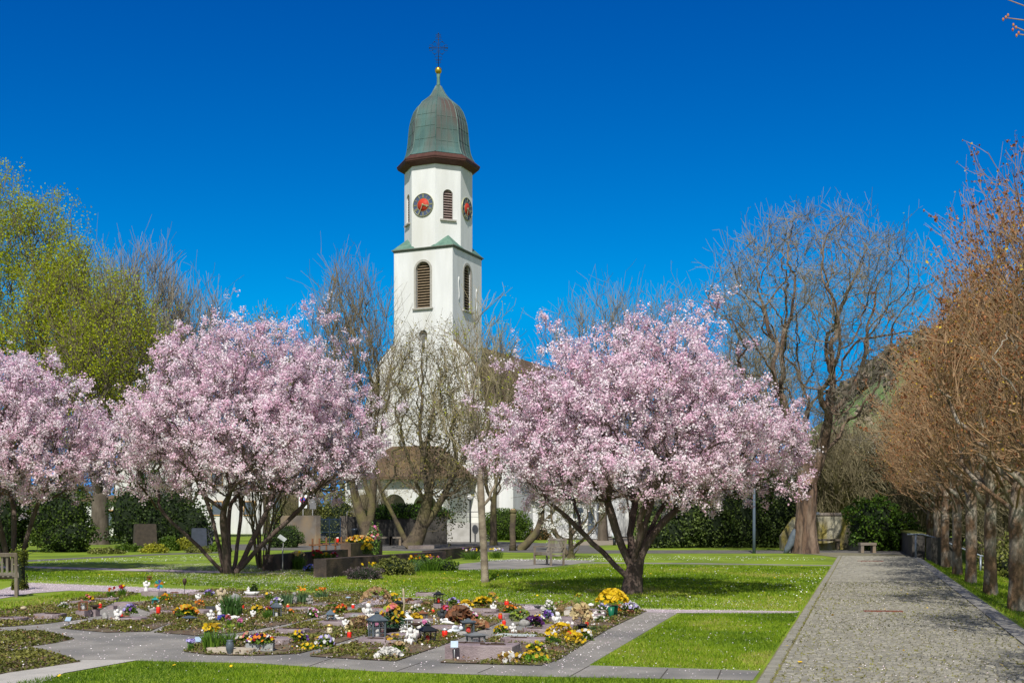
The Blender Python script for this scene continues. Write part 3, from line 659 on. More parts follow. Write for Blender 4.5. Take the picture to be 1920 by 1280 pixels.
# signs
def board(name, label, px, py, Yd, w_, h_, zc, m_, back=False):
    t = thing(name, label, 'sign', ((px-960)/F*Yd, Yd, 0), R_(-4)); zp = zc-h_/2
    g = MB(); g.tube([(0, .03, -.05), (0, .03, zc+h_*.4)], .03, 6); g.build('post', mat('grey_steel', None), t)
    g = MB(); g.box((0, 0, zc), (w_, .03, h_)); pn = g.build('panel', m_, t); return t, pn
s1, pn = board('parking_sign', 'white no-parking sign with red and blue disc above the concrete wall', 568, 0, 71, .50, .80, 2.63, mat('sign_white', (.8, .82, .82), .5))
g = MB(); F0 = Matrix.Translation((0, -.017, 2.72)) @ XZ; g.lathe([(.18, 0), (.18, .004)], 24, M=F0); g.build('disc', mat('sign_blue', (.02, .10, .5), .5), pn)
g = MB(); g.lathe([(.15, .0045), (.15, .009), (.19, .009), (.19, .0)], 24, M=F0, cap=False); g.box((0, 0, 0), (.035, .32, .004), M=F0 @ Matrix.Translation((0, 0, .009)) @ Matrix.Rotation(R_(45), 4, 'Z')); g.build('red_ring', mat('sign_red', (.65, .03, .03), .5), pn)
g = MB(); g.box((-.01, .02, 0), (.05, .14, .004), M=F0 @ Matrix.Translation((0, 0, .006)) @ Matrix.Rotation(R_(-45), 4, 'Z')); g.build('white_mark', mat('sign_white', None), pn)
g = MB()
for i in range(9): g.box((-.14+i*.035, -.02, 2.42), (.022, .006, .04 if i % 2 else .05))
g.build('lettering', mat('sign_grey_text', (.3, .32, .35), .6), pn)
s2, pn = board('sign_back', 'grey back of a rounded sign on a blue-grey post beside the no-parking sign', 586, 0, 71.5, .45, .85, 2.6, mat('sign_grey', (.18, .18, .19), .6))
# ================================================================ trees
B_ch = mat('cherry_bark', (.075, .05, .04), .9, (.12, .09, .075), 4, bump=1, bscale=30, stretch=(1, 1, .6))
B_gr = mat('grey_bark', (.14, .115, .09), .9, (.075, .06, .045), 3, bump=1.5, bscale=12, stretch=(1, 1, .4))
B_ms = mat('mossy_bark', (.13, .10, .065), .95, (.07, .055, .04), 4, bump=1.8, bscale=14, col3=(.14, .125, .05), scale3=1.2)
B_bg = mat('big_tree_bark', (.15, .095, .065), .95, (.06, .04, .03), 5, bump=5, bscale=7, stretch=(1.3, 1.3, .3), col3=(.26, .19, .14), scale3=1.6, ramp=(.42, .58))
B_br = mat('birch_bark', (.33, .28, .21), .85, (.24, .19, .14), 5, bump=.8, bscale=30, stretch=(1, 1, 1.4), col3=(.14, .11, .08), scale3=3)
B_al = mat('linden_bark', (.20, .125, .07), .95, (.10, .06, .035), 5, bump=2, bscale=18, stretch=(1, 1, .6), col3=(.34, .30, .24), scale3=2.6)
B_tw = mat('twig_brown', (.22, .13, .065), .8, (.36, .235, .13), 6)
B_tg = mat('twig_grey', (.17, .15, .12), .85, (.25, .22, .17), .5)
B_to = mat('twig_olive', (.20, .17, .10), .85, (.29, .25, .15), .5)
B_tb = mat('twig_brownish', (.14, .11, .07), .85, (.20, .165, .105), .5)
B_dk = mat('twig_dark', (.085, .065, .05), .85, (.13, .10, .08), .5)
def stems(seed, angs, r, h, sp=.0):
    """several stems from one root collar: list for roots"""
    rt = [((0, 0, 0), -1)]
    for k, (az, lean, hh) in enumerate(angs):
        d = Vector((math.sin(R_(az)), math.cos(R_(az)), 0)); b = len(rt)
        rt.append((tuple(d*(r)+Vector((0, 0, .12))), 0)); rt.append((tuple(d*(r+lean*hh*.35)+Vector((0, 0, hh*.45))), b)); rt.append((tuple(d*(r+lean*hh)+Vector((0, 0, hh))), b+1))
    return rt
def g3(px, py): p = P(px, py); return (p.x, p.y, 0)
# --- the big cherry on the right
cherC = [(2.0, 2.3), (2.2, 3.1), (2.6, 3.3), (3.2, 3.1), (3.9, 2.75), (4.6, 2.25), (5.1, 1.6), (5.45, .9), (5.6, .3)]
def spraysC(rg):
    out = []
    for (x, y, z, l) in [(1.6, .3, 5.6, .8), (-2.5, .4, 4.4, .9), (-1.7, -.3, 5.1, .4), (2.4, .5, 5.0, .5), (.5, 0, 5.6, .3), (1.2, .8, 5.6, .5), (3.3, 0, 2.9, .1), (-3.1, 0, 2.4, .1), (-3.3, .2, 2.9, .1), (3.3, .1, 3.5, .3), (-3.0, .1, 3.6, .3), (-3.2, -.3, 2.6, .2), (3.1, -.5, 2.5, .2)]:
        for k in range(4): out.append((x+rg.normal()*.08+(k*.06*np.sign(x)), y, z+l*k/3))
    return np.array(out)
rootC = [((0, 0, 0), -1), ((.02, 0, .25), 0), ((.03, 0, .5), 1), ((.24, 0, 1.05), 2), ((.95, .1, 1.85), 3), ((1.7, .2, 2.25), 4), ((.4, .1, 1.9), 3), ((.55, .2, 2.6), 6), ((-.02, .1, 1.2), 2), ((-.08, .2, 2.2), 8), ((-.25, 0, 1.05), 2), ((-.55, -.1, 2.0), 10), ((-1.0, -.2, 2.5), 11), ((-.4, .05, .65), 1), ((-1.1, .1, 1.35), 13), ((-1.75, .1, 2.0), 14), ((.1, -.25, 1.25), 2), ((.3, -.7, 2.2), 16), ((.1, .6, 1.9), 8), ((.9, .5, 2.2), 3)]
tree('cherry_tree', 'large pink blossoming cherry right of the church tower, its shadow on the lawn', 'cherry tree', g3(1185, 1113), 11, cherC, .20, .006, 1500, .45, rootC,
     cx=lambda z: (.2, .1), lump=.15, bias=.4, bark=B_ch, tw=[(2600, .42, .25, .75, .006, .0035, 4), (3600, .28, .2, .7, .004, .003, 3)], leaves=[(10500, 16, .048, .040, .28, 1.0, 1.), (1600, 4, .05, .04, 0, .1, .6)], extra=spraysC, leafname='blossoms', jit=1, flare=1.3)
cherB = [(2.3, 2.4), (2.6, 3.5), (3.1, 3.9), (3.9, 3.75), (4.7, 3.3), (5.5, 2.8), (6.2, 2.3), (6.7, 1.5), (7.0, .5)]
rootB = stems(2, [(-85, 1.0, 1.9), (-50, .35, 1.9), (20, .2, 2.0), (70, .45, 1.8), (88, .95, 1.9), (180, .3, 1.9), (-15, .25, 2.0)], .28, 1)
tree('cherry_tree', 'pink blossoming cherry with a bunch of low stems left of the dark stone grave walls', 'cherry tree', g3(430, 1076), 23, cherB, .19, .007, 1500, .45, rootB,
     cx=lambda z: (.55, .0), lump=.2, bias=.4, bark=B_ch, tw=[(2600, .5, .25, .75, .0075, .004, 4), (3600, .32, .2, .7, .005, .0035, 3)], leaves=[(10500, 16, .056, .047, .28, 1.0, 1.), (1600, 4, .06, .045, 0, .1, .6)], leafname='blossoms', flare=1.3,
     extra=lambda rg: np.array([(x+rg.normal()*.1, y, z) for (x, y, z) in [(-3.6, .2, 3.4), (-3.9, .4, 3.7), (-4.1, 0, 4.2), (-3.6, -.3, 4.6), (-3.2, .3, 5.0), (3.9, 0, 3.7), (4.4, 0, 4.1), (4.8, .1, 4.4), (3.9, .3, 2.9), (4.2, 0, 3.1), (2.3, 0, 7.3), (2.6, .2, 7.6), (-.6, .2, 7.6), (.9, 0, 7.1), (3.2, .4, 6.6), (-1.1, 0, 7.2)]]))
cherA = [(2.1, 1.6), (2.5, 2.7), (3.1, 3.2), (4.0, 3.3), (4.8, 2.9), (5.5, 2.3), (6.1, 1.5), (6.4, .5)]
rootA = stems(3, [(-80, .6, 1.9), (-20, .12, 2.0), (80, .25, 2.1), (75, .9, 1.5), (200, .3, 2.0)], .18, 1)
tree('cherry_tree', 'pink blossoming cherry at the left edge behind the wooden bench', 'cherry tree', (P(33, 1070).x, 36, 0), 37, cherA, .15, .007, 1200, .45, rootA,
     cx=lambda z: (-.4, .1), lump=.22, bias=.4, bark=B_ch, tw=[(2200, .55, .25, .75, .0075, .004, 4), (3000, .3, .2, .7, .005, .0035, 3)], leaves=[(8500, 15, .056, .051, .28, 1.0, 1.), (1300, 4, .06, .05, 0, .1, .6)], leafname='blossoms', flare=1.2)
# --- row of pollarded lindens along the path
def pollard(seed, label, loc, far=False):
    prof = [(2.9, .9), (3.3, 1.7), (4.0, 2.15), (5.0, 2.2), (6.0, 1.85), (7.0, 1.4), (7.9, .9), (8.7, .35)]
    return tree('linden_tree', label, 'tree', loc, seed, prof, .165, .012, 420, .62, [((0, 0, 0), -1), ((.03, .02, 1.2), 0), ((0, 0, 2.2), 1), ((.05, -.02, 2.75), 2)], lump=.14, bias=.5, bark=B_al,
                tw=[(820, 1.0, .6, .5, .0075, .0045, 5), (2300, .5, .6, .55, .0045, .003, 4)], leaves=[(5200, 2, .02, .036, .0, .95, 1.), (1200, 4, .018, .045, .1, .6, 1.), (90, 4, .07, .05, .95, 1.0, 1.)], tipmat=B_tw, group='row of clipped lindens beside the path', leafname='buds', flare=1.25, sides=9, jit=1.2)
row = [9.2, 14.6, 20.0, 25.3, 30.4, 35.9, 41.0, 46.8, 52.2, 57.6]
lb = ['bare clipped linden nearest the camera, only its shadow and outer twigs reach in', 'bare linden whose top twigs with red buds show at the upper right corner', 'bare linden with red-budded crown cut by the right edge of the photo', 'bare linden with the thickest dark trunk at the right edge of the grass bank',
      'linden with slim pale trunk, second visible trunk from the right edge', 'linden with dark mossy trunk, third visible trunk from the right edge', 'linden with brown lichened trunk, fourth visible trunk from the right edge', 'linden with thin grey trunk, fifth visible trunk from the right edge', 'farthest linden with pale brown trunk close to the steel handrail', 'linden beyond the handrail at the far end of the row']
protos = [pollard(101, lb[3], (0, 0, 0)), pollard(102, lb[4], (0, 0, 0)), pollard(103, lb[5], (0, 0, 0))]
for k, Yd in enumerate(row):
    if k in (3, 4, 5): t = protos[k-3]
    else: t = copy_tree(protos[(k+1) % 3])
    X_ = 3.3+.299*Yd; t.location = (X_, Yd, bank(X_, Yd)-.02); t.rotation_euler = (0, 0, [.4, 2.6, 1.1, 0, .5, 0, 3.3, 2.2, 4.5, 1.4][k]); s_ = [.72, .80, .92, .98, .93, 1.0, .96, .95, .98, .95][k]
    w_ = .9 if k == 0 else (1.0 if k == 1 else 1.0)
    t.scale = (s_*w_, s_*w_, s_); t['label'] = lb[k]
_k0 = [o for o in C.objects if o.get('label') == lb[0]][0]
g = MB(); inv = _k0.matrix_basis.inverted() if False else (Matrix.Translation(_k0.location) @ _k0.rotation_euler.to_matrix().to_4x4() @ Matrix.Diagonal((*_k0.scale, 1))).inverted()
def _w(px, py, Yd): return inv @ at(px, py, Yd)
for pts_ in ([(2150, 300), (2040, 120), (1960, 45), (1930, 15), (1882, -3)], [(1990, 75), (1950, 42), (1925, 39), (1888, 34)], [(1990, 90), (1950, 70), (1925, 60), (1902, 50)], [(1960, 72), (1930, 68), (1908, 64)]): g.tube([_w(a_, b_, 9.2) for a_, b_ in pts_], np.linspace(.014, .0045, len(pts_)), 6)
g.build('shoots', B_tw, _k0); g = MB()
for (a_, b_) in ((1886, 33), (1881, 37), (1890, 29), (1900, 47), (1905, 52), (1899, 56), (1910, 62), (1906, 67)): g.ell(_w(a_, b_, 9.2), (.014, .012, .02), 7, 5)
g.build('buds', mat('red_bud', (.42, .06, .05), .6, (.5, .3, .05), 60), _k0)
# --- bare and budding trees
bare = dict(bark=B_gr, tipmat=B_tg)
def vase(h0, h1, r, n=6, w0=.35):
    zs = np.linspace(h0, h1, n); f = [w0, .72, .95, 1.0, .8, .38]; return [(z, r*q) for z, q in zip(zs, f)]
def rtk(h, lean=(0, 0)): return [((0, 0, 0), -1), ((lean[0]*.4, lean[1]*.4, h*.5), 0), ((lean[0], lean[1], h), 1)]
# big old tree right of the lawn
def bigx(rg):
    out = []
    for (dx, z0, z1, n) in [(5.2, 6.2, 7.2, 7), (6.6, 7.3, 9.1, 8), (-4.6, 6.5, 9.0, 6), (5.0, 4.9, 5.3, 6), (-5.4, 9, 12.0, 6), (5.6, 8.8, 10.8, 6)]:
        for k in range(n): t = (k+1)/n; out.append((dx*t+rg.normal()*.12, rg.normal()*.4, z0+(z1-z0)*t+.25*math.sin(t*5)))
    return np.array(out)
BT = g3(1510, 1037)
tree('old_lime_tree', 'huge old bare tree with thick reddish brown trunk standing beside the end of the path', 'tree', BT, 51, [(6.0, 2.2), (8, 3.8), (10, 4.9), (12, 5.3), (13.4, 4.6), (14.8, 3.2), (15.6, 1.4)], .44, .0125, 900, .42, [((0, 0, 0), -1), ((0, 0, 1.5), 0), ((.15, 0, 3.0), 1), ((.75, 0, 4.6), 2), ((1.15, .1, 6.4), 3), ((1.35, .1, 8.2), 4), ((-.1, .2, 4.6), 2), ((-.9, .2, 6.6), 6), ((-1.6, .1, 8.6), 7), ((2.2, .2, 7.4), 4)], lump=.2, bias=.42, bark=B_bg, tipmat=B_tg, cx=lambda z: (.5, 0),
     tw=[(2200, .9, .2, .8, .010, .007, 5), (6500, .6, .2, .85, .0075, .0055, 4)], leaves=[(2500, 1, .05, .05, 0, .4, 1)], extra=bigx, sides=44, flare=1.5, jit=1.3, ridge=.045)
kn = thing('knot_hole', 'round sawn knot with dark hole on the big brown trunk', 'knot', (0, 0, 0)) if False else None
# pale leaning limb by the trunk
g = MB(); p = P(1472, 1037); g.tube([(0, 0, -.05), (.12, .02, .22), (.30, .03, .5), (.42, .04, .85), (.50, .02, 1.05), (.52, .0, 1.12)], [.09, .15, .19, .19, .15, .07], 12); tag(g.build('leaning_log', mat('blue_grey_wood', (.11, .135, .16), .8, (.075, .09, .11), 6, bump=.8), None, (p.x, p.y, 0)), 'blue-grey barkless log leaning on the left side of the big brown trunk', 'log')
# trees from left to right, behind
T_ = [
 # name,label,(px,Y),seed,prof,R0,rt,N,bf,roots,kw
 ('green_tree', 'tallest yellow-green budding tree at the left edge behind the cherries', (30, 80), 61, vase(6, 23.2, 5.4), .45, .03, 520, .7, rtk(4), dict(bark=B_dk, tipmat=B_dk, tw=[(1800, 2.0, .9, .35, .03, .02, 4), (3000, 1.1, .7, .5, .02, .013, 3)], leaves=[(14500, 2, .22, .17, .0, 1, 1)])),
 ('green_tree', 'yellow-green budding tree with dark fork, second from the left edge', (130, 76), 62, vase(5, 18.2, 3.6), .4, .03, 380, .7, rtk(4), dict(bark=B_dk, tipmat=B_dk, tw=[(1400, 1.7, .9, .35, .03, .02, 4), (2200, 1.0, .7, .5, .02, .013, 3)], leaves=[(6500, 2, .22, .16, .0, 1, 1)])),
 ('green_tree', 'lower yellow-green budding tree on a thick forked grey trunk above the headstones', (187, 72), 63, vase(4.5, 15.0, 4.0), .5, .03, 380, .7, [((0, 0, 0), -1), ((0, 0, 1.5), 0), ((0, 0, 2.9), 1), ((.9, 0, 4.2), 2), ((-.5, 0, 4.4), 2), ((.2, .3, 4.6), 2), ((2.2, 0, 4.6), 2)], dict(bark=B_gr, tipmat=B_dk, cx=lambda z: (.7, 0), tw=[(1500, 1.7, .8, .4, .03, .02, 4), (2200, 1.0, .7, .5, .02, .013, 3)], leaves=[(5200, 2, .22, .16, .0, 1, 1)], sides=12)),
 ('bare_tree', 'bare purplish grey tree left of centre behind the yellow-green crowns', (262, 96), 64, vase(6, 22.0, 5.2), .4, .035, 520, .8, rtk(4), dict(bark=B_dk, tipmat=B_tg, tw=[(2400, 2.6, .9, .3, .03, .022, 4), (4200, 1.5, .6, .45, .021, .015, 3)])),
 ('bare_tree', 'bare grey tree with fan-shaped crown above the left cherry', (352, 98), 65, vase(5, 19.6, 5.0), .4, .035, 480, .8, rtk(4), dict(bark=B_dk, tipmat=B_tg, tw=[(2200, 2.4, .8, .35, .03, .022, 4), (3800, 1.4, .6, .45, .021, .015, 3)])),
 ('bare_tree', 'low olive budding tree in the gap between the left cherry and the church', (500, 105), 66, vase(4, 18.6, 4.4), .3, .035, 320, .7, rtk(3), dict(bark=B_dk, tipmat=B_to, tw=[(1600, 1.8, .8, .4, .03, .022, 4), (2600, 1.2, .5, .5, .02, .015, 3)], leaves=[(2200, 2, .2, .14, .5, 1, 1)])),
 ('bare_tree', 'olive budding tree just left of the bare tree beside the church', (588, 104), 67, vase(4, 16.3, 3.6), .3, .035, 260, .7, rtk(3), dict(bark=B_dk, tipmat=B_to, tw=[(1300, 1.8, .8, .4, .03, .022, 4), (2000, 1.2, .5, .5, .02, .015, 3)], leaves=[(2000, 2, .2, .13, .5, 1, 1)])),
 ('bare_tree', 'tall bare tree on a twin mossy trunk left of the church tower', (690, 66), 68, vase(4.2, 15.0, 2.7), .36, .02, 480, .75, [((0, 0, 0), -1), ((0, 0, .8), 0), ((-.6, 0, 2.2), 1), ((-1.0, .2, 4.2), 2), ((.25, 0, 2.3), 1), ((.35, 0, 4.4), 4), ((-1.9, .4, 6.0), 3), ((-.9, 0, 6.5), 3)], dict(bark=B_ms, tipmat=B_tb, cx=lambda z: (-1.05, 0), tw=[(2200, 1.6, .8, .35, .019, .013, 4), (3600, 1.0, .5, .5, .013, .009, 3)], sides=12)),
 ('bare_tree', 'mossy old tree with wide leaning limbs in front of the church porch', (783, 62), 69, [(2.8, 2.3), (4.5, 3.1), (6.5, 3.3), (8.5, 2.9), (10, 2.1), (11.6, 1.0)], .40, .02, 480, .6, [((-.4, 0, 0), -1), ((.1, 0, .8), 0), ((.5, 0, 2.4), 1), ((.4, .2, 4.0), 2), ((1.2, -.1, 1.0), 1), ((2.3, -.1, 2.0), 4), ((3.3, -.1, 3.2), 5), ((1.3, .1, 2.6), 1), ((2.0, .2, 4.2), 7), ((-1.2, .3, 3.9), 2), ((-2.0, 0, 5.4), 9)], dict(bark=B_ms, tipmat=B_tb, cx=lambda z: (.8, 0), tw=[(1900, 1.2, .4, .6, .018, .012, 4), (2800, .8, .2, .7, .012, .009, 3)], leaves=[(2400, 2, .12, .075, .2, 1, 1)], sides=12)),
 ('bare_tree', 'thin upright twiggy tree touching the right side of the church tower', (925, 70), 70, vase(3, 11.8, 1.7), .2, .018, 260, .75, rtk(2.5), dict(bark=B_ms, tipmat=B_tb, tw=[(1400, 1.3, 1.1, .3, .014, .01, 4), (1600, .8, .6, .5, .01, .008, 3)], leaves=[(1100, 1, .1, .08, .4, 1, 1)])),
 ('bare_tree', 'bare tree above the left half of the right cherry', (1130, 84), 71, vase(5, 17.2, 4.6), .33, .028, 380, .75, rtk(4), dict(bark=B_gr, tipmat=B_tg, tw=[(1500, 2.0, .7, .4, .02, .015, 4), (2200, 1.2, .4, .5, .015, .012, 3)])),
 ('bare_tree', 'bare tree with slender pale trunk behind the stems of the right cherry', (1200, 76), 72, vase(5, 15.4, 4.0), .33, .026, 340, .75, [((0, 0, 0), -1), ((.1, 0, 1.5), 0), ((.35, 0, 3), 1), ((.5, 0, 5), 2), ((-.3, 0, 4.6), 1)], dict(bark=B_br, tipmat=B_tg, cx=lambda z: (1.2, 0), tw=[(1300, 1.8, .7, .4, .02, .014, 4), (2000, 1.1, .4, .5, .014, .011, 3)])),
 ('bare_tree', 'bare tree with stout trunk on a brown earth mound right of the lamp post', (1428, 68), 73, vase(4.2, 11.8, 3.0), .36, .022, 380, .7, [((0, 0, 0), -1), ((0, 0, 1.5), 0), ((-.1, 0, 3), 1)], dict(bark=B_bg, tipmat=B_to, cx=lambda z: (-.3, 0), tw=[(1400, 1.3, .4, .5, .018, .013, 4), (2400, .9, .3, .6, .013, .01, 3)])),
 ('bare_tree', 'bare purple-grey tree behind the right flank of the large cherry', (1350, 92), 74, vase(4.2, 14.2, 3.6), .3, .025, 260, .7, rtk(4), dict(bark=B_gr, tipmat=B_tg, tw=[(1300, 1.8, .6, .4, .018, .014, 4), (1800, 1.1, .3, .6, .014, .011, 3)])),
]
for nm, lab, (px, Yd), seed, prof, R0, rt, N, bf, roots, kw in T_:
    rt *= .72; N = int(N*1.15); kw['tw'] = [(int(n*.66), l*.9, u*.7, sp*1.35, r0*.6, r1*.6, K+1) for (n, l, u, sp, r0, r1, K) in kw['tw']]
    if nm == 'green_tree': kw['leaves'] = [(int(n*2.0), c, sp, sz*.62, lo, hi, asp) for (n, c, sp, sz, lo, hi, asp) in kw['leaves']]
    tree(nm, lab, 'tree', ((px-960)/F*Yd, Yd, 0), seed, prof, R0, rt, N, bf, roots, leafname='buds', jit=2.0, lump=.28, **kw)
# birch in the middle of the lawn
tree('young_birch', 'slender pale-barked young tree standing alone on the lawn between the cherries', 'tree', g3(910, 1092), 81, [(3.1, .6), (3.8, 1.0), (4.8, 1.1), (5.8, .8), (6.5, .45), (7.0, .15)], .095, .008, 130, .8,
     [((0, 0, 0), -1), ((-.05, 0, 1), 0), ((-.10, 0, 1.9), 1), ((-.14, 0, 2.9), 2), ((-.16, 0, 3.5), 3), ((.25, 0, 2.3), 2), ((.6, .1, 2.7), 5), ((-.75, 0, 3.1), 3), ((-1.3, .1, 3.4), 7)], cx=lambda z: (-.1, 0), bark=B_br, tipmat=B_to, tw=[(420, .55, .6, .5, .007, .005, 4), (500, .35, .4, .6, .005, .004, 3)], leaves=[(420, 2, .05, .035, .5, 1, 1)], sides=12, flare=1.15, leafname='buds', jit=.7)
# shrub of thin stems behind the left cherry
tree('tall_shrub', 'tall shrub of many thin straight stems just right of the left cherry trunk', 'shrub', g3(492, 1066), 83, [(1.2, .5), (2.2, .9), (3.2, 1.2), (4.2, 1.1), (5.0, .5)], .09, .008, 220, .9, stems(9, [(a_, .12, 1.2) for a_ in range(0, 360, 45)], .16, 1), bark=B_ms, tipmat=B_to, tw=[(700, .8, .9, .3, .008, .005, 4)], leaves=[(260, 2, .06, .05, .6, 1, 1)], leafname='buds')
# magnolia with white flowers
tree('magnolia', 'small white-flowering magnolia beside the lone bench', 'magnolia', g3(1070, 1046), 85, [(.7, .8), (1.2, 1.4), (1.9, 1.5), (2.6, 1.2), (3.2, .7), (3.5, .2)], .2, .009, 190, .5, stems(10, [(-70, .5, .7), (70, .6, .7), (0, .3, .9), (180, .3, .8)], .12, 1), bark=B_ms, tw=[(380, .35, .5, .7, .008, .006, 4)], leaves=[(210, 4, .045, .08, .1, 1, 1.2), (500, 1, .05, .05, 0, .1, 1)], leafname='blossoms')
# old leaning apple tree, cut stub
tree('old_apple_tree', 'leaning mossy old fruit tree with cut limbs in front of the white annex', 'tree', g3(972, 1031), 87, [(2.0, .8), (2.8, 1.3), (3.6, 1.2), (4.3, .6)], .2, .012, 90, .5, [((0, 0, 0), -1), ((.45, 0, .35), 0), ((1.1, 0, 1.1), 1), ((1.7, 0, 1.9), 2), ((2.3, 0, 2.3), 3), ((1.25, .1, 2.4), 2)], cx=lambda z: (1.7, 0), bark=B_ms, tipmat=B_to, tw=[(240, .6, .5, .7, .01, .008, 4)], flare=1.2, jit=2)
g = MB(); p = P(961, 1032); g.tube([(0, 0, -.1), (.02, 0, .5), (-.01, 0, 1.1), (.03, 0, 1.7), (.02, 0, 1.95)], [.2, .16, .15, .16, .13], 10); g.ell((.03, 0, 1.95), (.19, .19, .14)); o = g.build('tree_stump', B_ms, None, (p.x, p.y, 0)); tag(o, 'tall upright sawn-off stump with knobbly head left of the leaning fruit tree', 'stump')
g = MB(); g.lathe([(.12, 2.04), (.12, 2.08), (.001, 2.09)], 10, (.03, -.02, 0)); g.build('cut_top', mat('cut_wood', (.42, .25, .14), .8), o)
# knot ring on the big trunk
g = MB(); q = Matrix.Translation((BT[0]-.05, BT[1]-.585, 3.35)) @ XZ; g.lathe([(.24, -.2), (.25, .06), (.16, .10), (.09, .05), (.001, -.02)], 14, M=q); bt = [o for o in C.objects if o.name == 'old_lime_tree'][0]
kn = g.build('knot', mat('knot_wood', (.34, .24, .16), .9, (.2, .13, .08), 9), bt); kn.matrix_parent_inverse = Matrix.Translation(BT).inverted()
# ================================================================ bushes and hedges
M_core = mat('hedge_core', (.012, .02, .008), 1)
def leafm(nm, a_=None, b_=None, tr=.15):
    if nm not in leafmat: leafmat[nm] = rampmat(nm, [(0, a_), (1, b_)], .45, tr)
    return leafmat[nm]
L_yew = leafm('yew_leaf', (.016, .035, .01), (.065, .10, .018)); L_box = leafm('box_leaf', (.03, .07, .008), (.13, .20, .02)); L_ivy = leafm('ivy_leaf', (.015, .04, .008), (.07, .13, .02))
L_ol = leafm('olive_leaf', (.08, .10, .02), (.24, .25, .06)); L_cov = leafm('cover_leaf', (.075, .09, .016), (.24, .23, .05)); L_cov2 = leafm('cover_rust', (.06, .045, .02), (.16, .12, .045)); L_gr = leafm('blade_green', (.05, .12, .015), (.16, .28, .03), .3)
def bush(name, label, cat, loc, parts_, n, size, lm, seed, lump=.18, group=None, core=True, rz=0):
    """parts_: list of (cx, cy, cz, rx, ry, rz, boxy)"""
    rg = np.random.default_rng(seed); vol = sum(p[3]*p[5] for p in parts_); VV = []; FF = []; RR = []; MI = []; off = 0
    for (cx_, cy_, cz_, rx, ry, rz_, boxy) in parts_:
        k = int(n*rx*rz_/vol); d = rg.normal(size=(k, 3)); d /= np.linalg.norm(d, axis=1, keepdims=True)
        if boxy: ex = .30; d = np.sign(d)*np.abs(d)**ex*1.0; d /= np.max(np.abs(d), axis=1, keepdims=True)**.85
        ph = rg.uniform(0, 6, 3); lm_ = 1+lump*(np.sin(4*d[:, 0]*2+ph[0])*np.sin(5*d[:, 2]+ph[1])+.6*np.sin(9*d[:, 0]+7*d[:, 2]+ph[2]+4*d[:, 1]))
        rr = rg.uniform(.78, 1.04, k)*lm_
        pc = d*rr[:, None]*np.array([rx, ry, rz_])+np.array([cx_, cy_, cz_]); pc[:, 2] = np.abs(pc[:, 2]-.02)+.02
        v, f = quads(rg, pc, size, .4); VV.append(v); FF.append(f+off); off += len(v)
        cl = .5+.5*np.sin(pc[:, 0]*3.1+ph[0])*np.sin(pc[:, 2]*3.7+ph[1]+pc[:, 1])
        RR.append(np.clip(.25+.4*cl*rg.uniform(.5, 1.4, k)+rg.normal(size=k)*.18, 0, 1)); MI.append(np.zeros(k, int))
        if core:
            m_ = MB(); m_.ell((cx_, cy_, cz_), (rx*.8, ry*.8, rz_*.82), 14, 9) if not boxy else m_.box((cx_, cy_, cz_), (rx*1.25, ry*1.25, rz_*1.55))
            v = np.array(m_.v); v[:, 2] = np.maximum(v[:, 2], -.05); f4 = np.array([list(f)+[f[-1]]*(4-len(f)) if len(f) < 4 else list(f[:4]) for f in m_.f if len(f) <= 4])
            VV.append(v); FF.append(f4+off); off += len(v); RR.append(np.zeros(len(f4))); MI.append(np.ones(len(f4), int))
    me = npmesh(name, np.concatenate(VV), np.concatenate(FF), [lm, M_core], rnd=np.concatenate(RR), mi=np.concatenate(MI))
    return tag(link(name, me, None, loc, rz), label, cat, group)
def bx(px, py): p = P(px, py); return (p.x, p.y, 0)
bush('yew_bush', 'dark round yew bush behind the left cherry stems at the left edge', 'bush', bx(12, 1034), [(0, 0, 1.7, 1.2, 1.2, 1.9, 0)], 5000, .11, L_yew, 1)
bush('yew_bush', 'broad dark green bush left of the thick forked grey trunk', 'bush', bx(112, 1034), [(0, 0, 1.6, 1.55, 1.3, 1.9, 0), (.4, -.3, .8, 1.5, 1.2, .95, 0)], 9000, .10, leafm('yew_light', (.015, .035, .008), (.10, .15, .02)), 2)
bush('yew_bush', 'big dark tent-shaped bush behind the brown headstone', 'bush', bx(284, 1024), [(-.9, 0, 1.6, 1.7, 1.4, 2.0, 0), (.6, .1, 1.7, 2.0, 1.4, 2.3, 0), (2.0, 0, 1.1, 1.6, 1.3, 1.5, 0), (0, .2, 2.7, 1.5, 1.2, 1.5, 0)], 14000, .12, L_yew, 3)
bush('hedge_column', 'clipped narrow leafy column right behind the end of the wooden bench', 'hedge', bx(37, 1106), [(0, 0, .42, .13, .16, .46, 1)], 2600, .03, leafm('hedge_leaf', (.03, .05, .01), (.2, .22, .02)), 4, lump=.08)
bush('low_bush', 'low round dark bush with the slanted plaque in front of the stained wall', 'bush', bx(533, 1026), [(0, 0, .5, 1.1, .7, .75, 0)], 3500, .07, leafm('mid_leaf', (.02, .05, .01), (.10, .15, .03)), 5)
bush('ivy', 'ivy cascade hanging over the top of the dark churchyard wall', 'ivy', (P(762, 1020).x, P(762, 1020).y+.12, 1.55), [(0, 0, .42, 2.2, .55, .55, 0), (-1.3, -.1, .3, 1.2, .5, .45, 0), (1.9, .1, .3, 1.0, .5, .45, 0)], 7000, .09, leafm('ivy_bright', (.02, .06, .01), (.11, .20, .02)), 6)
bush('ivy', 'green shrubbery behind the iron gate and the grey concrete wall', 'shrub', (P(600, 1016).x, P(600, 1016).y+1.5, 0), [(-1.8, 0, 1.2, 2.0, .8, 1.6, 0), (1.0, .2, 1.4, 1.6, .8, 1.7, 0)], 8000, .10, L_ol, 7)
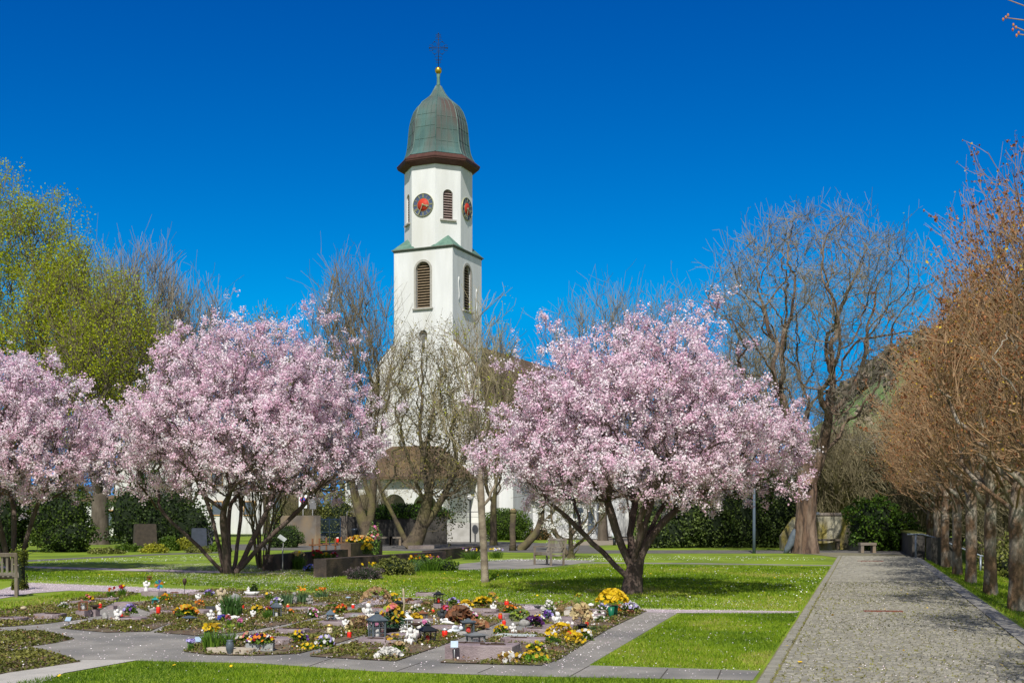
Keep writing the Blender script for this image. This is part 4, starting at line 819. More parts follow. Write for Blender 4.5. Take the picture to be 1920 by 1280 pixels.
bush('laurel_bush', 'round glossy green clipped bush in front of the white annex', 'bush', bx(948, 1012), [(0, 0, 1.0, 1.95, 1.5, 1.35, 0)], 9500, .085, L_box, 8, lump=.05)
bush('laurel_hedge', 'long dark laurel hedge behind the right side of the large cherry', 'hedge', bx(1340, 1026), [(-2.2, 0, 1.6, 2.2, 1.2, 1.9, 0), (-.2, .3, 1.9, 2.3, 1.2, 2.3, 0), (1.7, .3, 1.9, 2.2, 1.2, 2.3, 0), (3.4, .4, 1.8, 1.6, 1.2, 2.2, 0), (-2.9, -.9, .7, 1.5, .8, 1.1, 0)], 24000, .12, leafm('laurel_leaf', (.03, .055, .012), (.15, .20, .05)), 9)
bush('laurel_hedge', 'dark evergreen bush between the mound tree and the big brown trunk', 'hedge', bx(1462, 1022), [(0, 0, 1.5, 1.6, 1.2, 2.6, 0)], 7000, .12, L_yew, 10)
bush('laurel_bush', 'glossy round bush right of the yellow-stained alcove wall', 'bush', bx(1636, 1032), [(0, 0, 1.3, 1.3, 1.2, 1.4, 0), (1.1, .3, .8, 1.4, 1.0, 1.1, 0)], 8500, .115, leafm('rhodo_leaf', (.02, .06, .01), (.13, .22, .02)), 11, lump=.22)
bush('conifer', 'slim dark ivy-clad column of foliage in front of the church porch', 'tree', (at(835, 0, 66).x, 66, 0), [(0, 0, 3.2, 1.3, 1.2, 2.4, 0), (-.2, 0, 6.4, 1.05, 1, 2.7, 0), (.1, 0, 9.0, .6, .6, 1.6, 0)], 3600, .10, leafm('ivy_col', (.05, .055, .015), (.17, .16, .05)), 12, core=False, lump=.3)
bush('hedge', 'green hedge visible through the far right end behind the linden trunks', 'hedge', (20.5, 44, -1.9), [(0, 0, 1.4, 1.8, 6, 1.6, 0), (3, -8, 1.4, 2.2, 6, 1.9, 0)], 16000, .12, L_ol, 13)
bush('hedge', 'bright green ivy-covered hedge between the two right-hand linden trunks', 'hedge', (16.9, 34, -2.1), [(0, 0, 1.3, 1.4, 4, 1.5, 0), (1.0, 1, 2.6, 1.2, 2.5, 2.2, 0)], 14000, .1, L_ivy, 14)
# thicket and brush behind the right end: single bare shrubs
proto = None; rgb = np.random.default_rng(77)
brl = []
for k in range(3):
    brl.append(tree('thicket_shrub', 'bare olive-brown thicket shrub behind the alcove wall and path end', 'shrub', (0, 0, 0), 200+k, [(.8, 1.0), (2.5, 2.0), (4.5, 2.6), (6.5, 2.2), (8.2, .8)], .13, .02, 150, .9, stems(3, [(a_, .25, 1.0) for a_ in (0, 70, 150, 220, 290)], .2, 1), bark=B_to, tipmat=B_to,
                    tw=[(1700, 1.6, .6, .5, .022, .014, 4), (2200, 1.0, .4, .7, .014, .01, 3)], leaves=[(900, 2, .12, .09, .2, 1, 1)], group='bare shrubs of the thicket behind the path end', leafname='buds', jit=2))
spots = [(1545, 74), (1590, 78), (1635, 73), (1680, 76), (1725, 70), (1570, 92), (1620, 96), (1665, 90), (1715, 94), (1760, 84), (1800, 78), (1850, 74), (1900, 70), (1790, 62), (1850, 56), (1915, 50), (1500, 84), (1460, 90), (1400, 96), (1745, 62), (1820, 66), (1880, 60), (1640, 84), (1540, 100), (700, 78), (560, 80), (1250, 82)]
for k, (px, Yd) in enumerate(spots):
    t = brl[k] if k < 3 else copy_tree(brl[k % 3]); X_ = (px-960)/F*Yd; t.location = (X_, Yd, bank(X_, Yd) if Yd < 66 else 0); t.rotation_euler = (0, 0, rgb.uniform(0, 6)); s_ = rgb.uniform(.8, 1.3)*(.4 if px < 1200 else (.6 if px < 1540 else (.5 if Yd > 80 and px < 1770 else .8))); t.scale = (s_*1.1, s_, s_)
    if px < 1200: t['label'] = 'low bare shrub near the churchyard buildings'; t['group'] = 'low bare shrubs near the churchyard buildings'
# far wood on the hill top and slope
VV = []; FF = []; RR = []; off = 0
for k in range(420):
    px = rgb.uniform(1560, 1990); Yd = rgb.uniform(395, 560) if k < 330 else rgb.uniform(200, 330); X_ = (px-960)/F*Yd
    if k >= 330 and rgb.uniform() < .55: continue
    h_ = rgb.uniform(5, 9) if k < 330 else rgb.uniform(3, 6); z0 = hillz(X_, Yd); d = rgb.normal(size=(70, 3)); d /= np.linalg.norm(d, axis=1, keepdims=True)
    pc = d*rgb.uniform(.5, 1, 70)[:, None]*np.array([h_*.42, h_*.42, h_*.5])+np.array([X_, Yd, z0+h_*.5]); v, f = quads(rgb, pc, 1.5, .2); VV.append(v); FF.append(f+off); off += len(v); RR.append(np.clip(rgb.uniform(.1, .9)+rgb.normal(size=70)*.15, 0, 1))
tag(link('far_wood', npmesh('far_wood', np.concatenate(VV), np.concatenate(FF), leafm('far_wood_haze_leaf', (.16, .12, .10), (.26, .21, .14), .1), rnd=np.concatenate(RR))), 'haze-lightened purple-brown bare wood crowning the far green hill at right', 'wood', kind='stuff')  # bare-wood tones lightened to stand in for distance haze
VV = []; FF = []; RR = []; off = 0
for k in range(150):
    px = rgb.uniform(-150, 1500); Yd = rgb.uniform(150, 230); X_ = (px-960)/F*Yd; h_ = rgb.uniform(5, 10); d = rgb.normal(size=(160, 3)); d /= np.linalg.norm(d, axis=1, keepdims=True)
    pc = d*rgb.uniform(.5, 1, 160)[:, None]*np.array([h_*.6, h_*.4, h_*.55])+np.array([X_, Yd, h_*.42]); v, f = quads(rgb, pc, .9, .2); VV.append(v); FF.append(f+off); off += len(v); RR.append(np.clip(rgb.uniform(.1, .9)+rgb.normal(size=160)*.15, 0, 1))
tag(link('far_trees', npmesh('far_trees', np.concatenate(VV), np.concatenate(FF), leafm('far_tree_leaf', (.07, .08, .035), (.19, .19, .08), .1), rnd=np.concatenate(RR))), 'distant belt of low trees seen between trunks behind the church and houses', 'trees', kind='stuff')
# two far white houses between the brush
for k, (px, Yd, w_, lab) in enumerate([(1575, 190, 14, 'far white house seen through the brush right of the big trunk'), (1650, 230, 12, 'second far white house behind the brush nearer the lindens')]):
    X_ = (px-960)/F*Yd; t = thing('far_house', lab, 'house', (X_, Yd, hillz(X_, Yd)-.5), R_(10)); z_ = 4.2
    g = MB(); g.box((0, 4, z_/2), (w_, 8, z_)); g.build('wall', M_wall, t); g = MB(); g.prism([(-w_/2-.5, z_), (w_/2+.5, z_), (0, z_+2)], -8.5, .5, XZ); g.build('roof', mat('grey_roof', (.16, .15, .16), .8), t)
    for x in (-4, 0, 4):
        g = MB(); g.box((x, -.02, 2.6), (1.2, .1, 1.2)); g.build('window', mat('blue_grey_glass', None), t)
# ================================================================ grass, daisies, petals
def blades(name, polys, dens, h, w_, seed, z=0., lm=None, lean=.5, excl=(), bankz=False, hvar=.5):
    rg = np.random.default_rng(seed); X = []; Y = []
    for p in polys:
        x, y = samp(rg, p, int(area(p)*dens)); X.append(x); Y.append(y)
    x = np.concatenate(X); y = np.concatenate(Y)
    for e_ in excl: m = ~inpoly(x, y, e_); x, y = x[m], y[m]
    n = len(x); zz = hz(x, y) if bankz else np.zeros(n); a_ = rg.uniform(0, 6.28, n); hh = h*rg.uniform(1-hvar, 1+hvar, n)*(1+.25*np.sin(x*2.1)*np.sin(y*1.7)); l_ = rg.normal(size=(n, 2))*lean*hh[:, None]
    sc_ = np.clip(y/14, 1, 2.6)
    ux = np.cos(a_)*w_*sc_/2; uy = np.sin(a_)*w_*sc_/2
    V = np.stack([np.stack([x-ux, y-uy, zz+z], 1), np.stack([x+ux, y+uy, zz+z], 1), np.stack([x+l_[:, 0], y+l_[:, 1], zz+z+hh], 1)], 1).reshape(-1, 3)
    cl = .5+.22*np.sin(x*1.3+1)*np.sin(y*.9)+.18*np.sin(x*.4+y*.5)+.2*np.sin(x*4.1+2*np.sin(y*2.3))*np.sin(y*3.7+np.sin(x*3))+.25*(np.sin(x*.9+1.7*np.sin(y*.6))*np.sin(y*.75+x*.2) > .7)
    return tag(link(name, npmesh(name, V, np.arange(3*n).reshape(n, 3), lm or L_grass, rnd=np.clip(cl+rg.normal(size=n)*.22, 0, 1))), kind='stuff')
L_grass = rampmat('grass_blade', [(0, (.09, .17, .012)), (.5, (.21, .33, .014)), (.85, (.32, .43, .02)), (1, (.42, .40, .10))], .5, .4)
lawn_front = GP([(-60, 1300), (60, 1276), (262, 1240), (480, 1245), (700, 1260), (1000, 1270), (1408, 1277), (1400, 1300)]); lawn_right = GP([(1106, 1247), (1278, 1151)])+[PF(-1.1, 20.2), PF(-1.1, 12.7)]
blades('lawn_grass', [lawn_front, lawn_right], 2600, .030, .010, 1)
mid = [PF(-1.1, 39), PF(-1.1, 20.9)]+GP([ (1200, 1140), (900, 1126), (640, 1110), (400, 1099), (60, 1088), (-60, 1090), (-60, 1068), (400, 1076), (840, 1070), (1040, 1066), (1120, 1058)]); lft = GP([(-80, 1130), (20, 1127), (150, 1110), (345, 1117), (150, 1136), (-80, 1166)])
blades('lawn_grass', [mid, lft], 420, .04, .013, 2); blades('lawn_grass', [[PF(2.55, 9), PF(3.6, 9), PF(7, 20), PF(8, 45), PF(2.55, 48)]], 260, .06, .013, 3, bankz=True)
edge = []
def scat(name, polys, dens, size, seed, m_, z=.03, label=None, excl=(), flat=True, bankz=False):
    rg = np.random.default_rng(seed); X = []; Y = []
    for p, f_ in polys: x, y = samp(rg, p, int(area(p)*dens*f_)); X.append(x); Y.append(y)
    x = np.concatenate(X); y = np.concatenate(Y); n = len(x); zz = (hz(x, y) if bankz else 0)+z*rg.uniform(.5, 1.1, n)
    V, Fc = quads(rg, np.stack([x, y, zz], 1), size, 3.0 if flat else .5); return tag(link(name, npmesh(name, V, Fc, m_, rnd=rg.uniform(0, 1, n))), kind='stuff')
M_petal = rampmat('petal', [(0, (.62, .45, .52)), (.6, (.82, .72, .75)), (1, (.92, .88, .88))], .6, .1)
scat('fallen_petals', [(GP([(0, 1122), (60, 1112), (130, 1107), (345, 1113), (600, 1128), (860, 1141), (1100, 1146), (1490, 1150), (1500, 1146), (1150, 1141), (900, 1133), (640, 1120), (400, 1107), (200, 1098), (47, 1092), (0, 1106)]), 3.2), (GP([(40, 1092), (400, 1100), (900, 1128), (1480, 1143), (1500, 1130), (900, 1105), (400, 1085), (40, 1080)]), .8), (GP([(250, 1060), (420, 1056), (640, 1078), (600, 1100), (300, 1085)]), 2.0), (pave, .42), (lawn_right, .22), (GP([(1050, 1258), (1280, 1148), (1240, 1146), (980, 1250)]), .8), (lawn_front, .05), ([PF(-.9, 9), PF(1.5, 9), PF(1.5, 30), PF(-.9, 30)], .25)], 150, .0135, 5, M_petal, z=.035)
scat('daisies', [(mid, .6), (GP([(1100, 1051), (1540, 1052), (1550, 1046), (1100, 1042)]), 2.2), (GP([(60, 1060), (420, 1052), (420, 1040), (60, 1052)]), 3.0), (GP([(1440, 1100), (1500, 1130), (1545, 1080), (1520, 1070)]), 1.6), (GP([(1000, 1054), (1200, 1052), (1200, 1048), (1050, 1047)]), 6), (GP([(900, 1054), (1060, 1050), (1000, 1048), (900, 1050)]), 9)], 9, .026, 6, mat('daisy_white', (.85, .85, .8), .6), z=.05)
scat('dandelions', [(mid, .5), (lawn_front, 1.2), (lft, 1), ([PF(-1, 9), PF(2, 9), PF(2, 30), PF(-1, 30)], 1.2)], .45, .045, 7, mat('dandelion_yellow', (.75, .48, .01), .6), z=.045)
blades('path_moss', [[PF(-1.0, 9.5), PF(2.0, 9.5), PF(2.0, 30), PF(-1.0, 30)]], 230, .022, .018, 8, z=.004, lm=leafm('moss', (.10, .10, .02), (.24, .24, .04)), lean=1.2)
# brown mound under the tree right of the lamp
g = MB(); p = P(1440, 1026); g.ell((0, 0, -.1), (2.2, 1.6, .55), 18, 8); tag(g.build('mound', mat('leaf_litter', (.16, .09, .055), .95, (.08, .05, .03), 9, bump=1.5, bscale=20), None, (p.x, p.y+2.2, 0)), kind='structure')
# ================================================================ grave field
M_por = mat('porphyry', (.27, .205, .215), .8, (.19, .15, .155), 14, bump=.5, bscale=60, col3=(.33, .27, .27), scale3=3)
M_gran = mat('grey_granite', (.20, .20, .20), .7, (.29, .29, .28), 30, bump=.2)
M_marb = mat('pale_marble', (.50, .54, .52), .6, (.40, .44, .42), 6, bump=.4, bscale=40)
M_wht = mat('white_plaster', (.78, .77, .74), .6, (.68, .66, .62), 20)
M_gw = mat('grey_figure', (.36, .35, .33), .8, (.22, .21, .19), 25)
M_beige = mat('beige_figure', (.50, .42, .28), .8, (.38, .31, .2), 20)
M_blk = mat('dark_figure', (.04, .045, .05), .6)
M_lan = mat('lantern_metal', (.085, .11, .13), .45, (.13, .155, .17), 20, metal=.3)
M_lbk = mat('black_metal', (.025, .028, .032), .5, metal=.3)
M_rust = mat('rusty_metal', (.26, .10, .04), .85, (.16, .075, .04), 25, bump=.5)
M_teal = mat('teal_metal', (.02, .26, .24), .5)
M_lwh = mat('white_metal', (.62, .66, .66), .6)
M_red = mat('candle_red', (.80, .03, .015), .35, trans=.3)
M_redg = mat('red_glass', (.80, .03, .015), .35)
M_gold2 = mat('gold_lid', (.55, .40, .12), .4, metal=.6)
M_silv = mat('silver_lid', (.6, .6, .58), .4, metal=.6)
M_ter = mat('terracotta', (.50, .21, .12), .8, (.42, .18, .11), 20)
M_gla = bpy.data.materials.new('lantern_glass'); M_gla.use_nodes = True
_n = M_gla.node_tree.nodes; _l = M_gla.node_tree.links; _t = _n.new('ShaderNodeBsdfTransparent'); _g = _n.new('ShaderNodeBsdfGlossy'); _g.inputs['Roughness'].default_value = .05; _s = _n.new('ShaderNodeMixShader'); _s.inputs[0].default_value = .10
_l.new(_t.outputs[0], _s.inputs[1]); _l.new(_g.outputs[0], _s.inputs[2]); _l.new(_s.outputs[0], _n['Material Output'].inputs[0])
def pl(px, py, z=0): p = P(px, py, z); return (p.x, p.y, z)
# beds ---------------------------------------------------------------------
M_orn = mat('bronze_ornament', (.07, .045, .03), .6, metal=.3)
OR = [(-.08, -.03, .22, .018, 1)]
slabs = [
 (18, 1166, .42, .34, .05, 'rough pinkish slab at the far left edge, nearest the lower ground cover', OR), (88, 1160, .46, .36, .06, 'pinkish slab with dark inscription plate under the round pale stone', [(.05, .0, .2, .14, 0)]), (150, 1134, .44, .34, .05, 'flat grey-pink slab behind the rusty block lantern', None),
 (196, 1128, .42, .34, .05, 'grey-pink slab in front of the red-pink tulips at the back left', OR), (232, 1136, .40, .3, .05, 'flat slab between purple pansies and block lantern', None), (286, 1118, .5, .34, .09, 'pinkish slab carrying the white madonna figure', None), (306, 1152, .5, .3, .05, 'thin slab behind the red candle with gold lid', OR),
 (372, 1118, .46, .32, .06, 'slab behind the rusty-topped lantern at the back', None), (240, 1166, .5, .34, .05, 'pinkish slab carrying the white angel holding a red candle', OR), (472, 1124, .44, .3, .05, 'slab carrying the white boat planter', None), (372, 1152, .4, .32, .06, 'slab with slanted dark plaque behind white cherubs', None),
 (560, 1146, .46, .34, .05, 'slab carrying the crouching thinker figure', OR), (604, 1140, .42, .3, .05, 'slab behind the grey ball figure', None), (512, 1208, .5, .36, .06, 'rough pinkish slab behind the concrete planter', OR), (546, 1190, .46, .32, .06, 'slab with dark bronze twig beside the pale walkway', [(0, 0, .3, .02, 1), (.05, .06, .16, .015, 0)]),
 (628, 1176, .52, .38, .07, 'broad pinkish slab between grey house lantern and gold candle glass', OR), (672, 1160, .48, .34, .06, 'slab beside the seated white angel', None), (714, 1210, .62, .42, .06, 'broad pinkish slab carrying the largest lantern', OR), (756, 1200, .5, .34, .06, 'slab under the kneeling white angels', None),
 (790, 1172, .46, .32, .07, 'slab carrying the rust-roofed lantern', None), (800, 1118, .5, .32, .06, 'slab at the back below the tall black lantern', OR), (770, 1134, .44, .32, .06, 'slab with brown wreath behind the driftwood pole', None), (838, 1184, .46, .34, .06, 'slab with black statuette between white figures', None),
 (712, 1150, .42, .3, .06, 'slab with terracotta trough at its end', None), (906, 1152, .52, .36, .07, 'pinkish slab in front of the yellow pansies in the small pot', None), (930, 1160, .48, .34, .07, 'long pinkish slab ending at the square stone planter', OR), (1014, 1188, .5, .36, .05, 'slab behind the pale marble slab', OR),
 (1048, 1184, .46, .32, .07, 'slab with raised edge behind the red candle and yellow bouquet', None), (1062, 1172, .5, .3, .10, 'wedge-shaped pinkish stone behind the reading white angel', None), (1108, 1162, .5, .34, .07, 'pinkish slab behind the cream roses', None), (985, 1208, .62, .34, .06, 'pinkish slab in front of the pale marble slab', OR),
 (930, 1226, .62, .34, .06, 'slab with bronze cross behind the big pinkish block', [(-.15, .03, .3, .022, 1)]), (1120, 1150, .44, .3, .05, 'flat slab behind the row of white stones', None), (1010, 1152, .4, .3, .05, 'slab near the purple and white flowers', None), (415, 1232, .42, .22, .05, None, None),
]
rects = [(px, py, w_, d_) for (px, py, w_, d_, h, lab, orn) in slabs if lab]+[(905, 1238, .8, .42), (968, 1198, .56, .3), (428, 1226, .6, .2)]
beds = [
 ('front of the left edge', [(-60, 1196), (0, 1186), (75, 1184), (140, 1198), (100, 1206), (0, 1220), (-60, 1228)]),
 ('at the lower left corner beside the light concrete path', [(-60, 1230), (0, 1223), (80, 1222), (152, 1241), (80, 1252), (0, 1264), (-60, 1274)]),
 ('round the back left slabs', [(-80, 1150), (0, 1146), (110, 1130), (210, 1112), (260, 1112), (200, 1136), (162, 1160), (80, 1170), (-80, 1182)]),
 ('below the white angel at left', [(112, 1178), (165, 1166), (270, 1160), (290, 1150), (240, 1135), (400, 1105), (560, 1112), (420, 1142), (330, 1163), (280, 1184), (200, 1186)]),
 ('in the large middle left bed', [(292, 1186), (330, 1163), (420, 1142), (560, 1112), (690, 1112), (700, 1122), (650, 1140), (560, 1166), (450, 1186), (370, 1192)]),
 ('in the front bed with the concrete planter', [(344, 1222), (370, 1208), (455, 1196), (560, 1170), (660, 1146), (760, 1126), (850, 1128), (740, 1172), (640, 1204), (560, 1226), (470, 1230), (390, 1228)]),
 ('in the bed round the large lantern', [(580, 1231), (650, 1208), (745, 1172), (855, 1128), (960, 1130), (985, 1140), (930, 1170), (830, 1210), (742, 1240), (660, 1236)]),
 ('in the right bed beside the long walkway', [(824, 1243), (870, 1218), (960, 1178), (1040, 1136), (1170, 1136), (1212, 1146), (1140, 1180), (1050, 1236), (1015, 1248), (920, 1246)]),
]
bedw = []
for k, (lab, px) in enumerate(beds):
    poly = GP(px); bedw.append(poly); sheet('flower_bed', poly, .009+.001*k, M_soil)
    rg = np.random.default_rng(300+k); n = int(area(poly)*1500); x, y = samp(rg, poly, n)
    cl = np.sin(x*3.3+k)*np.sin(y*2.9)+.4*np.sin(x*8)*np.sin(y*7+k)
    m = (cl > -.30) if k > 1 else (cl > -1.5); x, y, cl = x[m], y[m], cl[m]; n = len(x)
    keep = np.ones(len(x), bool)
    for (qx, qy, qw, qd) in rects:
        c_ = P(qx, qy); c_.y += qd*.35; dx, dy = x-c_.x, y-c_.y; cg, sg = math.cos(-GRID), math.sin(-GRID); u_ = dx*cg-dy*sg; v_ = dx*sg+dy*cg
        keep &= ~((np.abs(u_) < qw*.5) & (np.abs(v_) < qd*.5)); near = (np.abs(u_) < qw*.5+.18) & (np.abs(v_) < qd*.5+.12); keep &= ~(near & (rg.uniform(size=len(x)) < .45))
    x, y, cl = x[keep], y[keep], cl[keep]; n = len(x)
    # height falls to zero at the rim
    A = np.array(poly); B_ = np.roll(A, -1, 0); dmin = np.full(n, 9.)
    for a_, b_ in zip(A, B_):
        ab = b_-a_; t = np.clip(((x-a_[0])*ab[0]+(y-a_[1])*ab[1])/(ab@ab), 0, 1); dmin = np.minimum(dmin, np.hypot(x-a_[0]-t*ab[0], y-a_[1]-t*ab[1]))
    hh = np.clip(dmin/.14, .25, 1)*(.04+.02*np.clip(cl, -1, 1)+.015*np.sin(x*17)*np.sin(y*13))
    if k in (0, 1): hh = hh*1.5
    z = .01+hh*rg.uniform(.3, 1.05, n)
    jx = rg.normal(size=(n, 2))*.012
    V, Fc = quads(rg, np.stack([x+jx[:, 0], y+jx[:, 1], z], 1), .030, .9)
    tag(link('ground_cover', npmesh('ground_cover', V, Fc, leafm('cover_leaf', None, None), rnd=np.clip(.42+.28*cl+rg.normal(size=n)*.25-.3*(dmin < .05), 0, 1))), 'low olive ground cover '+lab, kind='stuff')
scat('leaf_litter', [(b_, 1) for b_ in bedw], 110, .026, 44, rampmat('litter', [(0, (.10, .055, .03)), (.5, (.24, .13, .07)), (.86, (.34, .26, .16)), (.93, (.7, .62, .6)), (1, (.8, .74, .74))], .8, .1), z=.07, flat=False)
# slabs ----------------------------------------------------------------------
M_orn = mat('bronze_ornament', (.07, .045, .03), .6, metal=.3)
def slab(px, py, w_, d_, h, label, m_=None, orn=None, rz=None, rough=True, z=0):
    x, y, _ = pl(px, py); t = thing('gravestone', label, 'gravestone', (x, y+d_*.35, z), GRID if rz is None else rz)
    rg = random.Random(px*7+py); pts = []
    for i in range(14):
        a_ = 2*math.pi*i/14; c_, s_ = math.cos(a_), math.sin(a_); k = 1/max(abs(c_), abs(s_)); k *= rg.uniform(.93, 1.02) if rough else 1
        pts.append((c_*k*w_/2, s_*k*d_/2))
    if not rough: pts = [(-w_/2, -d_/2), (w_/2, -d_/2), (w_/2, d_/2), (-w_/2, d_/2)]
    n = len(pts); g = MB(); ins = .985; vs = [(a_, b_, -.02) for a_, b_ in pts]+[(a_, b_, h-.008) for a_, b_ in pts]+[(a_*ins, b_*ins, h) for a_, b_ in pts]
    g.add(vs, [tuple(range(n))[::-1], tuple(range(2*n, 3*n))]+[(i, (i+1) % n, n+(i+1) % n, n+i) for i in range(n)]+[(n+i, n+(i+1) % n, 2*n+(i+1) % n, 2*n+i) for i in range(n)]); g.build('slab', m_ or M_por, t)
    if orn:
        g = MB()
        for (ox, oy, ow, od, cross) in orn:
            g.box((ox, oy, h+.006), (ow, od, .014)); 
            if cross: g.box((ox-ow*.2, oy, h+.007), (.02, .09, .015))
        g.build('ornament', M_orn, t)
    return t
OR = [(-.08, -.03, .22, .018, 1)]
for (px, py, w_, d_, h, lab, orn) in slabs:
    if lab: slab(px, py, w_, d_, h+.02, lab, None, orn)
slab(905, 1238, .80, .42, .18, 'big raised pinkish block with bronze crosses in the right bed', M_por, [(-.16, .04, .34, .02, 1), (.14, -.08, .3, .02, 1), (.17, .02, .16, .018, 1)], rough=False, rz=GRID+R_(3))
slab(968, 1198, .56, .30, .055, 'pale greenish marble slab in the right bed', M_marb, rz=GRID-.05)
slab(428, 1226, .62, .22, .07, 'pale sandy stone behind the dark vase at the front', mat('sandstone', (.50, .44, .35), .9, (.40, .34, .26), 8, bump=.5), None)
# figurines, lanterns, flowers -------------------------------------------------
def figure(name, label, cat, px, py, h, m_, kind='angel', rz=0, z=0, group=None):
    h *= 1.22; t = thing(name, label, cat, pl(px, py)[:2]+(z,), rz, group); g = MB(); w_ = MB()
    if kind == 'angel':
        g.lathe([(.20, -.01), (.22, .06), (.17, .3), (.13, .5), (.15, .62), (.12, .7), (.05, .75), (.04, .78)], 12); g.ell((0, -.02, .87), (.115, .12, .13)); g.ell((0, .02, .9), (.125, .12, .12))
        for s in (1, -1): g.tube([(s*.13, 0, .66), (s*.17, -.10, .52), (s*.04, -.17, .56)], [.05, .045, .03], 6); g.ell((s*.09, -.07, .02), (.08, .12, .05))
        for s in (1, -1): w_.ell((s*.17, .12, .66), (.14, .035, .26), M=Matrix.Rotation(s*.45, 4, 'Y'))
    elif kind == 'sit':
        g.ell((0, .02, .2), (.26, .22, .2)); g.ell((0, .05, .47), (.17, .15, .24)); g.ell((0, 0, .8), (.15, .15, .16)); g.ell((0, .05, .85), (.16, .14, .13))
        for s in (1, -1): g.tube([(s*.15, .02, .6), (s*.24, -.1, .42), (s*.12, -.2, .5), (s*.05, -.14, .66)], [.06, .055, .045, .035], 7); g.tube([(s*.12, 0, .2), (s*.22, -.28, .28), (s*.2, -.36, .04)], [.1, .085, .06], 7); w_.ell((s*.2, .18, .52), (.15, .04, .2), M=Matrix.Rotation(s*.5, 4, 'Y'))
    elif kind == 'think':
        g.ell((0, 0, .12), (.26, .24, .12)); g.ell((0, .06, .42), (.19, .18, .26)); g.ell((.02, -.05, .82), (.16, .17, .18))
        for s in (1, -1): g.tube([(s*.1, 0, .2), (s*.16, -.24, .42), (s*.15, -.22, .06)], [.09, .08, .06], 7); g.tube([(s*.17, .03, .56), (s*.16, -.18, .42), (s*.06, -.17, .66)], [.06, .05, .04], 7)
    elif kind == 'bird':
        g.ell((0, 0, .3), (.5, .28, .26)); g.ell((-.46, 0, .62), (.14, .13, .14)); g.tube([(-.3, 0, .35), (-.44, 0, .5), (-.46, 0, .62)], [.18, .11, .1], 8); g.tube([(-.57, 0, .6), (-.72, 0, .56)], [.05, .015], 6); g.tube([(.4, 0, .34), (.68, 0, .5)], [.16, .03], 7)
        for s in (1, -1): w_.ell((.08, s*.22, .4), (.34, .05, .17))
    elif kind == 'lie':
        g.tube([(-.5, 0, .16), (-.2, 0, .24), (.2, 0, .2), (.55, 0, .12), (.8, .05, .1)], [.14, .2, .19, .12, .07], 9); g.ell((-.62, 0, .4), (.17, .17, .18)); g.tube([(-.35, -.1, .3), (-.5, -.2, .12), (-.66, -.22, .1)], [.07, .06, .05], 7)
        for s in (1, -1): w_.ell((-.15, s*.16, .45), (.22, .05, .2), M=Matrix.Rotation(s*-.4, 4, 'X'))
    for b in (g, w_): b.v = [(x*h, y*h, z_*h) for x, y, z_ in b.v]
    g.build('body', m_, t)
    if w_.v: w_.build('wings', m_, t)
    return t
def lantern(label, px, py, h, w_, m_=None, roof='pyramid', candle=True, grid=False, z=0, roofm=None, flare=1.0, rz=None, ring=True, group=None):
    h *= 1.12; w_ *= 1.12; m_ = m_ or M_lan; t = thing('lantern', label, 'lantern', pl(px, py)[:2]+(z,), R_(28) if rz is None else rz, group)
    hb = h*.60; b = w_/2; p_ = w_*.055; tb = b*flare
    g = MB(); g.box((0, 0, h*.025), (w_*1.02, w_*1.02, h*.05)); g.build('base', m_, t)
    g = MB()
    for sx_ in (1, -1):
        for sy_ in (1, -1): g.tube([(sx_*(b-p_), sy_*(b-p_), h*.045), (sx_*(tb-p_), sy_*(tb-p_), hb)], p_*1.3, 4, False)
    for k in range(4):
        Rm = Matrix.Rotation(k*math.pi/2, 4, 'Z'); g.box((0, 0, 0), (2*tb, p_*2, p_*2), M=Rm @ Matrix.Translation((0, -tb+p_, hb)))
        if grid:
            for zz in (.33, .66): g.box((0, 0, 0), (2*b, p_*.8, p_*.9), M=Rm @ Matrix.Translation((0, -b+p_, hb*zz)))
            for xx in (-.33, .33) if k % 2 else (0,): g.box((0, 0, 0), (p_*.9, p_*.7, hb), M=Rm @ Matrix.Translation((xx*b*2*.5, -b+p_, hb*.5)))
    g.build('frame', m_, t)
    g = MB(); zt = hb+p_
    if roof == 'pyramid': g.box((0, 0, zt+h*.012), (2*tb*1.22, 2*tb*1.22, h*.024)); g.lathe([(tb*1.22*1.38, zt+h*.024), (tb*.5, zt+h*.20), (tb*.36, zt+h*.215), (tb*.34, zt+h*.27), (tb*.5, zt+h*.275), (.0005, zt+h*.33)], 4, rot=math.pi/4, smooth=False)
    elif roof == 'flat': g.box((0, 0, zt+h*.03), (2*tb*1.3, 2*tb*1.3, h*.05)); g.lathe([(tb*1.1, zt+h*.05), (tb*.25, zt+h*.2), (.001, zt+h*.22)], 4, rot=math.pi/4, smooth=False)
    elif roof == 'open': g.box((0, 0, zt+h*.17), (2*tb, 2*tb, h*.05)); [g.box((sx_*(tb-p_), sy_*(tb-p_), zt+h*.075), (p_*2.4, p_*2.4, h*.16)) for sx_ in (1, -1) for sy_ in (1, -1)]
    elif roof == 'gable': g.prism([(-tb*1.3, zt), (tb*1.3, zt), (0, zt+h*.34)], -tb*1.2, tb*1.2, XZ)
    r_ = g.build('roof', roofm or m_, t)
    if ring and roof in ('pyramid',):
        g = MB(); g.tube([(h*.05*math.cos(q), 0, zt+h*.36+h*.05*math.sin(q)) for q in np.linspace(0, 6.28, 13)], h*.008, 5); g.build('ring', m_, r_)
    g = MB()
    for k in range(4): g.box((0, 0, 0), (2*b*.86, .001, hb*.86), M=Matrix.Rotation(k*math.pi/2, 4, 'Z') @ Matrix.Translation((0, -b+p_*1.5, hb*.52)))
    g.build('glass', M_gla, t)
    if candle: g = MB(); g.lathe([(w_*.20, h*.05), (w_*.22, h*.1), (w_*.20, h*.36), (w_*.12, h*.4)], 10); g.build('candle', M_redg if candle != 'white' else M_wht, t)
    return t
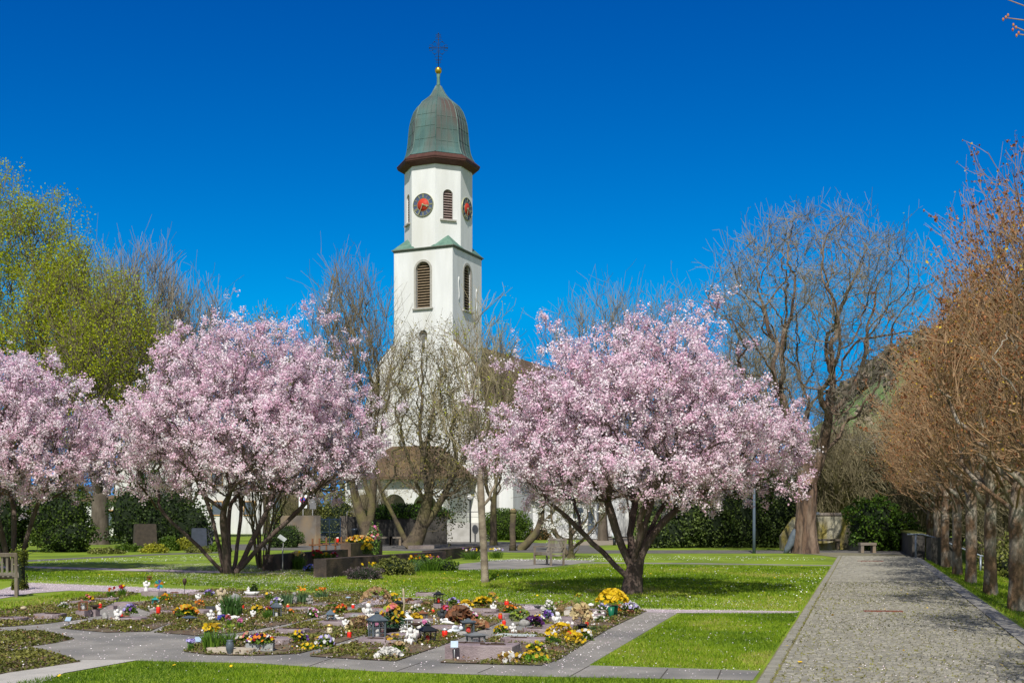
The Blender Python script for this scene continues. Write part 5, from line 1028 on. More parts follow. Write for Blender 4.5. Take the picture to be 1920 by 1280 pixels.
def candle(label, px, py, h, lid=None, z=0, r=None, group=None):
    t = thing('grave_candle', label, 'candle', pl(px, py)[:2]+(z,), 0, group); r = r or h*.26; h *= 1.15; r *= 1.12
    g = MB(); g.lathe([(r*.9, -.002), (r, h*.05), (r*1.02, h*.6), (r*.9, h*.78)], 12); g.build('glass', M_redg, t)
    g = MB(); g.lathe([(r*.95, h*.78), (r*.98, h*.82), (r*.9, h*.95), (r*.4, h), (.0005, h*1.02)], 12); g.build('lid', lid or M_gold2, t); return t
_fm = {}
def fm(c):
    k = tuple(c)
    if k not in _fm: _fm[k] = mat('bloom_%s' % ['yellow', 'orange', 'white', 'purple', 'blue', 'red', 'pink', 'cream', 'dark_purple', 'lilac', 'tan', 'brown', 'sage', 'rust', 'gold', 'lime', 'rose'][len(_fm)], c, .6, tuple(q*.7 for q in c), 30, trans=.25)
    return _fm[k]
YE, ORG, WH, PU, BL, RD, PK, CR, DP, LI, TA, BR, SG, RU, GO, LM, RO = (.80, .55, .01), (.80, .25, .02), (.85, .83, .78), (.16, .05, .35), (.10, .16, .62), (.65, .02, .02), (.75, .22, .45), (.72, .58, .30), (.09, .015, .09), (.48, .42, .78), (.42, .27, .13), (.17, .09, .05), (.22, .28, .12), (.36, .15, .07), (.62, .40, .03), (.3, .4, .04), (.75, .2, .2)
for c in (YE, ORG, WH, PU, BL, RD, PK, CR, DP, LI, TA, BR, SG, RU, GO, LM, RO): fm(c)
def bloom(vs, fs, p, r, rg, up=.8):
    d = Vector((rg.gauss(0, 1), rg.gauss(-.5, 1), rg.gauss(up, .6))).normalized(); u = d.cross(Vector((.3, .2, 1))).normalized(); v = d.cross(u); o = len(vs)
    for i in range(10):
        a_ = i*math.pi/5; rr = r*(1 if i % 2 == 0 else .62); vs.append(tuple(p+(u*math.cos(a_)+v*math.sin(a_))*rr+d*(r*.35)))
    vs.append(tuple(p)); vs.append(tuple(p+d*r*.25))
    for i in range(10): fs.append((o+i, o+(i+1) % 10, o+10)); 
    for i in range(0, 10, 2): fs.append((o+i, o+(i+2) % 10, o+11))
def flowers(name, label, px, py, w_, h, cols, n, bs=.024, leaf='mound', lm=None, pot=None, pm=None, poth=.08, z=0, nl=None, cat='flowers', group=None, depth=.7, top=.0):
    """cols: list of bloom colours; leaf: mound, blade, dry, none"""
    if py > 1100: w_ *= 1.28; h *= 1.22; n = int(n*1.6); bs *= 1.12; pot = pot and pot*1.15
    t = thing(name, label, cat, pl(px, py)[:2]+(z,), 0, group); rg = random.Random(px*31+py); z0 = 0
    if pot:
        g = MB(); r = pot/2
        if leaf == 'trough': pass
        if isinstance(poth, tuple): g.box((0, 0, poth[1]/2), (pot, poth[0], poth[1])); z0 = poth[1]
        else: g.lathe([(r*.72, 0), (r*.95, poth*.8), (r*1.08, poth*.8), (r*1.08, poth), (r*.9, poth), (r*.88, poth*.85)], 14); z0 = poth
        g.build('pot', pm or M_ter, t)
    hh = h-z0; np_r = np.random.default_rng(px+py)
    if leaf in ('mound', 'dry', 'trough'):
        nl = nl or int(60+w_*900); d = np_r.normal(size=(nl, 3)); d /= np.linalg.norm(d, axis=1, keepdims=True); d[:, 2] = np.abs(d[:, 2])
        pc = d*np_r.uniform(.5, 1, (nl, 1))*np.array([w_/2, w_/2*depth, hh*.85]); pc[:, 2] += z0; V, Fc = quads(np_r, pc, .035 if leaf != 'dry' else .022, .4, asp=1 if leaf != 'dry' else .4)
        link('foliage', npmesh('foliage', V, Fc, lm or L_box, rnd=np_r.uniform(0, 1, nl)), t)
    elif leaf == 'blade':
        nl = nl or int(40+w_*250); V = []; Fc = []
        for i in range(nl):
            a_ = rg.uniform(0, 6.28); r = w_/2*rg.uniform(0, .6); x = r*math.cos(a_); y = r*math.sin(a_)*depth; H = hh*rg.uniform(.55, 1.0)*(.8 if n else 1); l_ = w_*.35*rg.uniform(.2, 1); q = rg.uniform(0, 3.14); wx, wy = math.cos(q)*.008, math.sin(q)*.008; o = len(V)
            V += [(x-wx, y-wy, z0), (x+wx, y+wy, z0), (x+l_*.35*math.cos(a_)+wx, y+l_*.35*math.sin(a_)+wy, z0+H*.65), (x+l_*.35*math.cos(a_)-wx, y+l_*.35*math.sin(a_)-wy, z0+H*.65), (x+l_*math.cos(a_), y+l_*math.sin(a_), z0+H)]; Fc += [(o, o+1, o+2, o+3)]; 
        V = np.array(V); q4 = np.array(Fc); t3 = np.stack([q4[:, 3], q4[:, 2], q4[:, 0]+4], 1)
        link('foliage', npmesh('foliage', V, [q4, t3], lm or L_gr, rnd=np_r.uniform(0, 1, 2*len(q4))), t)
    per = max(1, int(round(n/max(1, len(cols)))))
    if leaf == 'blade' and n:
        g = MB()
    for ci, c in enumerate(cols):
        vs = []; fs = []
        for k in range(per):
            if k and per <= 8: MB().add(vs, fs).build('bloom', fm(c), t); vs = []; fs = []
            a_ = rg.uniform(0, 6.28); el = rg.uniform(.25, 1.5) if leaf != 'blade' else rg.uniform(.9, 1.5); r = 1.0
            p = Vector((w_/2*r*math.cos(a_)*math.cos(el), w_/2*r*depth*math.sin(a_)*math.cos(el), z0+hh*(math.sin(el) if leaf != 'blade' else rg.uniform(.8, 1.0))))
            bloom(vs, fs, p, bs*rg.uniform(.8, 1.2), rg)
            if leaf == 'blade': g.tube([(p.x*.4, p.y*.4, z0), tuple(p)], .003, 3)
        m_ = MB(); m_.add(vs, fs); m_.build('blooms' if per > 8 else 'bloom', fm(c), t)
    if leaf == 'blade' and n: g.build('stems', mat('stem_green', (.10, .2, .03), .7), t)
    return t
def simple(name, label, cat, px, py, mb, m_, rz=0, z=0, group=None): p = pl(px, py); return tag(mb.build(name, m_, None, (p[0], p[1], z), rz), label, cat, group)
def stone(label, px, py, r, m_, z=0, name='stone'):
    g = MB(); rr = random.Random(px); g.ell((0, 0, 0), (1, 1, 1), 12, 8); g.v = [(x*r[0]*(1+.08*math.sin(5*y+px)), y*r[1], (zz*(1+.1*math.sin(4*x+px)))*r[2]+r[2]*.8) for x, y, zz in g.v]; return simple(name, label, 'stone', px, py, g, m_, z=z)
def marker(label, px, py, h, rz=0, tilt=40):
    t = thing('solar_marker', label, 'solar light', pl(px, py)); g = MB(); g.tube([(0, 0, -.03), (0, 0, h)], .006, 5); g.build('stake', M_silv, t)
    g = MB(); g.box((0, 0, 0), (.085, .085, .012), M=Matrix.Translation((0, 0, h)) @ Matrix.Rotation(R_(tilt), 4, 'X')); g.build('panel', mat('solar_blue', (.28, .38, .50), .25, (.35, .45, .55), 20, spec=.7), t)
# left part
stone('round pale beige stone lying on a slab at the far left', 44, 1149, (.055, .05, .035), M_beige, .06)
def block(label, px, py, w_, d_, h, m_=None): g = MB(); g.box((0, 0, h/2-.01), (w_, d_, h+.02)); return simple('stone_block', label, 'stone block', px, py, g, m_ or M_por, GRID)
block('square pinkish stone block under the tall rusty lantern', 156, 1157, .17, .17, .12); lantern('tall rusty frame lantern on a square stone block at left', 156, 1157, .21, .12, M_rust, 'none', 'white', z=.12, rz=R_(30))
block('square grey block under the dark shallow bowl at left', 178, 1155, .11, .12, .12)
g = MB(); g.lathe([(.03, 0), (.035, .03), (.09, .055), (.10, .065), (.085, .06)], 14); simple('bowl', 'dark shallow bowl on the small grey block beside the rusty lantern', 'bowl', 178, 1155, g, M_orn, z=.12)
block('low block with a wooden tray behind the grey mask stone', 211, 1142, .12, .12, .07); 
stone('grey and white mask-like rock left of the white angel', 197, 1163, (.05, .04, .075), M_gw)
figure('angel_figure', 'white angel figure at left with a red candle right beside it', 'figurine', 220, 1166, .17, M_wht); candle('small red candle touching the leftmost white angel', 228, 1164, .075, z=.05)
marker('small blue-white tilted solar marker at left on the paving edge', 128, 1171, .09)
candle('red candle with gold lid standing alone on a thin slab at left', 297, 1155, .125, z=.05)
lantern('small teal lantern behind the left red candle', 291, 1134, .15, .09, M_teal, 'pyramid', True, z=0)
figure('madonna_figure', 'white standing madonna figure on the back left slab', 'figurine', 274, 1117, .19, M_wht, 'angel', z=.09)
t = thing('shepherd_hook', 'thin iron hook pole at the back left with a rusty lantern hanging from it', 'hook pole', pl(272, 1116)); g = MB(); g.tube([(0, 0, -.05), (0, 0, .42), (.02, 0, .47), (.06, 0, .48), (.09, 0, .44)], .005, 5); g.build('pole', M_iron, t)
x_, y_, _ = pl(272, 1116); t = lantern('tiny rusty lantern hanging from the iron hook pole', 272, 1116, .10, .075, M_rust, 'flat', True, z=.33); t.location.x = x_+.09
t = thing('pinwheel', 'garden pinwheel with orange, blue and teal vanes at the back left', 'pinwheel', pl(299, 1114)); g = MB(); g.tube([(0, 0, -.05), (0, 0, .22)], .005, 5); g.build('stick', M_gw, t)
for k in range(6):
    g = MB(); a_ = k*math.pi/3; g.add([(0, 0, 0), (.10, 0, .015), (.085, .055, .03), (.04, .045, 0), (0, 0, -.004), (.10, 0, .011), (.085, .055, .026), (.04, .045, -.004)], [(0, 1, 2, 3), (7, 6, 5, 4), (0, 4, 5, 1), (1, 5, 6, 2), (2, 6, 7, 3), (3, 7, 4, 0)], M=Matrix.Translation((0, -.02, .22)) @ XZ @ Matrix.Rotation(a_, 4, 'Z')); g.build('vane', [fm(ORG), fm(BL), M_teal][k % 3], t)
lantern('rusty frame lantern with beige candle at the back, left of the torch lamp', 327, 1122, .20, .11, M_rust, 'none', 'white', rz=R_(35))
t = thing('torch_lamp', 'dark egg-shaped garden torch on a thin stake at the back left', 'garden torch', pl(346, 1113)); g = MB(); g.tube([(0, 0, -.04), (0, 0, .2)], .006, 5); g.build('stake', M_lbk, t); g = MB(); g.lathe([(.012, .19), (.04, .24), (.05, .29), (.03, .33), (.008, .345)], 12); g.build('shade', M_orn, t)
flowers('tulips', 'leafy tulip clump with orange cups behind the slabs at the back left', 208, 1124, .16, .2, [ORG, RD], 6, .025, 'blade'); flowers('hyacinth', 'pink and red spring flowers at the back left', 229, 1119, .17, .2, [PK, RD, YE], 14, .028, 'blade')
flowers('pansies', 'purple pansies behind the leftmost white angel', 245, 1150, .2, .13, [PU, LI], 16, .025); flowers('primroses', 'small peach clay pot with dry stems right of the purple pansies', 237, 1160, .1, .09, [TA], 5, .015, 'dry', pot=.08, poth=.06)
flowers('grass_tuft', 'brown dry grass tuft in a dark bowl left of orange-yellow pansies', 325, 1160, .3, .19, [TA], 4, .02, 'dry', leafm('dry_leaf', (.13, .08, .05), (.30, .2, .12)), cat='dry grass', nl=700)
flowers('pansies', 'orange-yellow pansies spilling over a dark bowl right of the brown grass tuft', 349, 1160, .32, .18, [YE, GO, ORG], 44, .026, pot=.22, pm=M_orn, poth=.07)
t = thing('bird_table', 'low dark tray lamp with a small red candle below the orange-yellow pansies', 'lamp', pl(355, 1173)); g = MB(); g.tube([(0, 0, -.02), (0, 0, .12)], .012, 6); g.build('post', M_lbk, t); g = MB(); g.lathe([(.12, .12), (.13, .13), (.02, .16)], 4, smooth=False); g.build('roof', M_lan, t); candle('tiny red candle under the dark tray lamp', 358, 1173, .08)
flowers('heather', 'salmon-orange dried heather left of the slanted dark plaque', 374, 1140, .16, .13, [RU, ORG], 18, .02, 'dry', leafm('rust_leaf', (.30, .14, .05), (.5, .27, .1)), nl=300)
g = MB(); g.box((0, 0, .05), (.16, .02, .13), M=Matrix.Rotation(R_(-25), 4, 'X')); simple('plaque', 'dark slanted name plaque beside salmon heather', 'plaque', 395, 1148, g, M_lbk, R_(20))
figure('cherub_figure', 'white curled cherub figure left of the tall daffodil leaves', 'figurine', 396, 1163, .15, M_wht, 'sit', R_(30)); figure('angel_figure', 'white standing angel touching the tall daffodil leaves', 'figurine', 412, 1157, .19, M_wht)
flowers('daffodil_leaves', 'tall clump of dark green daffodil leaves behind white figures at centre left', 434, 1157, .42, .34, [], 0, leaf='blade', lm=leafm('daff_leaf', (.03, .09, .02), (.10, .20, .05)), nl=190, cat='plant')
figure('saint_figure', 'beige praying saint figure at the back behind the tall daffodil leaves', 'figurine', 414, 1130, .24, M_beige); stone('grey rock with a peaked top behind the tall daffodil leaves', 441, 1128, (.11, .06, .09), M_gran)
g = MB(); g.lathe([(.05, 0), (.10, .03), (.13, .09), (.115, .09)], 16, sx=1.25, sy=.7); simple('planter', 'white boat-shaped planter at the back of the middle left bed', 'planter', 472, 1121, g, M_wht, z=.05)
figure('cherub_figure', 'small white cherub sitting on the rim of the boat planter', 'figurine', 466, 1121, .09, M_wht, 'sit', z=.135); flowers('plant', 'dark leafy plant growing out of the white boat planter', 476, 1121, .16, .2, [], 0, lm=L_yew, z=.1, cat='plant')
flowers('pansies', 'violet-blue pansies below the white cherub at centre left', 417, 1168, .2, .10, [PU, BL], 18, .022); flowers('grape_hyacinths', 'blue grape hyacinths above the white swan', 447, 1155, .15, .10, [BL], 9, .018, 'blade')
figure('swan_figure', 'white swan figure in the middle left bed', 'figurine', 437, 1164, .13, M_wht, 'bird'); figure('bird_figure', 'small white bird right of the white swan', 'figurine', 458, 1168, .09, M_wht, 'bird', R_(150)); figure('angel_figure', 'small white angel standing left of the dark lantern in the middle left bed', 'figurine', 474, 1160, .12, M_wht)
flowers('hyacinth', 'single tall pink hyacinth above the front bed', 450, 1182, .08, .14, [PK], 16, .018, 'blade'); flowers('tulip', 'single salmon-red tulip left of the pink hyacinth', 429, 1182, .07, .17, [RO], 3, .035, 'blade')
flowers('hyacinth', 'pale lilac hyacinth at the left tip of the front bed', 358, 1221, .12, .12, [LI], 26, .018, 'blade', nl=14); marker('blue-white tilted solar marker at the left tip of the front bed', 371, 1213, .1)
flowers('daffodils', 'dense yellow daffodils at the left end of the front bed', 398, 1222, .26, .28, [YE, YE, GO], 30, .026, 'blade'); flowers('hyacinth', 'violet hyacinth right behind the yellow daffodils', 387, 1212, .1, .2, [LI, PU], 20, .02, 'blade')
flowers('tulip_leaves', 'broad green tulip leaves behind the dark vase', 429, 1214, .28, .24, [LM], 4, .02, 'blade', nl=60, cat='plant')
g = MB(); g.lathe([(.03, 0), (.028, .02), (.045, .06), (.05, .11), (.042, .15), (.034, .165), (.044, .18), (.036, .18)], 14); simple('vase', 'dark metal vase in front of the pale sandy stone', 'vase', 431, 1227, g, M_lan)
flowers('primroses', 'cream and pink flowers behind the concrete planter', 463, 1203, .22, .1, [WH, RO, CR], 16, .022); flowers('planter', 'grey concrete trough planted with purple, white, red and orange pansies', 488, 1221, .28, .17, [PU, RD, WH, ORG, YE, DP], 50, .022, pot=.29, poth=(.13, .11), pm=mat('concrete_planter', (.36, .37, .36), .9, (.28, .29, .28), 12), cat='planter')
lantern('dark grey pointed lantern with glass sides in the middle left bed', 518, 1162, .30, .125, None, 'pyramid', 'white', grid=False)
flowers('flowers', 'yellow and pink flowers with red berries left of the dark pointed lantern', 503, 1162, .2, .18, [YE, RD, PK], 16, .024, 'blade'); flowers('primroses', 'single orange primrose right of the dark pointed lantern', 545, 1152, .08, .07, [ORG], 5, .025)
for (px, py, w_, h, c, lab) in [(534, 1137, .36, .24, [], 'grey-green daffodil leaves without flowers left of the thinker figure'), (566, 1132, .34, .28, [ORG, YE], 'daffodil clump with orange heads behind the thinker figure'), (602, 1124, .3, .2, [ORG], 'small daffodil clump at the back right of the thinker figure')]:
    flowers('daffodils', lab, px, py, w_, h, c, 8 if c else 0, .025, 'blade', leafm('daff_grey', (.06, .12, .05), (.16, .26, .12)), nl=110)
figure('thinker_figure', 'grey-brown crouching thinker figure in the middle left bed', 'figurine', 552, 1136, .19, M_gw, 'think', z=.04); figure('curled_figure', 'whitish curled stone figure right of the thinker', 'figurine', 581, 1137, .15, M_gw, 'sit', R_(20), z=.04)
flowers('lavender', 'grey lavender tufts right of the curled stone figure', 604, 1140, .22, .13, [], 0, leaf='dry', lm=leafm('lav_leaf', (.15, .15, .13), (.28, .28, .25)), cat='plant'); flowers('planter', 'terracotta pot pieces with green shoots at the back middle', 622, 1142, .16, .09, [RU], 4, .02, pot=.12, poth=.06, cat='planter')
candle('small red candle with white cap standing alone at the back middle', 662, 1140, .075, M_wht, r=.026)
t = thing('solar_disc', 'round glassy solar disc on a stake at the back middle', 'solar light', pl(653, 1130)); g = MB(); g.tube([(0, 0, -.02), (0, 0, .10)], .005, 5); g.build('stake', M_silv, t); g = MB(); g.lathe([(.0005, .095), (.05, .10), (.055, .115), (.03, .125), (.0005, .127)], 14); g.build('disc', mat('solar_blue', None), t)
flowers('planter', 'terracotta trough with big dried pink hydrangea heads', 706, 1146, .46, .34, [(.42, .27, .13)], 60, .03, 'dry', leafm('hydr_leaf', (.22, .15, .11), (.42, .30, .24)), pot=.17, poth=(.09, .07), nl=900, cat='planter', depth=.8)
flowers('pansies', 'yellow pansies right of the dried pink hydrangeas', 738, 1132, .24, .16, [YE, GO], 26, .026); lantern('black lantern with red candle behind the driftwood pole', 747, 1144, .19, .13, M_lbk, 'flat', True)
figure('angel_figure', 'white seated angel on a rock right of the small red candle', 'figurine', 691, 1160, .22, M_wht, 'sit', R_(40)); stone('crumbling grey rock under the red trailing leaves beside the seated angel', 668, 1160, (.12, .08, .05), M_gran)
lantern('blue-grey house-shaped lantern leaning beside a white boat', 620, 1168, .2, .10, mat('blue_slate', (.14, .19, .23), .6), 'gable', False, rz=R_(15)); g = MB(); g.lathe([(.05, 0), (.10, .025), (.115, .06), (.10, .06)], 14, sx=1.2, sy=.6); simple('boat_dish', 'small white oval dish with pebbles right of the blue-grey house lantern', 'dish', 630, 1166, g, M_wht, z=.02); figure('dove_figure', 'tiny white dove on the oval dish', 'figurine', 629, 1166, .06, M_wht, 'bird', z=.08)
t = thing('candle_glass', 'gold-rimmed candle glass on the broad slab at centre', 'candle', pl(618, 1190)); g = MB(); g.lathe([(.035, 0), (.04, .01), (.038, .12), (.034, .12)], 12); g.build('glass', mat('amber_glass', (.55, .48, .32), .3), t); g = MB(); g.lathe([(.045, .12), (.047, .15), (.03, .155)], 12); g.build('lid', M_gold2, t)
lantern('largest dark grey lantern with grid windows and pointed roof', 707, 1203, .34, .165, None, 'pyramid', 'white', grid=True, z=.05, flare=1.03)
flowers('pot_plant', 'tall pot plant with dark leaves and yellow-orange tips right of the largest lantern', 735, 1190, .30, .34, [YE, RO, LM, GO], 34, .035, lm=leafm('skimmia_leaf', (.015, .05, .025), (.05, .11, .05)), pot=.18, pm=M_lbk, poth=.12, nl=420, cat='plant')
flowers('primroses', 'cream viola flowers above the largest lantern', 712, 1168, .2, .13, [CR, YE], 16, .026); flowers('wreath', 'tan dried autumn wreath left of the largest lantern', 679, 1183, .36, .17, [TA, BR, CR], 60, .028, 'dry', leafm('wreath_leaf', (.16, .08, .04), (.40, .25, .12)), nl=500, cat='wreath')
lantern('white birdhouse-like lantern with pointed roof at centre', 763, 1184, .27, .13, M_lwh, 'pyramid', False, grid=True, rz=R_(10)); figure('angel_figure', 'white kneeling angel in front of the white birdhouse lantern', 'figurine', 755, 1190, .17, M_wht, 'sit', R_(30))
rr = random.Random(4); g = MB(); g.tube([(rr.uniform(-.008, .008), 0, z_) for z_ in np.linspace(-.03, .50, 14)], [.014+(.010 if i % 3 == 2 and i > 6 else 0) for i in range(14)], 7); simple('driftwood_pole', 'tall pale carved driftwood pole rising from the centre of the graves', 'pole', 757, 1160, g, M_beige)
flowers('pansies', 'yellow pansies in a pot left of the rust-roofed lantern', 779, 1170, .18, .13, [YE, GO], 24, .028); lantern('grey lantern with rusty roof and red candle at centre', 792, 1168, .22, .13, mat('zinc', (.16, .17, .17), .6), 'flat', True, roofm=M_rust, rz=R_(10))
block('grey stone pedestal under the black lantern at the back', 822, 1140, .15, .15, .09, M_por); lantern('black lantern with flared sides and red candle raised on the back pedestal', 822, 1140, .24, .10, M_lbk, 'flat', True, z=.09, flare=1.25)
t = thing('bird_bath', 'rusty dish on a thin pale rod between white angels', 'dish', pl(780, 1208)); g = MB(); g.tube([(0, 0, -.03), (0, 0, .24)], .006, 6); g.build('rod', M_silv, t); g = MB(); g.lathe([(.01, .235), (.05, .25), (.085, .28), (.08, .28), (.01, .25)], 14); g.build('bowl', M_orn, t)
figure('angel_figure', 'white cherub pair nearest the front left of the rusty dish rod', 'figurine', 769, 1208, .19, M_wht, 'sit', R_(-20)); figure('angel_figure', 'white cherub right behind the rusty dish rod', 'figurine', 786, 1198, .17, M_wht, 'sit', R_(40))
lantern('black tapering lantern with red candle right of the rusty dish rod', 802, 1206, .25, .12, M_lbk, 'pyramid', True, flare=1.35); candle('red candle with silver lid on the ground cover in front of white figures', 834, 1197, .13, M_silv, r=.035)
flowers('basket', 'brown wicker basket with wilted yellow flowers right of the largest lantern', 741, 1210, .2, .12, [GO, BR], 14, .022, 'dry', pot=.2, pm=M_orn, poth=.05, cat='basket'); flowers('rose_cushion', 'white rose cushion lying on the ground cover at the front', 729, 1234, .24, .09, [WH], 90, .03, lm=leafm('white_leaf', (.7, .7, .66), (.85, .84, .8)), nl=60)
figure('statuette', 'black standing statuette among the white figures', 'figurine', 829, 1172, .19, M_blk, z=.02); figure('angel_figure', 'white flying angel right of the black statuette', 'figurine', 838, 1176, .12, M_wht, 'lie', R_(-20), z=.05); figure('sleeping_angel', 'large white reclining angel with bluish tint above the round stone', 'figurine', 850, 1190, .15, mat('bluish_plaster', (.66, .70, .76), .6), 'lie', R_(200), z=.02)
figure('angel_figure', 'small white figure with pansies at the candle stick', 'figurine', 816, 1172, .09, M_wht, 'sit'); flowers('violas', 'white and pink violas right of the white birdhouse lantern', 798, 1180, .22, .12, [WH, PK, WH], 22, .022)
t = thing('candlestick', 'white and brass candlestick left of the black statuette', 'candlestick', pl(814, 1178)); g = MB(); g.lathe([(.03, 0), (.035, .01), (.01, .03), (.022, .06), (.008, .09), (.022, .11), (.008, .14), (.02, .16)], 10); g.build('stem', M_gold2, t); g = MB(); g.lathe([(.012, .16), (.012, .20), (.001, .205)], 8); g.build('candle', M_wht, t)
stone('smooth round grey stone at the foot of the rose-topped lantern', 866, 1193, (.085, .06, .045), M_gw); lantern('dark square lantern with red candle under rust-brown poinsettias', 878, 1188, .24, .14, None, 'flat', True, rz=R_(10))
flowers('poinsettias', 'rust-brown dried poinsettias left of the yellow pansies', 861, 1172, .34, .22, [RU, RU, BR], 50, .05, 'dry', leafm('rustb_leaf', (.25, .11, .06), (.42, .2, .12))); flowers('roses', 'white artificial roses above the rust-brown poinsettias', 871, 1158, .24, .16, [WH], 16, .045, lm=L_yew)
flowers('pansies', 'yellow pansies behind the white artificial roses', 873, 1148, .24, .17, [YE, GO, YE], 44, .026); flowers('dried_bunch', 'rust-brown dried leaves fallen right of the red candle lantern', 897, 1180, .24, .1, [RU, TA], 20, .04, 'dry', leafm('rustb_leaf', None, None))
flowers('pansies', 'yellow pansies in a small clay pot on the pinkish slab', 905, 1142, .26, .14, [YE, GO, YE], 44, .026, pot=.1, poth=.06, z=.05); flowers('dried_bunch', 'tall golden dried blooms behind the yellow potted pansies', 922, 1132, .2, .18, [TA, GO], 24, .024, 'dry'); flowers('violas', 'purple violas right of the potted yellow pansies', 921, 1140, .07, .04, [PU], 6, .02)
candle('tall red candle with gold top at the back right', 950, 1140, .15, M_gold2, r=.036); candle('red candle beside pink petals in the middle of the right walkway edge', 938, 1162, .10, fm(ORG), r=.03); candle('smallest red candle nearest the right walkway', 945, 1172, .08, fm(RO), r=.026)
flowers('planter', 'square stone planter with orange flowers right of the tall red candle', 957, 1158, .2, .17, [ORG, ORG], 18, .022, pot=.2, poth=(.16, .08), pm=M_gran, cat='planter')
g = MB(); g.lathe([(.02, 0), (.03, .015), (.07, .06), (.06, .06), (.02, .025)], 14); simple('bowl', 'dark empty bowl at the back right on the petal path edge', 'bowl', 1008, 1142, g, M_lbk)
flowers('sedum', 'pale green sedum and lime blooms left of dark purple pansies', 975, 1164, .26, .15, [SG, LM], 44, .03, lm=leafm('sedum_leaf', (.16, .2, .06), (.36, .4, .14))); flowers('pansies', 'dark purple pansies beside the mossy stone ball', 1000, 1178, .26, .15, [DP, DP, PU], 44, .026, lm=leafm('dark_leaf', (.02, .03, .02), (.07, .11, .03)))
block('low rectangular grey trough under the mossy stone ball', 984, 1182, .26, .16, .07, M_gran); stone('grey mossy stone ball on the low trough', 983, 1182, (.085, .07, .06), M_gw, .06)
flowers('grass_tuft', 'tan dry grass tuft right of the white and purple flowers', 1052, 1152, .26, .2, [TA], 6, .02, 'dry', leafm('straw_leaf', (.30, .19, .10), (.48, .33, .18)), cat='dry grass', nl=600); flowers('grass_tuft', 'larger tan dry grass tuft at the back beside the single daffodil', 1080, 1146, .34, .22, [TA], 6, .02, 'dry', leafm('straw_leaf', None, None), cat='dry grass', nl=800)
stone('grey woolly dome between the two tan grass tufts', 1068, 1150, (.09, .07, .055), M_gw, .03); flowers('flowers', 'white blossoms above purple flowers in the right bed', 1029, 1156, .2, .22, [WH, WH], 26, .024); flowers('flowers', 'purple flowers in front of the white blossoms', 1027, 1166, .14, .15, [PU, LI], 18, .024, lm=leafm('bluegreen_leaf', (.06, .12, .10), (.14, .22, .18)))
block('whitish carved stone block behind the wedge-shaped stone', 1068, 1160, .16, .12, .14, mat('white_stone_block', (.6, .56, .5), .8, (.45, .38, .28), 12)); figure('cherub_figure', 'white reading cherub reclining in the right bed', 'figurine', 1046, 1174, .19, M_wht, 'sit', R_(30)); figure('sleeping_angel', 'white reclining cherub next to the reading cherub', 'figurine', 1062, 1176, .12, M_wht, 'lie', R_(180))
flowers('daffodil', 'single tall daffodil stalk with lime leaves at the back right', 1085, 1146, .16, .26, [YE, LM], 9, .024, 'blade', nl=16); flowers('roses', 'cream round roses above the dried bouquet vase', 1090, 1164, .26, .2, [CR], 18, .055, 'mound', leafm('cream_leaf', (.5, .4, .22), (.7, .58, .36)))
flowers('bouquet', 'dried cream bouquet in a dark vase in the right bed', 1092, 1186, .22, .28, [TA, CR], 40, .026, 'dry', leafm('straw_leaf', None, None), pot=.12, pm=M_lbk, poth=.13); candle('red candle in front of the yellow forsythia bouquet', 1068, 1196, .1, M_lbk, r=.032, z=.03)
flowers('forsythia', 'yellow forsythia bouquet lying right of the moss cushion', 1052, 1203, .36, .2, [YE, GO, YE], 60, .024, 'dry', leafm('forsythia_leaf', (.3, .22, .03), (.55, .42, .05))); flowers('forsythia', 'smaller yellow forsythia sprig at the right walkway', 1080, 1208, .2, .12, [YE, GO], 26, .022, 'dry', leafm('forsythia_leaf', None, None))
bush('moss_cushion', 'round green moss cushion beside the pale marble slab', 'plant', pl(1035, 1208), [(0, 0, .03, .11, .09, .08, 0)], 900, .018, leafm('moss_cushion', (.04, .10, .01), (.12, .22, .02)), 31); figure('bird_figure', 'small white bird figure on the marble slab beside the moss cushion', 'figurine', 1028, 1198, .08, M_wht, 'bird', z=.03)
stone('flat grey rock at the foot of the moss cushion', 1045, 1212, (.08, .05, .03), M_gran)
lantern('squat grey glass house lantern on the slab behind the big block', 892, 1216, .17, .17, mat('zinc', None), 'flat', 'white', z=.05, ring=False, rz=R_(24)); marker('blue-white tilted solar marker at the left tip of the right bed', 852, 1240, .20, tilt=55)
flowers('primroses', 'bright green primrose patch with yellow blooms at the front of the right bed', 996, 1241, .34, .1, [YE, GO], 16, .02, lm=leafm('prim_leaf', (.06, .18, .01), (.2, .36, .03)), nl=500); flowers('dried_bunch', 'pale dried leaves in front of the big pinkish block', 955, 1243, .26, .10, [TA, WH, GO], 18, .026, 'dry', leafm('straw_leaf', None, None)); stone('small sky-blue glass ball in the right bed', 961, 1236, (.035, .035, .035), mat('blue_ball', (.25, .45, .75), .3)); stone('silvery rounded stone behind the green primroses', 984, 1234, (.055, .04, .04), mat('silver_rock', (.35, .36, .38), .5, (.15, .16, .18), 12))
t = thing('flower_vase', 'dark green cone vase holding the big yellow daffodil bunch, left one of the pair', 'vase', pl(1146, 1160)); M_gv = mat('green_vase', (.01, .14, .07), .35)
g = MB(); g.lathe([(.02, -.02), (.042, .06), (.055, .20), (.048, .20)], 14); g.build('body', M_gv, t)
t = thing('flower_vase', 'dark green cone vase right behind the first one, under the yellow daffodils', 'vase', pl(1153, 1157)); g = MB(); g.lathe([(.02, -.02), (.042, .06), (.055, .20), (.048, .20)], 14); g.build('body', M_gv, t)
flowers('daffodils', 'big bunch of bright yellow daffodils rising from the green vases at right', 1148, 1158, .42, .22, [YE, YE, (.80, .55, .01)], 120, .036, leaf='none', z=.19)
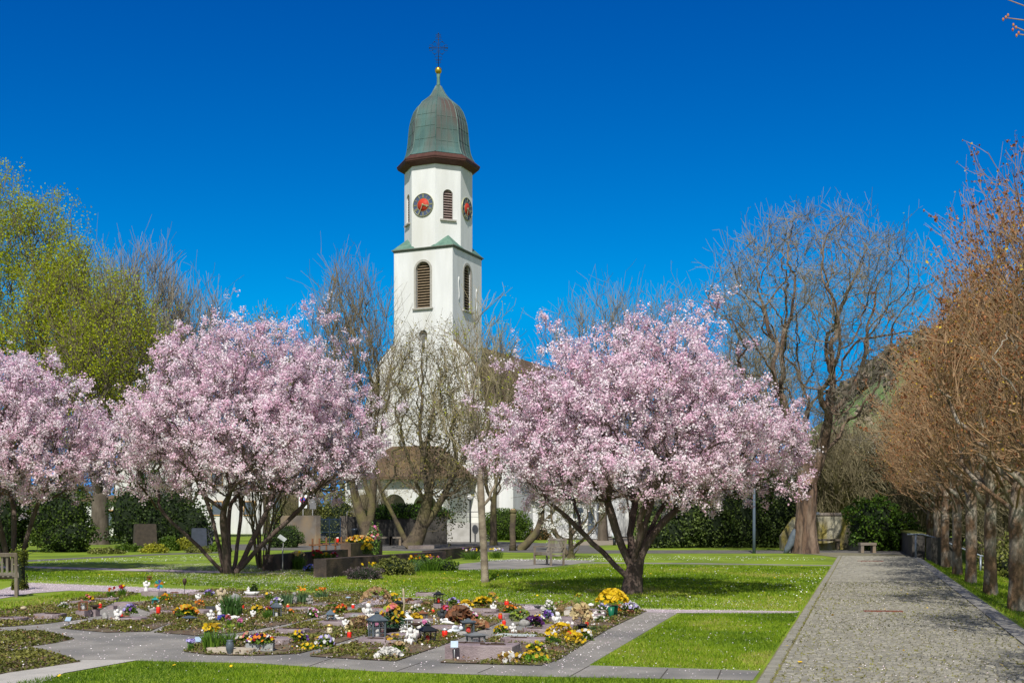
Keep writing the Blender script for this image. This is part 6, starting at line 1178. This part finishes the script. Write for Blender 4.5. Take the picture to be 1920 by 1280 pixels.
lantern('dark square lantern left behind the big yellow daffodils', 1136, 1146, .15, .10, M_lan, 'flat', 'white'); flowers('pansies', 'white and lilac pansies in a terracotta pot at the far right bed corner', 1181, 1152, .24, .17, [WH, LI, WH], 50, .024, pot=.14, poth=.09, cat='flowers')
flowers('primroses', 'rusty-orange blooms between green vases and terracotta pot', 1162, 1150, .12, .12, [RU, ORG], 12, .024)
for k, (px, py, r, z) in enumerate([(1108, 1142, .045, .05), (1116, 1158, .035, .05), (1132, 1158, .035, .05), (1112, 1172, .03, 0), (1124, 1178, .028, 0), (1098, 1148, .03, .05), (1106, 1180, .03, 0)]):
    o = stone('smooth white stone in the right bed near the green vases', px, py, (r*1.2, r, r*.8), M_wht, z, 'white_stone'); o['group'] = 'white stones near the green vases'
flowers('flowers', 'white blossoms with green sprigs left of the green vases', 1128, 1166, .2, .08, [WH, SG], 16, .02); flowers('bulb_leaves', 'blue-green bulb leaves at the right bed edge below the vases', 1106, 1186, .26, .1, [], 0, leaf='blade', lm=leafm('daff_grey', None, None), nl=50, cat='plant')
flowers('primroses', 'scattered yellow primroses along the front bed edge at centre', 575, 1216, .34, .05, [YE], 14, .02); flowers('primroses', 'yellow primroses before the broad slab in the middle', 600, 1202, .14, .05, [YE, GO], 7, .02); stone('small white pebble at the far left slab', 32, 1167, (.03, .025, .02), M_wht)
flowers('wreath', 'brown leaf wreath on the back slab right of the driftwood pole', 768, 1134, .14, .06, [BR, RU], 20, .02, 'dry', leafm('wreath_leaf', None, None), z=.05, cat='wreath'); flowers('wreath', 'brown leaf wreath on the back slab left of the raised black lantern', 800, 1138, .16, .08, [BR, TA], 20, .02, 'dry', leafm('wreath_leaf', None, None), cat='wreath')

for (nm_, kd, lab_, px, py, h_, m__, kk, rz_) in [
 ('angel_figure', 0, 'small white praying angel on the slab behind the tall red-gold candle', 925, 1150, .14, M_wht, 'angel', 0), ('rabbit_figure', 0, 'white crouching rabbit on the slab with the raised edge', 1040, 1190, .11, M_wht, 'bird', .6),
 ('angel_figure', 0, 'white angel looking left on the slab behind the orange-yellow pansies', 372, 1130, .15, M_wht, 'angel', .4), ('bird_figure', 0, 'grey stone bird on the thin slab left of the red-gold candle', 285, 1146, .09, M_gw, 'bird', .2),
 ('angel_figure', 0, 'white sitting angel near the grey trough at the pale walkway tip', 962, 1186, .12, M_wht, 'sit', .3), ('angel_figure', 0, 'white angel between heather and candle glass on the broad slab', 648, 1182, .14, M_wht, 'angel', 0),
 ('cherub_figure', 0, 'white reclining cherub in front of the terracotta trough', 722, 1158, .12, M_wht, 'lie', .2), ('angel_figure', 0, 'tiny white angel at the foot of the cream roses', 1112, 1166, .11, M_wht, 'sit', 0)]:
    figure(nm_, lab_, 'figurine', px, py, h_, m__, kk, rz_)
for (px, py, lab_) in [(540, 1143, 'red candle with gold lid left of the thinker figure'), (655, 1196, 'red candle at the walkway edge beside the broad slab'), (812, 1152, 'red candle at the foot of the raised back pedestal'), (188, 1140, 'red candle behind the square grey block at left'), (975, 1148, 'red candle behind the pale green sedum'), (1100, 1176, 'red candle right of the dried cream bouquet'), (455, 1142, 'red candle behind the grape hyacinths')]: candle(lab_, px, py, .10)
for (px, py, w_, h, c, lab_, lf) in [(482, 1152, .2, .13, [YE, GO], 'yellow primroses beside the small standing white angel', 'mound'), (520, 1138, .22, .14, [PU, LI, WH], 'mixed violet and white violas behind the dark pointed lantern', 'mound'), (585, 1158, .22, .13, [WH, PK], 'white and pink daisies in the middle of the large left bed', 'mound'), (640, 1150, .2, .13, [RD, ORG], 'red and orange primroses at the edge of the upper pale walkway', 'mound'), (560, 1206, .22, .14, [PU, YE], 'violet and yellow pansies behind the scattered yellow primroses', 'mound'),
  (610, 1212, .2, .12, [WH, LI], 'white and lilac blooms at the lower pale walkway', 'mound'), (700, 1190, .2, .14, [PK, WH], 'pink and white bouquet behind the largest lantern', 'mound'), (782, 1150, .22, .13, [WH, CR], 'cream and white blooms right of the driftwood pole', 'mound'), (850, 1136, .2, .13, [PU, LI], 'violet heather behind the yellow pansies and roses', 'mound'), (888, 1168, .22, .13, [WH, PK], 'white and pink blooms above the square lantern with red candle', 'mound'), (940, 1188, .18, .1, [YE], 'yellow crocuses at the walkway above the marble slab', 'mound'),
  (1010, 1172, .2, .13, [WH, YE], 'white daisies with yellow hearts between purple pansies and cherub', 'mound'), (1130, 1150, .2, .14, [LI, WH], 'lilac asters directly left of the square dark lantern', 'mound'), (1095, 1200, .22, .12, [WH, GO], 'white and golden blooms at the right walkway edge', 'mound'), (165, 1130, .2, .13, [RO, YE], 'salmon primroses behind the rusty block lantern', 'mound'), (120, 1142, .18, .1, [WH], 'white blooms on the far left bed behind the ground cover', 'mound'), (310, 1128, .2, .13, [YE, ORG], 'yellow primroses between teal and rusty lanterns', 'mound'), (392, 1120, .2, .13, [LI, PU], 'lilac blooms at the back left of the praying saint figure', 'mound'),
  (505, 1126, .2, .14, [WH, YE], 'white narcissi at the back right of the boat planter', 'blade'), (835, 1152, .18, .12, [RD, PK], 'crimson blooms right of the raised back pedestal', 'mound'), (748, 1222, .2, .1, [CR, TA], 'tan fallen blooms behind the white rose cushion', 'mound'), (1005, 1222, .2, .1, [LM, YE], 'lime shoots right of the slab with bronze cross', 'mound')]:
    flowers('flowers', lab_, px, py, w_, h, c, 18, .022, lf)
# ================================================================ benches
M_teak = mat('weathered_teak', (.21, .17, .125), .85, (.13, .10, .075), 5, bump=.5, bscale=40, stretch=(1, 1, .2), col3=(.28, .25, .21), scale3=3)
def bench(label, loc, rz, L_=1.5, side=False):
    t = thing('wooden_bench', label, 'bench', loc, rz); H = .90
    def bar(nm, parts_): 
        g = MB()
        for c, d, M_ in parts_: g.box(c, d, M=M_)
        return g.build(nm, M_teak, t)
    bt = Matrix.Rotation(R_(-12), 4, 'X')
    for x in (-L_/2, L_/2):
        bar('leg', [((x, -.25, .31), (.06, .06, .64), None)]); bar('leg', [((x, .25, .21), (.06, .06, .44), None), ((x, .31, .66), (.06, .055, .5), bt)])
        bar('armrest', [((x, 0, .64), (.07, .58, .035), None)])
        bar('rail', [((x, 0, .36), (.04, .46, .07), None)])
    bar('seat', [((0, -.24+i*.078, .43), (L_-.02, .06, .022), None) for i in range(6)]+[((0, -.26, .385), (L_-.06, .025, .06), None)])
    bar('backrest', [((-L_/2+.07+i*(L_-.14)/(int(L_/.1)-1), .315, .67), (.045, .016, .36), bt) for i in range(int(L_/.1))]+[((0, .365, .885), (L_+.04, .04, .075), bt), ((0, .27, .49), (L_-.05, .03, .05), bt)])
    return t
p = P(30, 1119); bl = bench('weathered wooden slat bench cut by the left edge of the photo, seen from behind', (0, 0, 0), 0); rb = R_(180+20); bl.rotation_euler = (0, 0, rb)
off_ = Matrix.Rotation(rb, 3, 'Z') @ Vector((-.75, .25, 0)); bl.location = (p.x-off_.x, p.y-off_.y, 0)
p = P(1030, 1060); bench('lone weathered wooden bench with solid plank back standing on the small paved spot', (p.x, p.y+.5, 0), R_(-62), 1.15)
# ================================================================ stone walls of the urn graves, crosses
M_low = mat('low_dark_wall', (.055, .042, .036), .9, (.035, .028, .026), 3, bump=.8, bscale=22, col3=(.13, .09, .065), scale3=1.6)
low = [('low dark stone wall in front, its rough brown end towards the camera', P(600, 1083), P(826, 1062), .52, .40), ('low dark stone wall behind, left of the row of wooden crosses', P(502, 1070), P(700, 1049), .50, .36), ('low dark stone wall with pansy trough on top at the back', P(648, 1055), P(708, 1049), .72, .4), ('long low dark wall running right behind the tulips to the road', P(800, 1053), P(905, 1040), .42, .35)]
for lab, p0, p1, h, th_ in low: o = seg_wall('low_stone_wall', lab, p0, p1, h, th_, M_low)
x_, y_, _ = pl(790, 1044); g = MB(); g.box((0, 0, .06), (1.1, .3, .14)); tag(g.build('stone_block', M_por, None, (x_, y_, .36), R_(40)), 'pinkish stone block lying on the dark wall behind the tulips', 'stone block')
M_crw = mat('cross_wood', (.22, .10, .045), .7, (.15, .07, .035), 8)
for k, (px, py, h) in enumerate([(586, 1056, .48), (599, 1055, .48), (612, 1054, .50), (629, 1056, .5), (640, 1051, .5), (651, 1050, .5)]):
    t = thing('wooden_cross', ['wooden grave cross at the left end of the row behind the low wall', 'second wooden grave cross from the left, above the red flowers', 'third wooden grave cross from the left in the row', 'orange-brown wooden cross in front of the red grave candle', 'fifth wooden cross from the left, right of the red grave candle', 'wooden cross at the right end of the row beside the pansy trough'][k], 'cross', pl(px, py)[:2]+(.0,), R_(-15)); h2 = h+.42
    g = MB(); g.box((0, 0, h2/2), (.06, .03, h2)); g.build('post', M_crw, t); g = MB(); g.box((0, -.028, h2*.74), (.26, .022, .06)); g.build('crossbar', M_crw, t)
candle('tall red grave candle on the low wall behind the wooden crosses', 633, 1052, .17, M_wht, z=.72, r=.05)
flowers('pansies', 'long trough of orange and apricot pansies on top of the back stone wall', 674, 1053, 1.05, .25, [ORG, YE, CR, GO], 190, .045, z=.72, depth=.35, lm=L_box); flowers('roses', 'yellow roses on the low wall right of the wooden crosses', 688, 1060, .42, .32, [YE], 18, .07, z=.42)
bush('rose_wreath', 'upright sparse wreath of pale pink and white roses beside the pansy trough', 'wreath', pl(701, 1051), [(0, 0, .78, .26, .2, .62, 0)], 900, .05, leafm('wreath_green', (.05, .12, .02), (.2, .3, .06)), 41, core=False); flowers('roses', 'pale pink and cream roses woven into the upright wreath', 701, 1051, .45, .62, [CR, WH, RO, PK], 46, .06, leaf='none', z=.7)
flowers('flowers', 'red geranium-like flowers below the left wooden crosses', 593, 1062, .5, .25, [RD], 34, .045, z=.3); flowers('flowers', 'crimson azalea beside the orange-brown cross', 627, 1062, .24, .2, [PK, RD], 14, .045, z=.3); flowers('flowers', 'yellow flowers below the third wooden cross', 613, 1063, .4, .18, [YE, LM], 20, .04, z=.3)
flowers('daffodils', 'cream and yellow daffodils left of the front stone wall', 558, 1066, .75, .55, [YE, CR, CR], 44, .045, 'blade', nl=160); flowers('violas', 'blue violas at the left foot of the front stone wall', 583, 1070, .5, .2, [BL, LI], 34, .03, lm=leafm('dark_leaf', None, None))
flowers('tulips', 'yellow tulips with broad leaves in front of the front stone wall', 690, 1082, .9, .42, [YE], 7, .05, 'blade', nl=170); bush('heather_bush', 'dark purplish low heather at the foot of the front stone wall', 'plant', pl(682, 1086), [(0, 0, .12, .5, .3, .22, 0)], 2200, .03, leafm('heather_leaf', (.06, .05, .05), (.17, .12, .13)), 42)
bush('low_shrub', 'olive low shrub right of the front stone wall tulips', 'plant', pl(740, 1078), [(0, 0, .2, .6, .4, .32, 0)], 2400, .05, L_ol, 43); flowers('tulips', 'orange tulips among grey-green leaves at the right end of the wall bed', 768, 1072, .9, .5, [ORG, YE], 9, .05, 'blade', leafm('daff_grey', None, None), nl=190); flowers('tulips', 'yellow-orange tulips in the green bed at the right of the stone walls', 806, 1070, 1.1, .5, [YE, ORG, PK], 16, .045, 'blade', nl=240)
bush('low_shrub', 'low green plants at the far right end of the wall bed', 'plant', pl(830, 1069), [(0, 0, .1, .5, .35, .28, 0), (-.7, .1, .1, .6, .35, .35, 0)], 2600, .05, L_box, 44)
flowers('tulips', 'yellow daffodils and violet flowers left of the slender pale tree', 885, 1048, 1.3, .42, [YE, PU, WH], 40, .045, 'blade', nl=200); flowers('tulips', 'yellow tulips with white and violet flowers right of the slender pale tree', 930, 1046, .9, .4, [YE, LI, WH], 36, .045, 'blade', nl=160)
flowers('daffodils', 'white narcissus clump before the round clipped bush, left side', 878, 1012, 1.6, .42, [WH, CR], 26, .06, 'blade', nl=200); flowers('daffodils', 'white narcissus clump at the right foot of the round clipped bush', 950, 1012, 2.0, .42, [WH, CR], 34, .06, 'blade', nl=200)
bush('low_shrub', 'rust-brown low shrub right of the round clipped bush', 'shrub', pl(1010, 1012), [(0, 0, .3, 1.0, .6, .6, 0)], 2200, .07, leafm('rustb2_leaf', (.12, .07, .03), (.24, .14, .05)), 45)
# posts, bin, benches, stones at the back
g = MB(); g.lathe([(.17, -.02), (.17, .9), (.19, .92), (.19, 1.0), (.15, 1.03), (.001, 1.04)], 16); simple('litter_bin', 'slim dark steel cylinder bin against the dark churchyard wall', 'bin', 665, 1024, g, mat('bin_steel', (.04, .05, .065), .35, metal=.5))
for (px, py, w_, lab) in [(718, 1022, .9, 'stone bench block left of the leaning mossy tree, first of three'), (742, 1022, .55, 'dark-slotted stone seat against the churchyard wall'), (1625, 1033, 0, None)]:
    if not lab: continue
    t = thing('stone_bench', lab, 'bench', pl(px, py), 0); g = MB(); g.box((0, 0, .47), (w_*1.25, .5, .1)); g.build('seat', M_cw, t)
    for s in (1, -1): g = MB(); g.box((s*w_*.5, 0, .2), (.14, .44, .44)); g.build('leg', M_cw, t)
t = thing('plaque_stand', 'slanted white information plaque on a thin leg in front of the low round bush', 'sign', pl(531, 1034)); g = MB(); g.tube([(0, 0, -.05), (0, 0, .58)], .02, 6); g.build('leg', mat('grey_steel', None), t)
g = MB(); g.box((0, 0, 0), (.40, .26, .025), M=Matrix.Translation((-.05, 0, .66)) @ Matrix.Rotation(R_(35), 4, 'Y') @ Matrix.Rotation(R_(40), 4, 'X')); g.build('panel', mat('plaque_grey', (.42, .44, .43), .6, (.3, .32, .31), 9), t)
g = MB(); g.tube([(0, 0, -.05), (0, 0, .78)], .02, 6); simple('metal_stake', 'thin grey metal stake at the left end of the dark stone walls', 'stake', 530, 1073, g, mat('grey_steel', None))
def headstone(label, px, py, w_, d_, h, m_, rz):
    g = MB(); g.box((0, 0, h/2-.05), (w_, d_, h+.1), taper=.9); g.box((0, 0, h+.01), (w_*.86, d_*.8, .03)); return simple('headstone', label, 'headstone', px, py, g, m_, rz)
headstone('brown upright headstone in front of the tent-shaped bush', 272, 1026, 1.25, .45, 1.28, mat('brown_stone', (.075, .058, .047), .9, (.05, .04, .034), 5, bump=.6), R_(28)); headstone('blue-grey upright headstone beside the left cherry stems', 373, 1026, .85, .35, 1.05, mat('blue_grey_stone', (.06, .07, .10), .8, (.045, .055, .075), 5), R_(22)); headstone('second dark grey headstone half hidden behind the blue-grey one', 388, 1024, .7, .3, 1.12, mat('dark_grey_stone', (.08, .085, .095), .8), R_(10))
for k, (px, py, w_, h, lm_, lab) in enumerate([(318, 1032, 1.0, .7, L_box, 'yellow-green young shrub between the two headstones'), (345, 1031, 1.0, .55, leafm('yel_leaf', (.16, .18, .02), (.42, .40, .03)), 'yellow budding shrub left of the blue-grey headstone'), (240, 1034, 1.4, .35, L_box, 'low green plants left of the brown headstone'), (290, 1036, 1.3, .4, leafm('yel_leaf', None, None), 'small yellow-flowering plant in front of the brown headstone'), (200, 1038, 1.6, .25, L_ol, 'low olive plants at the foot of the forked grey trunk'), (370, 1036, 1.2, .3, L_ol, 'low olive plants in front of the blue-grey headstone'), (410, 1034, 1.2, .35, L_box, 'low green plants right of the blue-grey headstone')]):
    bush('low_shrub', lab, 'plant', pl(px, py), [(0, 0, .02, w_/2, .4, h, 0)], 1500, .07, lm_, 60+k, core=False)
t = thing('lamp_post', 'slim blue-grey lamp post rising into the right side of the large cherry', 'lamp post', pl(1414, 1037)); g = MB(); g.tube([(0, 0, -.1), (0, 0, 1.2), (0, 0, 4.5)], [.075, .07, .05], 10); g.build('pole', mat('post_blue', (.09, .12, .16), .5), t); g = MB(); g.lathe([(.06, 4.5), (.28, 4.55), (.26, 4.68), (.05, 4.8), (.001, 4.82)], 14); g.build('lamp_head', mat('post_blue', None), t)
t = thing('lamp_post', 'dark lamp post with white globe in front of the church porch', 'lamp post', ((882-960)/F*78, 78, 0)); g = MB(); g.tube([(0, 0, -.1), (0, 0, 2.85)], .05, 8); g.build('pole', M_lbk, t); g = MB(); g.ell((0, 0, 3.0), .21, 16, 10); g.build('globe', mat('lamp_white', (.85, .85, .83), .4), t)
t = thing('bollard', 'short bollard with white top beside the gravel drive behind the cherry stems', 'bollard', ((1206-960)/F*78, 78, 0)); g = MB(); g.lathe([(.13, -.05), (.13, .45)], 12); g.build('base', M_beige, t); g = MB(); g.lathe([(.13, .45), (.13, 1.02), (.001, 1.05)], 12); g.build('top', mat('lamp_white', None), t)
t = thing('bollard', 'low blue-white garden light left of the cherry stems on the drive', 'bollard', ((1152-960)/F*70, 70, 0)); g = MB(); g.lathe([(.09, -.05), (.09, .45)], 12); g.build('base', M_lbk, t); g = MB(); g.lathe([(.18, .45), (.16, .75), (.001, .8)], 12); g.build('top', mat('bluish_plaster', None), t)
# alcove wall
M_alc = mat('stained_concrete', (.44, .41, .30), .9, (.36, .29, .045), 1.1, bump=.4, bscale=12, stretch=(1.3, 1, .7), col3=(.17, .15, .10), scale3=.9, ramp=(.44, .56))
x_, y_, _ = pl(1540, 1030); t = thing('alcove_wall', 'yellow-stained pale concrete alcove wall with built-in bench behind the big trunk', 'wall', (x_, y_, 0)); g = MB()
n = 18; arc = []
for i in range(n+1): q_ = -2.05+4.1*i/n; arc.append((q_, .45*(1-(q_/2.05)**2), 1.72 if abs(q_) < 1.3 else 1.72-(abs(q_)-1.3)*1.35))
vs = []
for (x, y, h) in arc: k = 1.02; vs += [(x, y, -.1), (x, y, h), (x*k, y+.3, h), (x*k, y+.3, -.1)]
fs = []
for i in range(n): o = 4*i; fs += [(o, o+4, o+5, o+1), (o+1, o+5, o+6, o+2), (o+2, o+6, o+7, o+3)]
fs += [(0, 1, 2, 3), (4*n+3, 4*n+2, 4*n+1, 4*n)]; g.add(vs, fs); g.build('curved_wall', M_alc, t)
g = MB(); g.tube([(x*1.05, y+.12, h+.06) for x, y, h in arc[4:-4]], .13, 4, False); g.build('coping', M_cw, t); g = MB(); g.box((.05, .0, .5), (1.7, .5, .1)); g.box((-.75, .05, .22), (.16, .42, .46)); g.box((.85, .05, .22), (.16, .42, .46)); g.build('bench', M_cw, t)
stone('white pebble-like lump lying on top of the alcove wall', 1533, 1030, (.12, .08, .09), M_wht, 1.78); bpy.data.objects[-1] if False else None
for k, (px, py, lab) in enumerate([(1626, 1036, 'small grey stone seat right of the glossy bush at the path end'), (1600, 1041, None)]):
    if not lab: continue
    t = thing('stone_bench', lab, 'bench', pl(px, py)); g = MB(); g.box((0, 0, .42), (.75, .45, .12)); g.build('seat', M_cw, t)
    for s in (1, -1): g = MB(); g.box((s*.28, 0, .18), (.14, .4, .38)); g.build('leg', M_cw, t)
seg_wall('retaining_wall', 'moss-topped low retaining wall left of the steel handrail', P(1692, 1028), P(1722, 1045), .95, .5, M_cwd, cap=mat('moss_top', (.13, .15, .02), .95, (.2, .19, .04), 8))
seg_wall('retaining_wall', 'short dark wall section beside the stairs under the handrail', Vector((16.9, 47.6, 0)), Vector((18.2, 47.9, 0)), .85, .35, M_cwd, z0=-1.2)
t = thing('handrail', 'steel tube handrail at the top of the stairs right of the path end', 'handrail', (0, 0, 0)); p = P(1717, 1046); g = MB(); g.tube([(p.x, p.y, -.1), (p.x, p.y, .95)], .045, 8); g.tube([(p.x+2.4, p.y-.6, -1.0), (p.x+2.4, p.y-.6, .1)], .045, 8); g.build('post', mat('galvanised', (.20, .23, .27), .4, metal=.4), t)
g = MB(); g.tube([(p.x-.35, p.y, .97), (p.x+.25, p.y, .98), (p.x+.7, p.y-.1, .85), (p.x+2.4, p.y-.6, .12), (p.x+3.2, p.y-.8, .05)], .04, 8); g.build('rail', mat('galvanised', None), t)
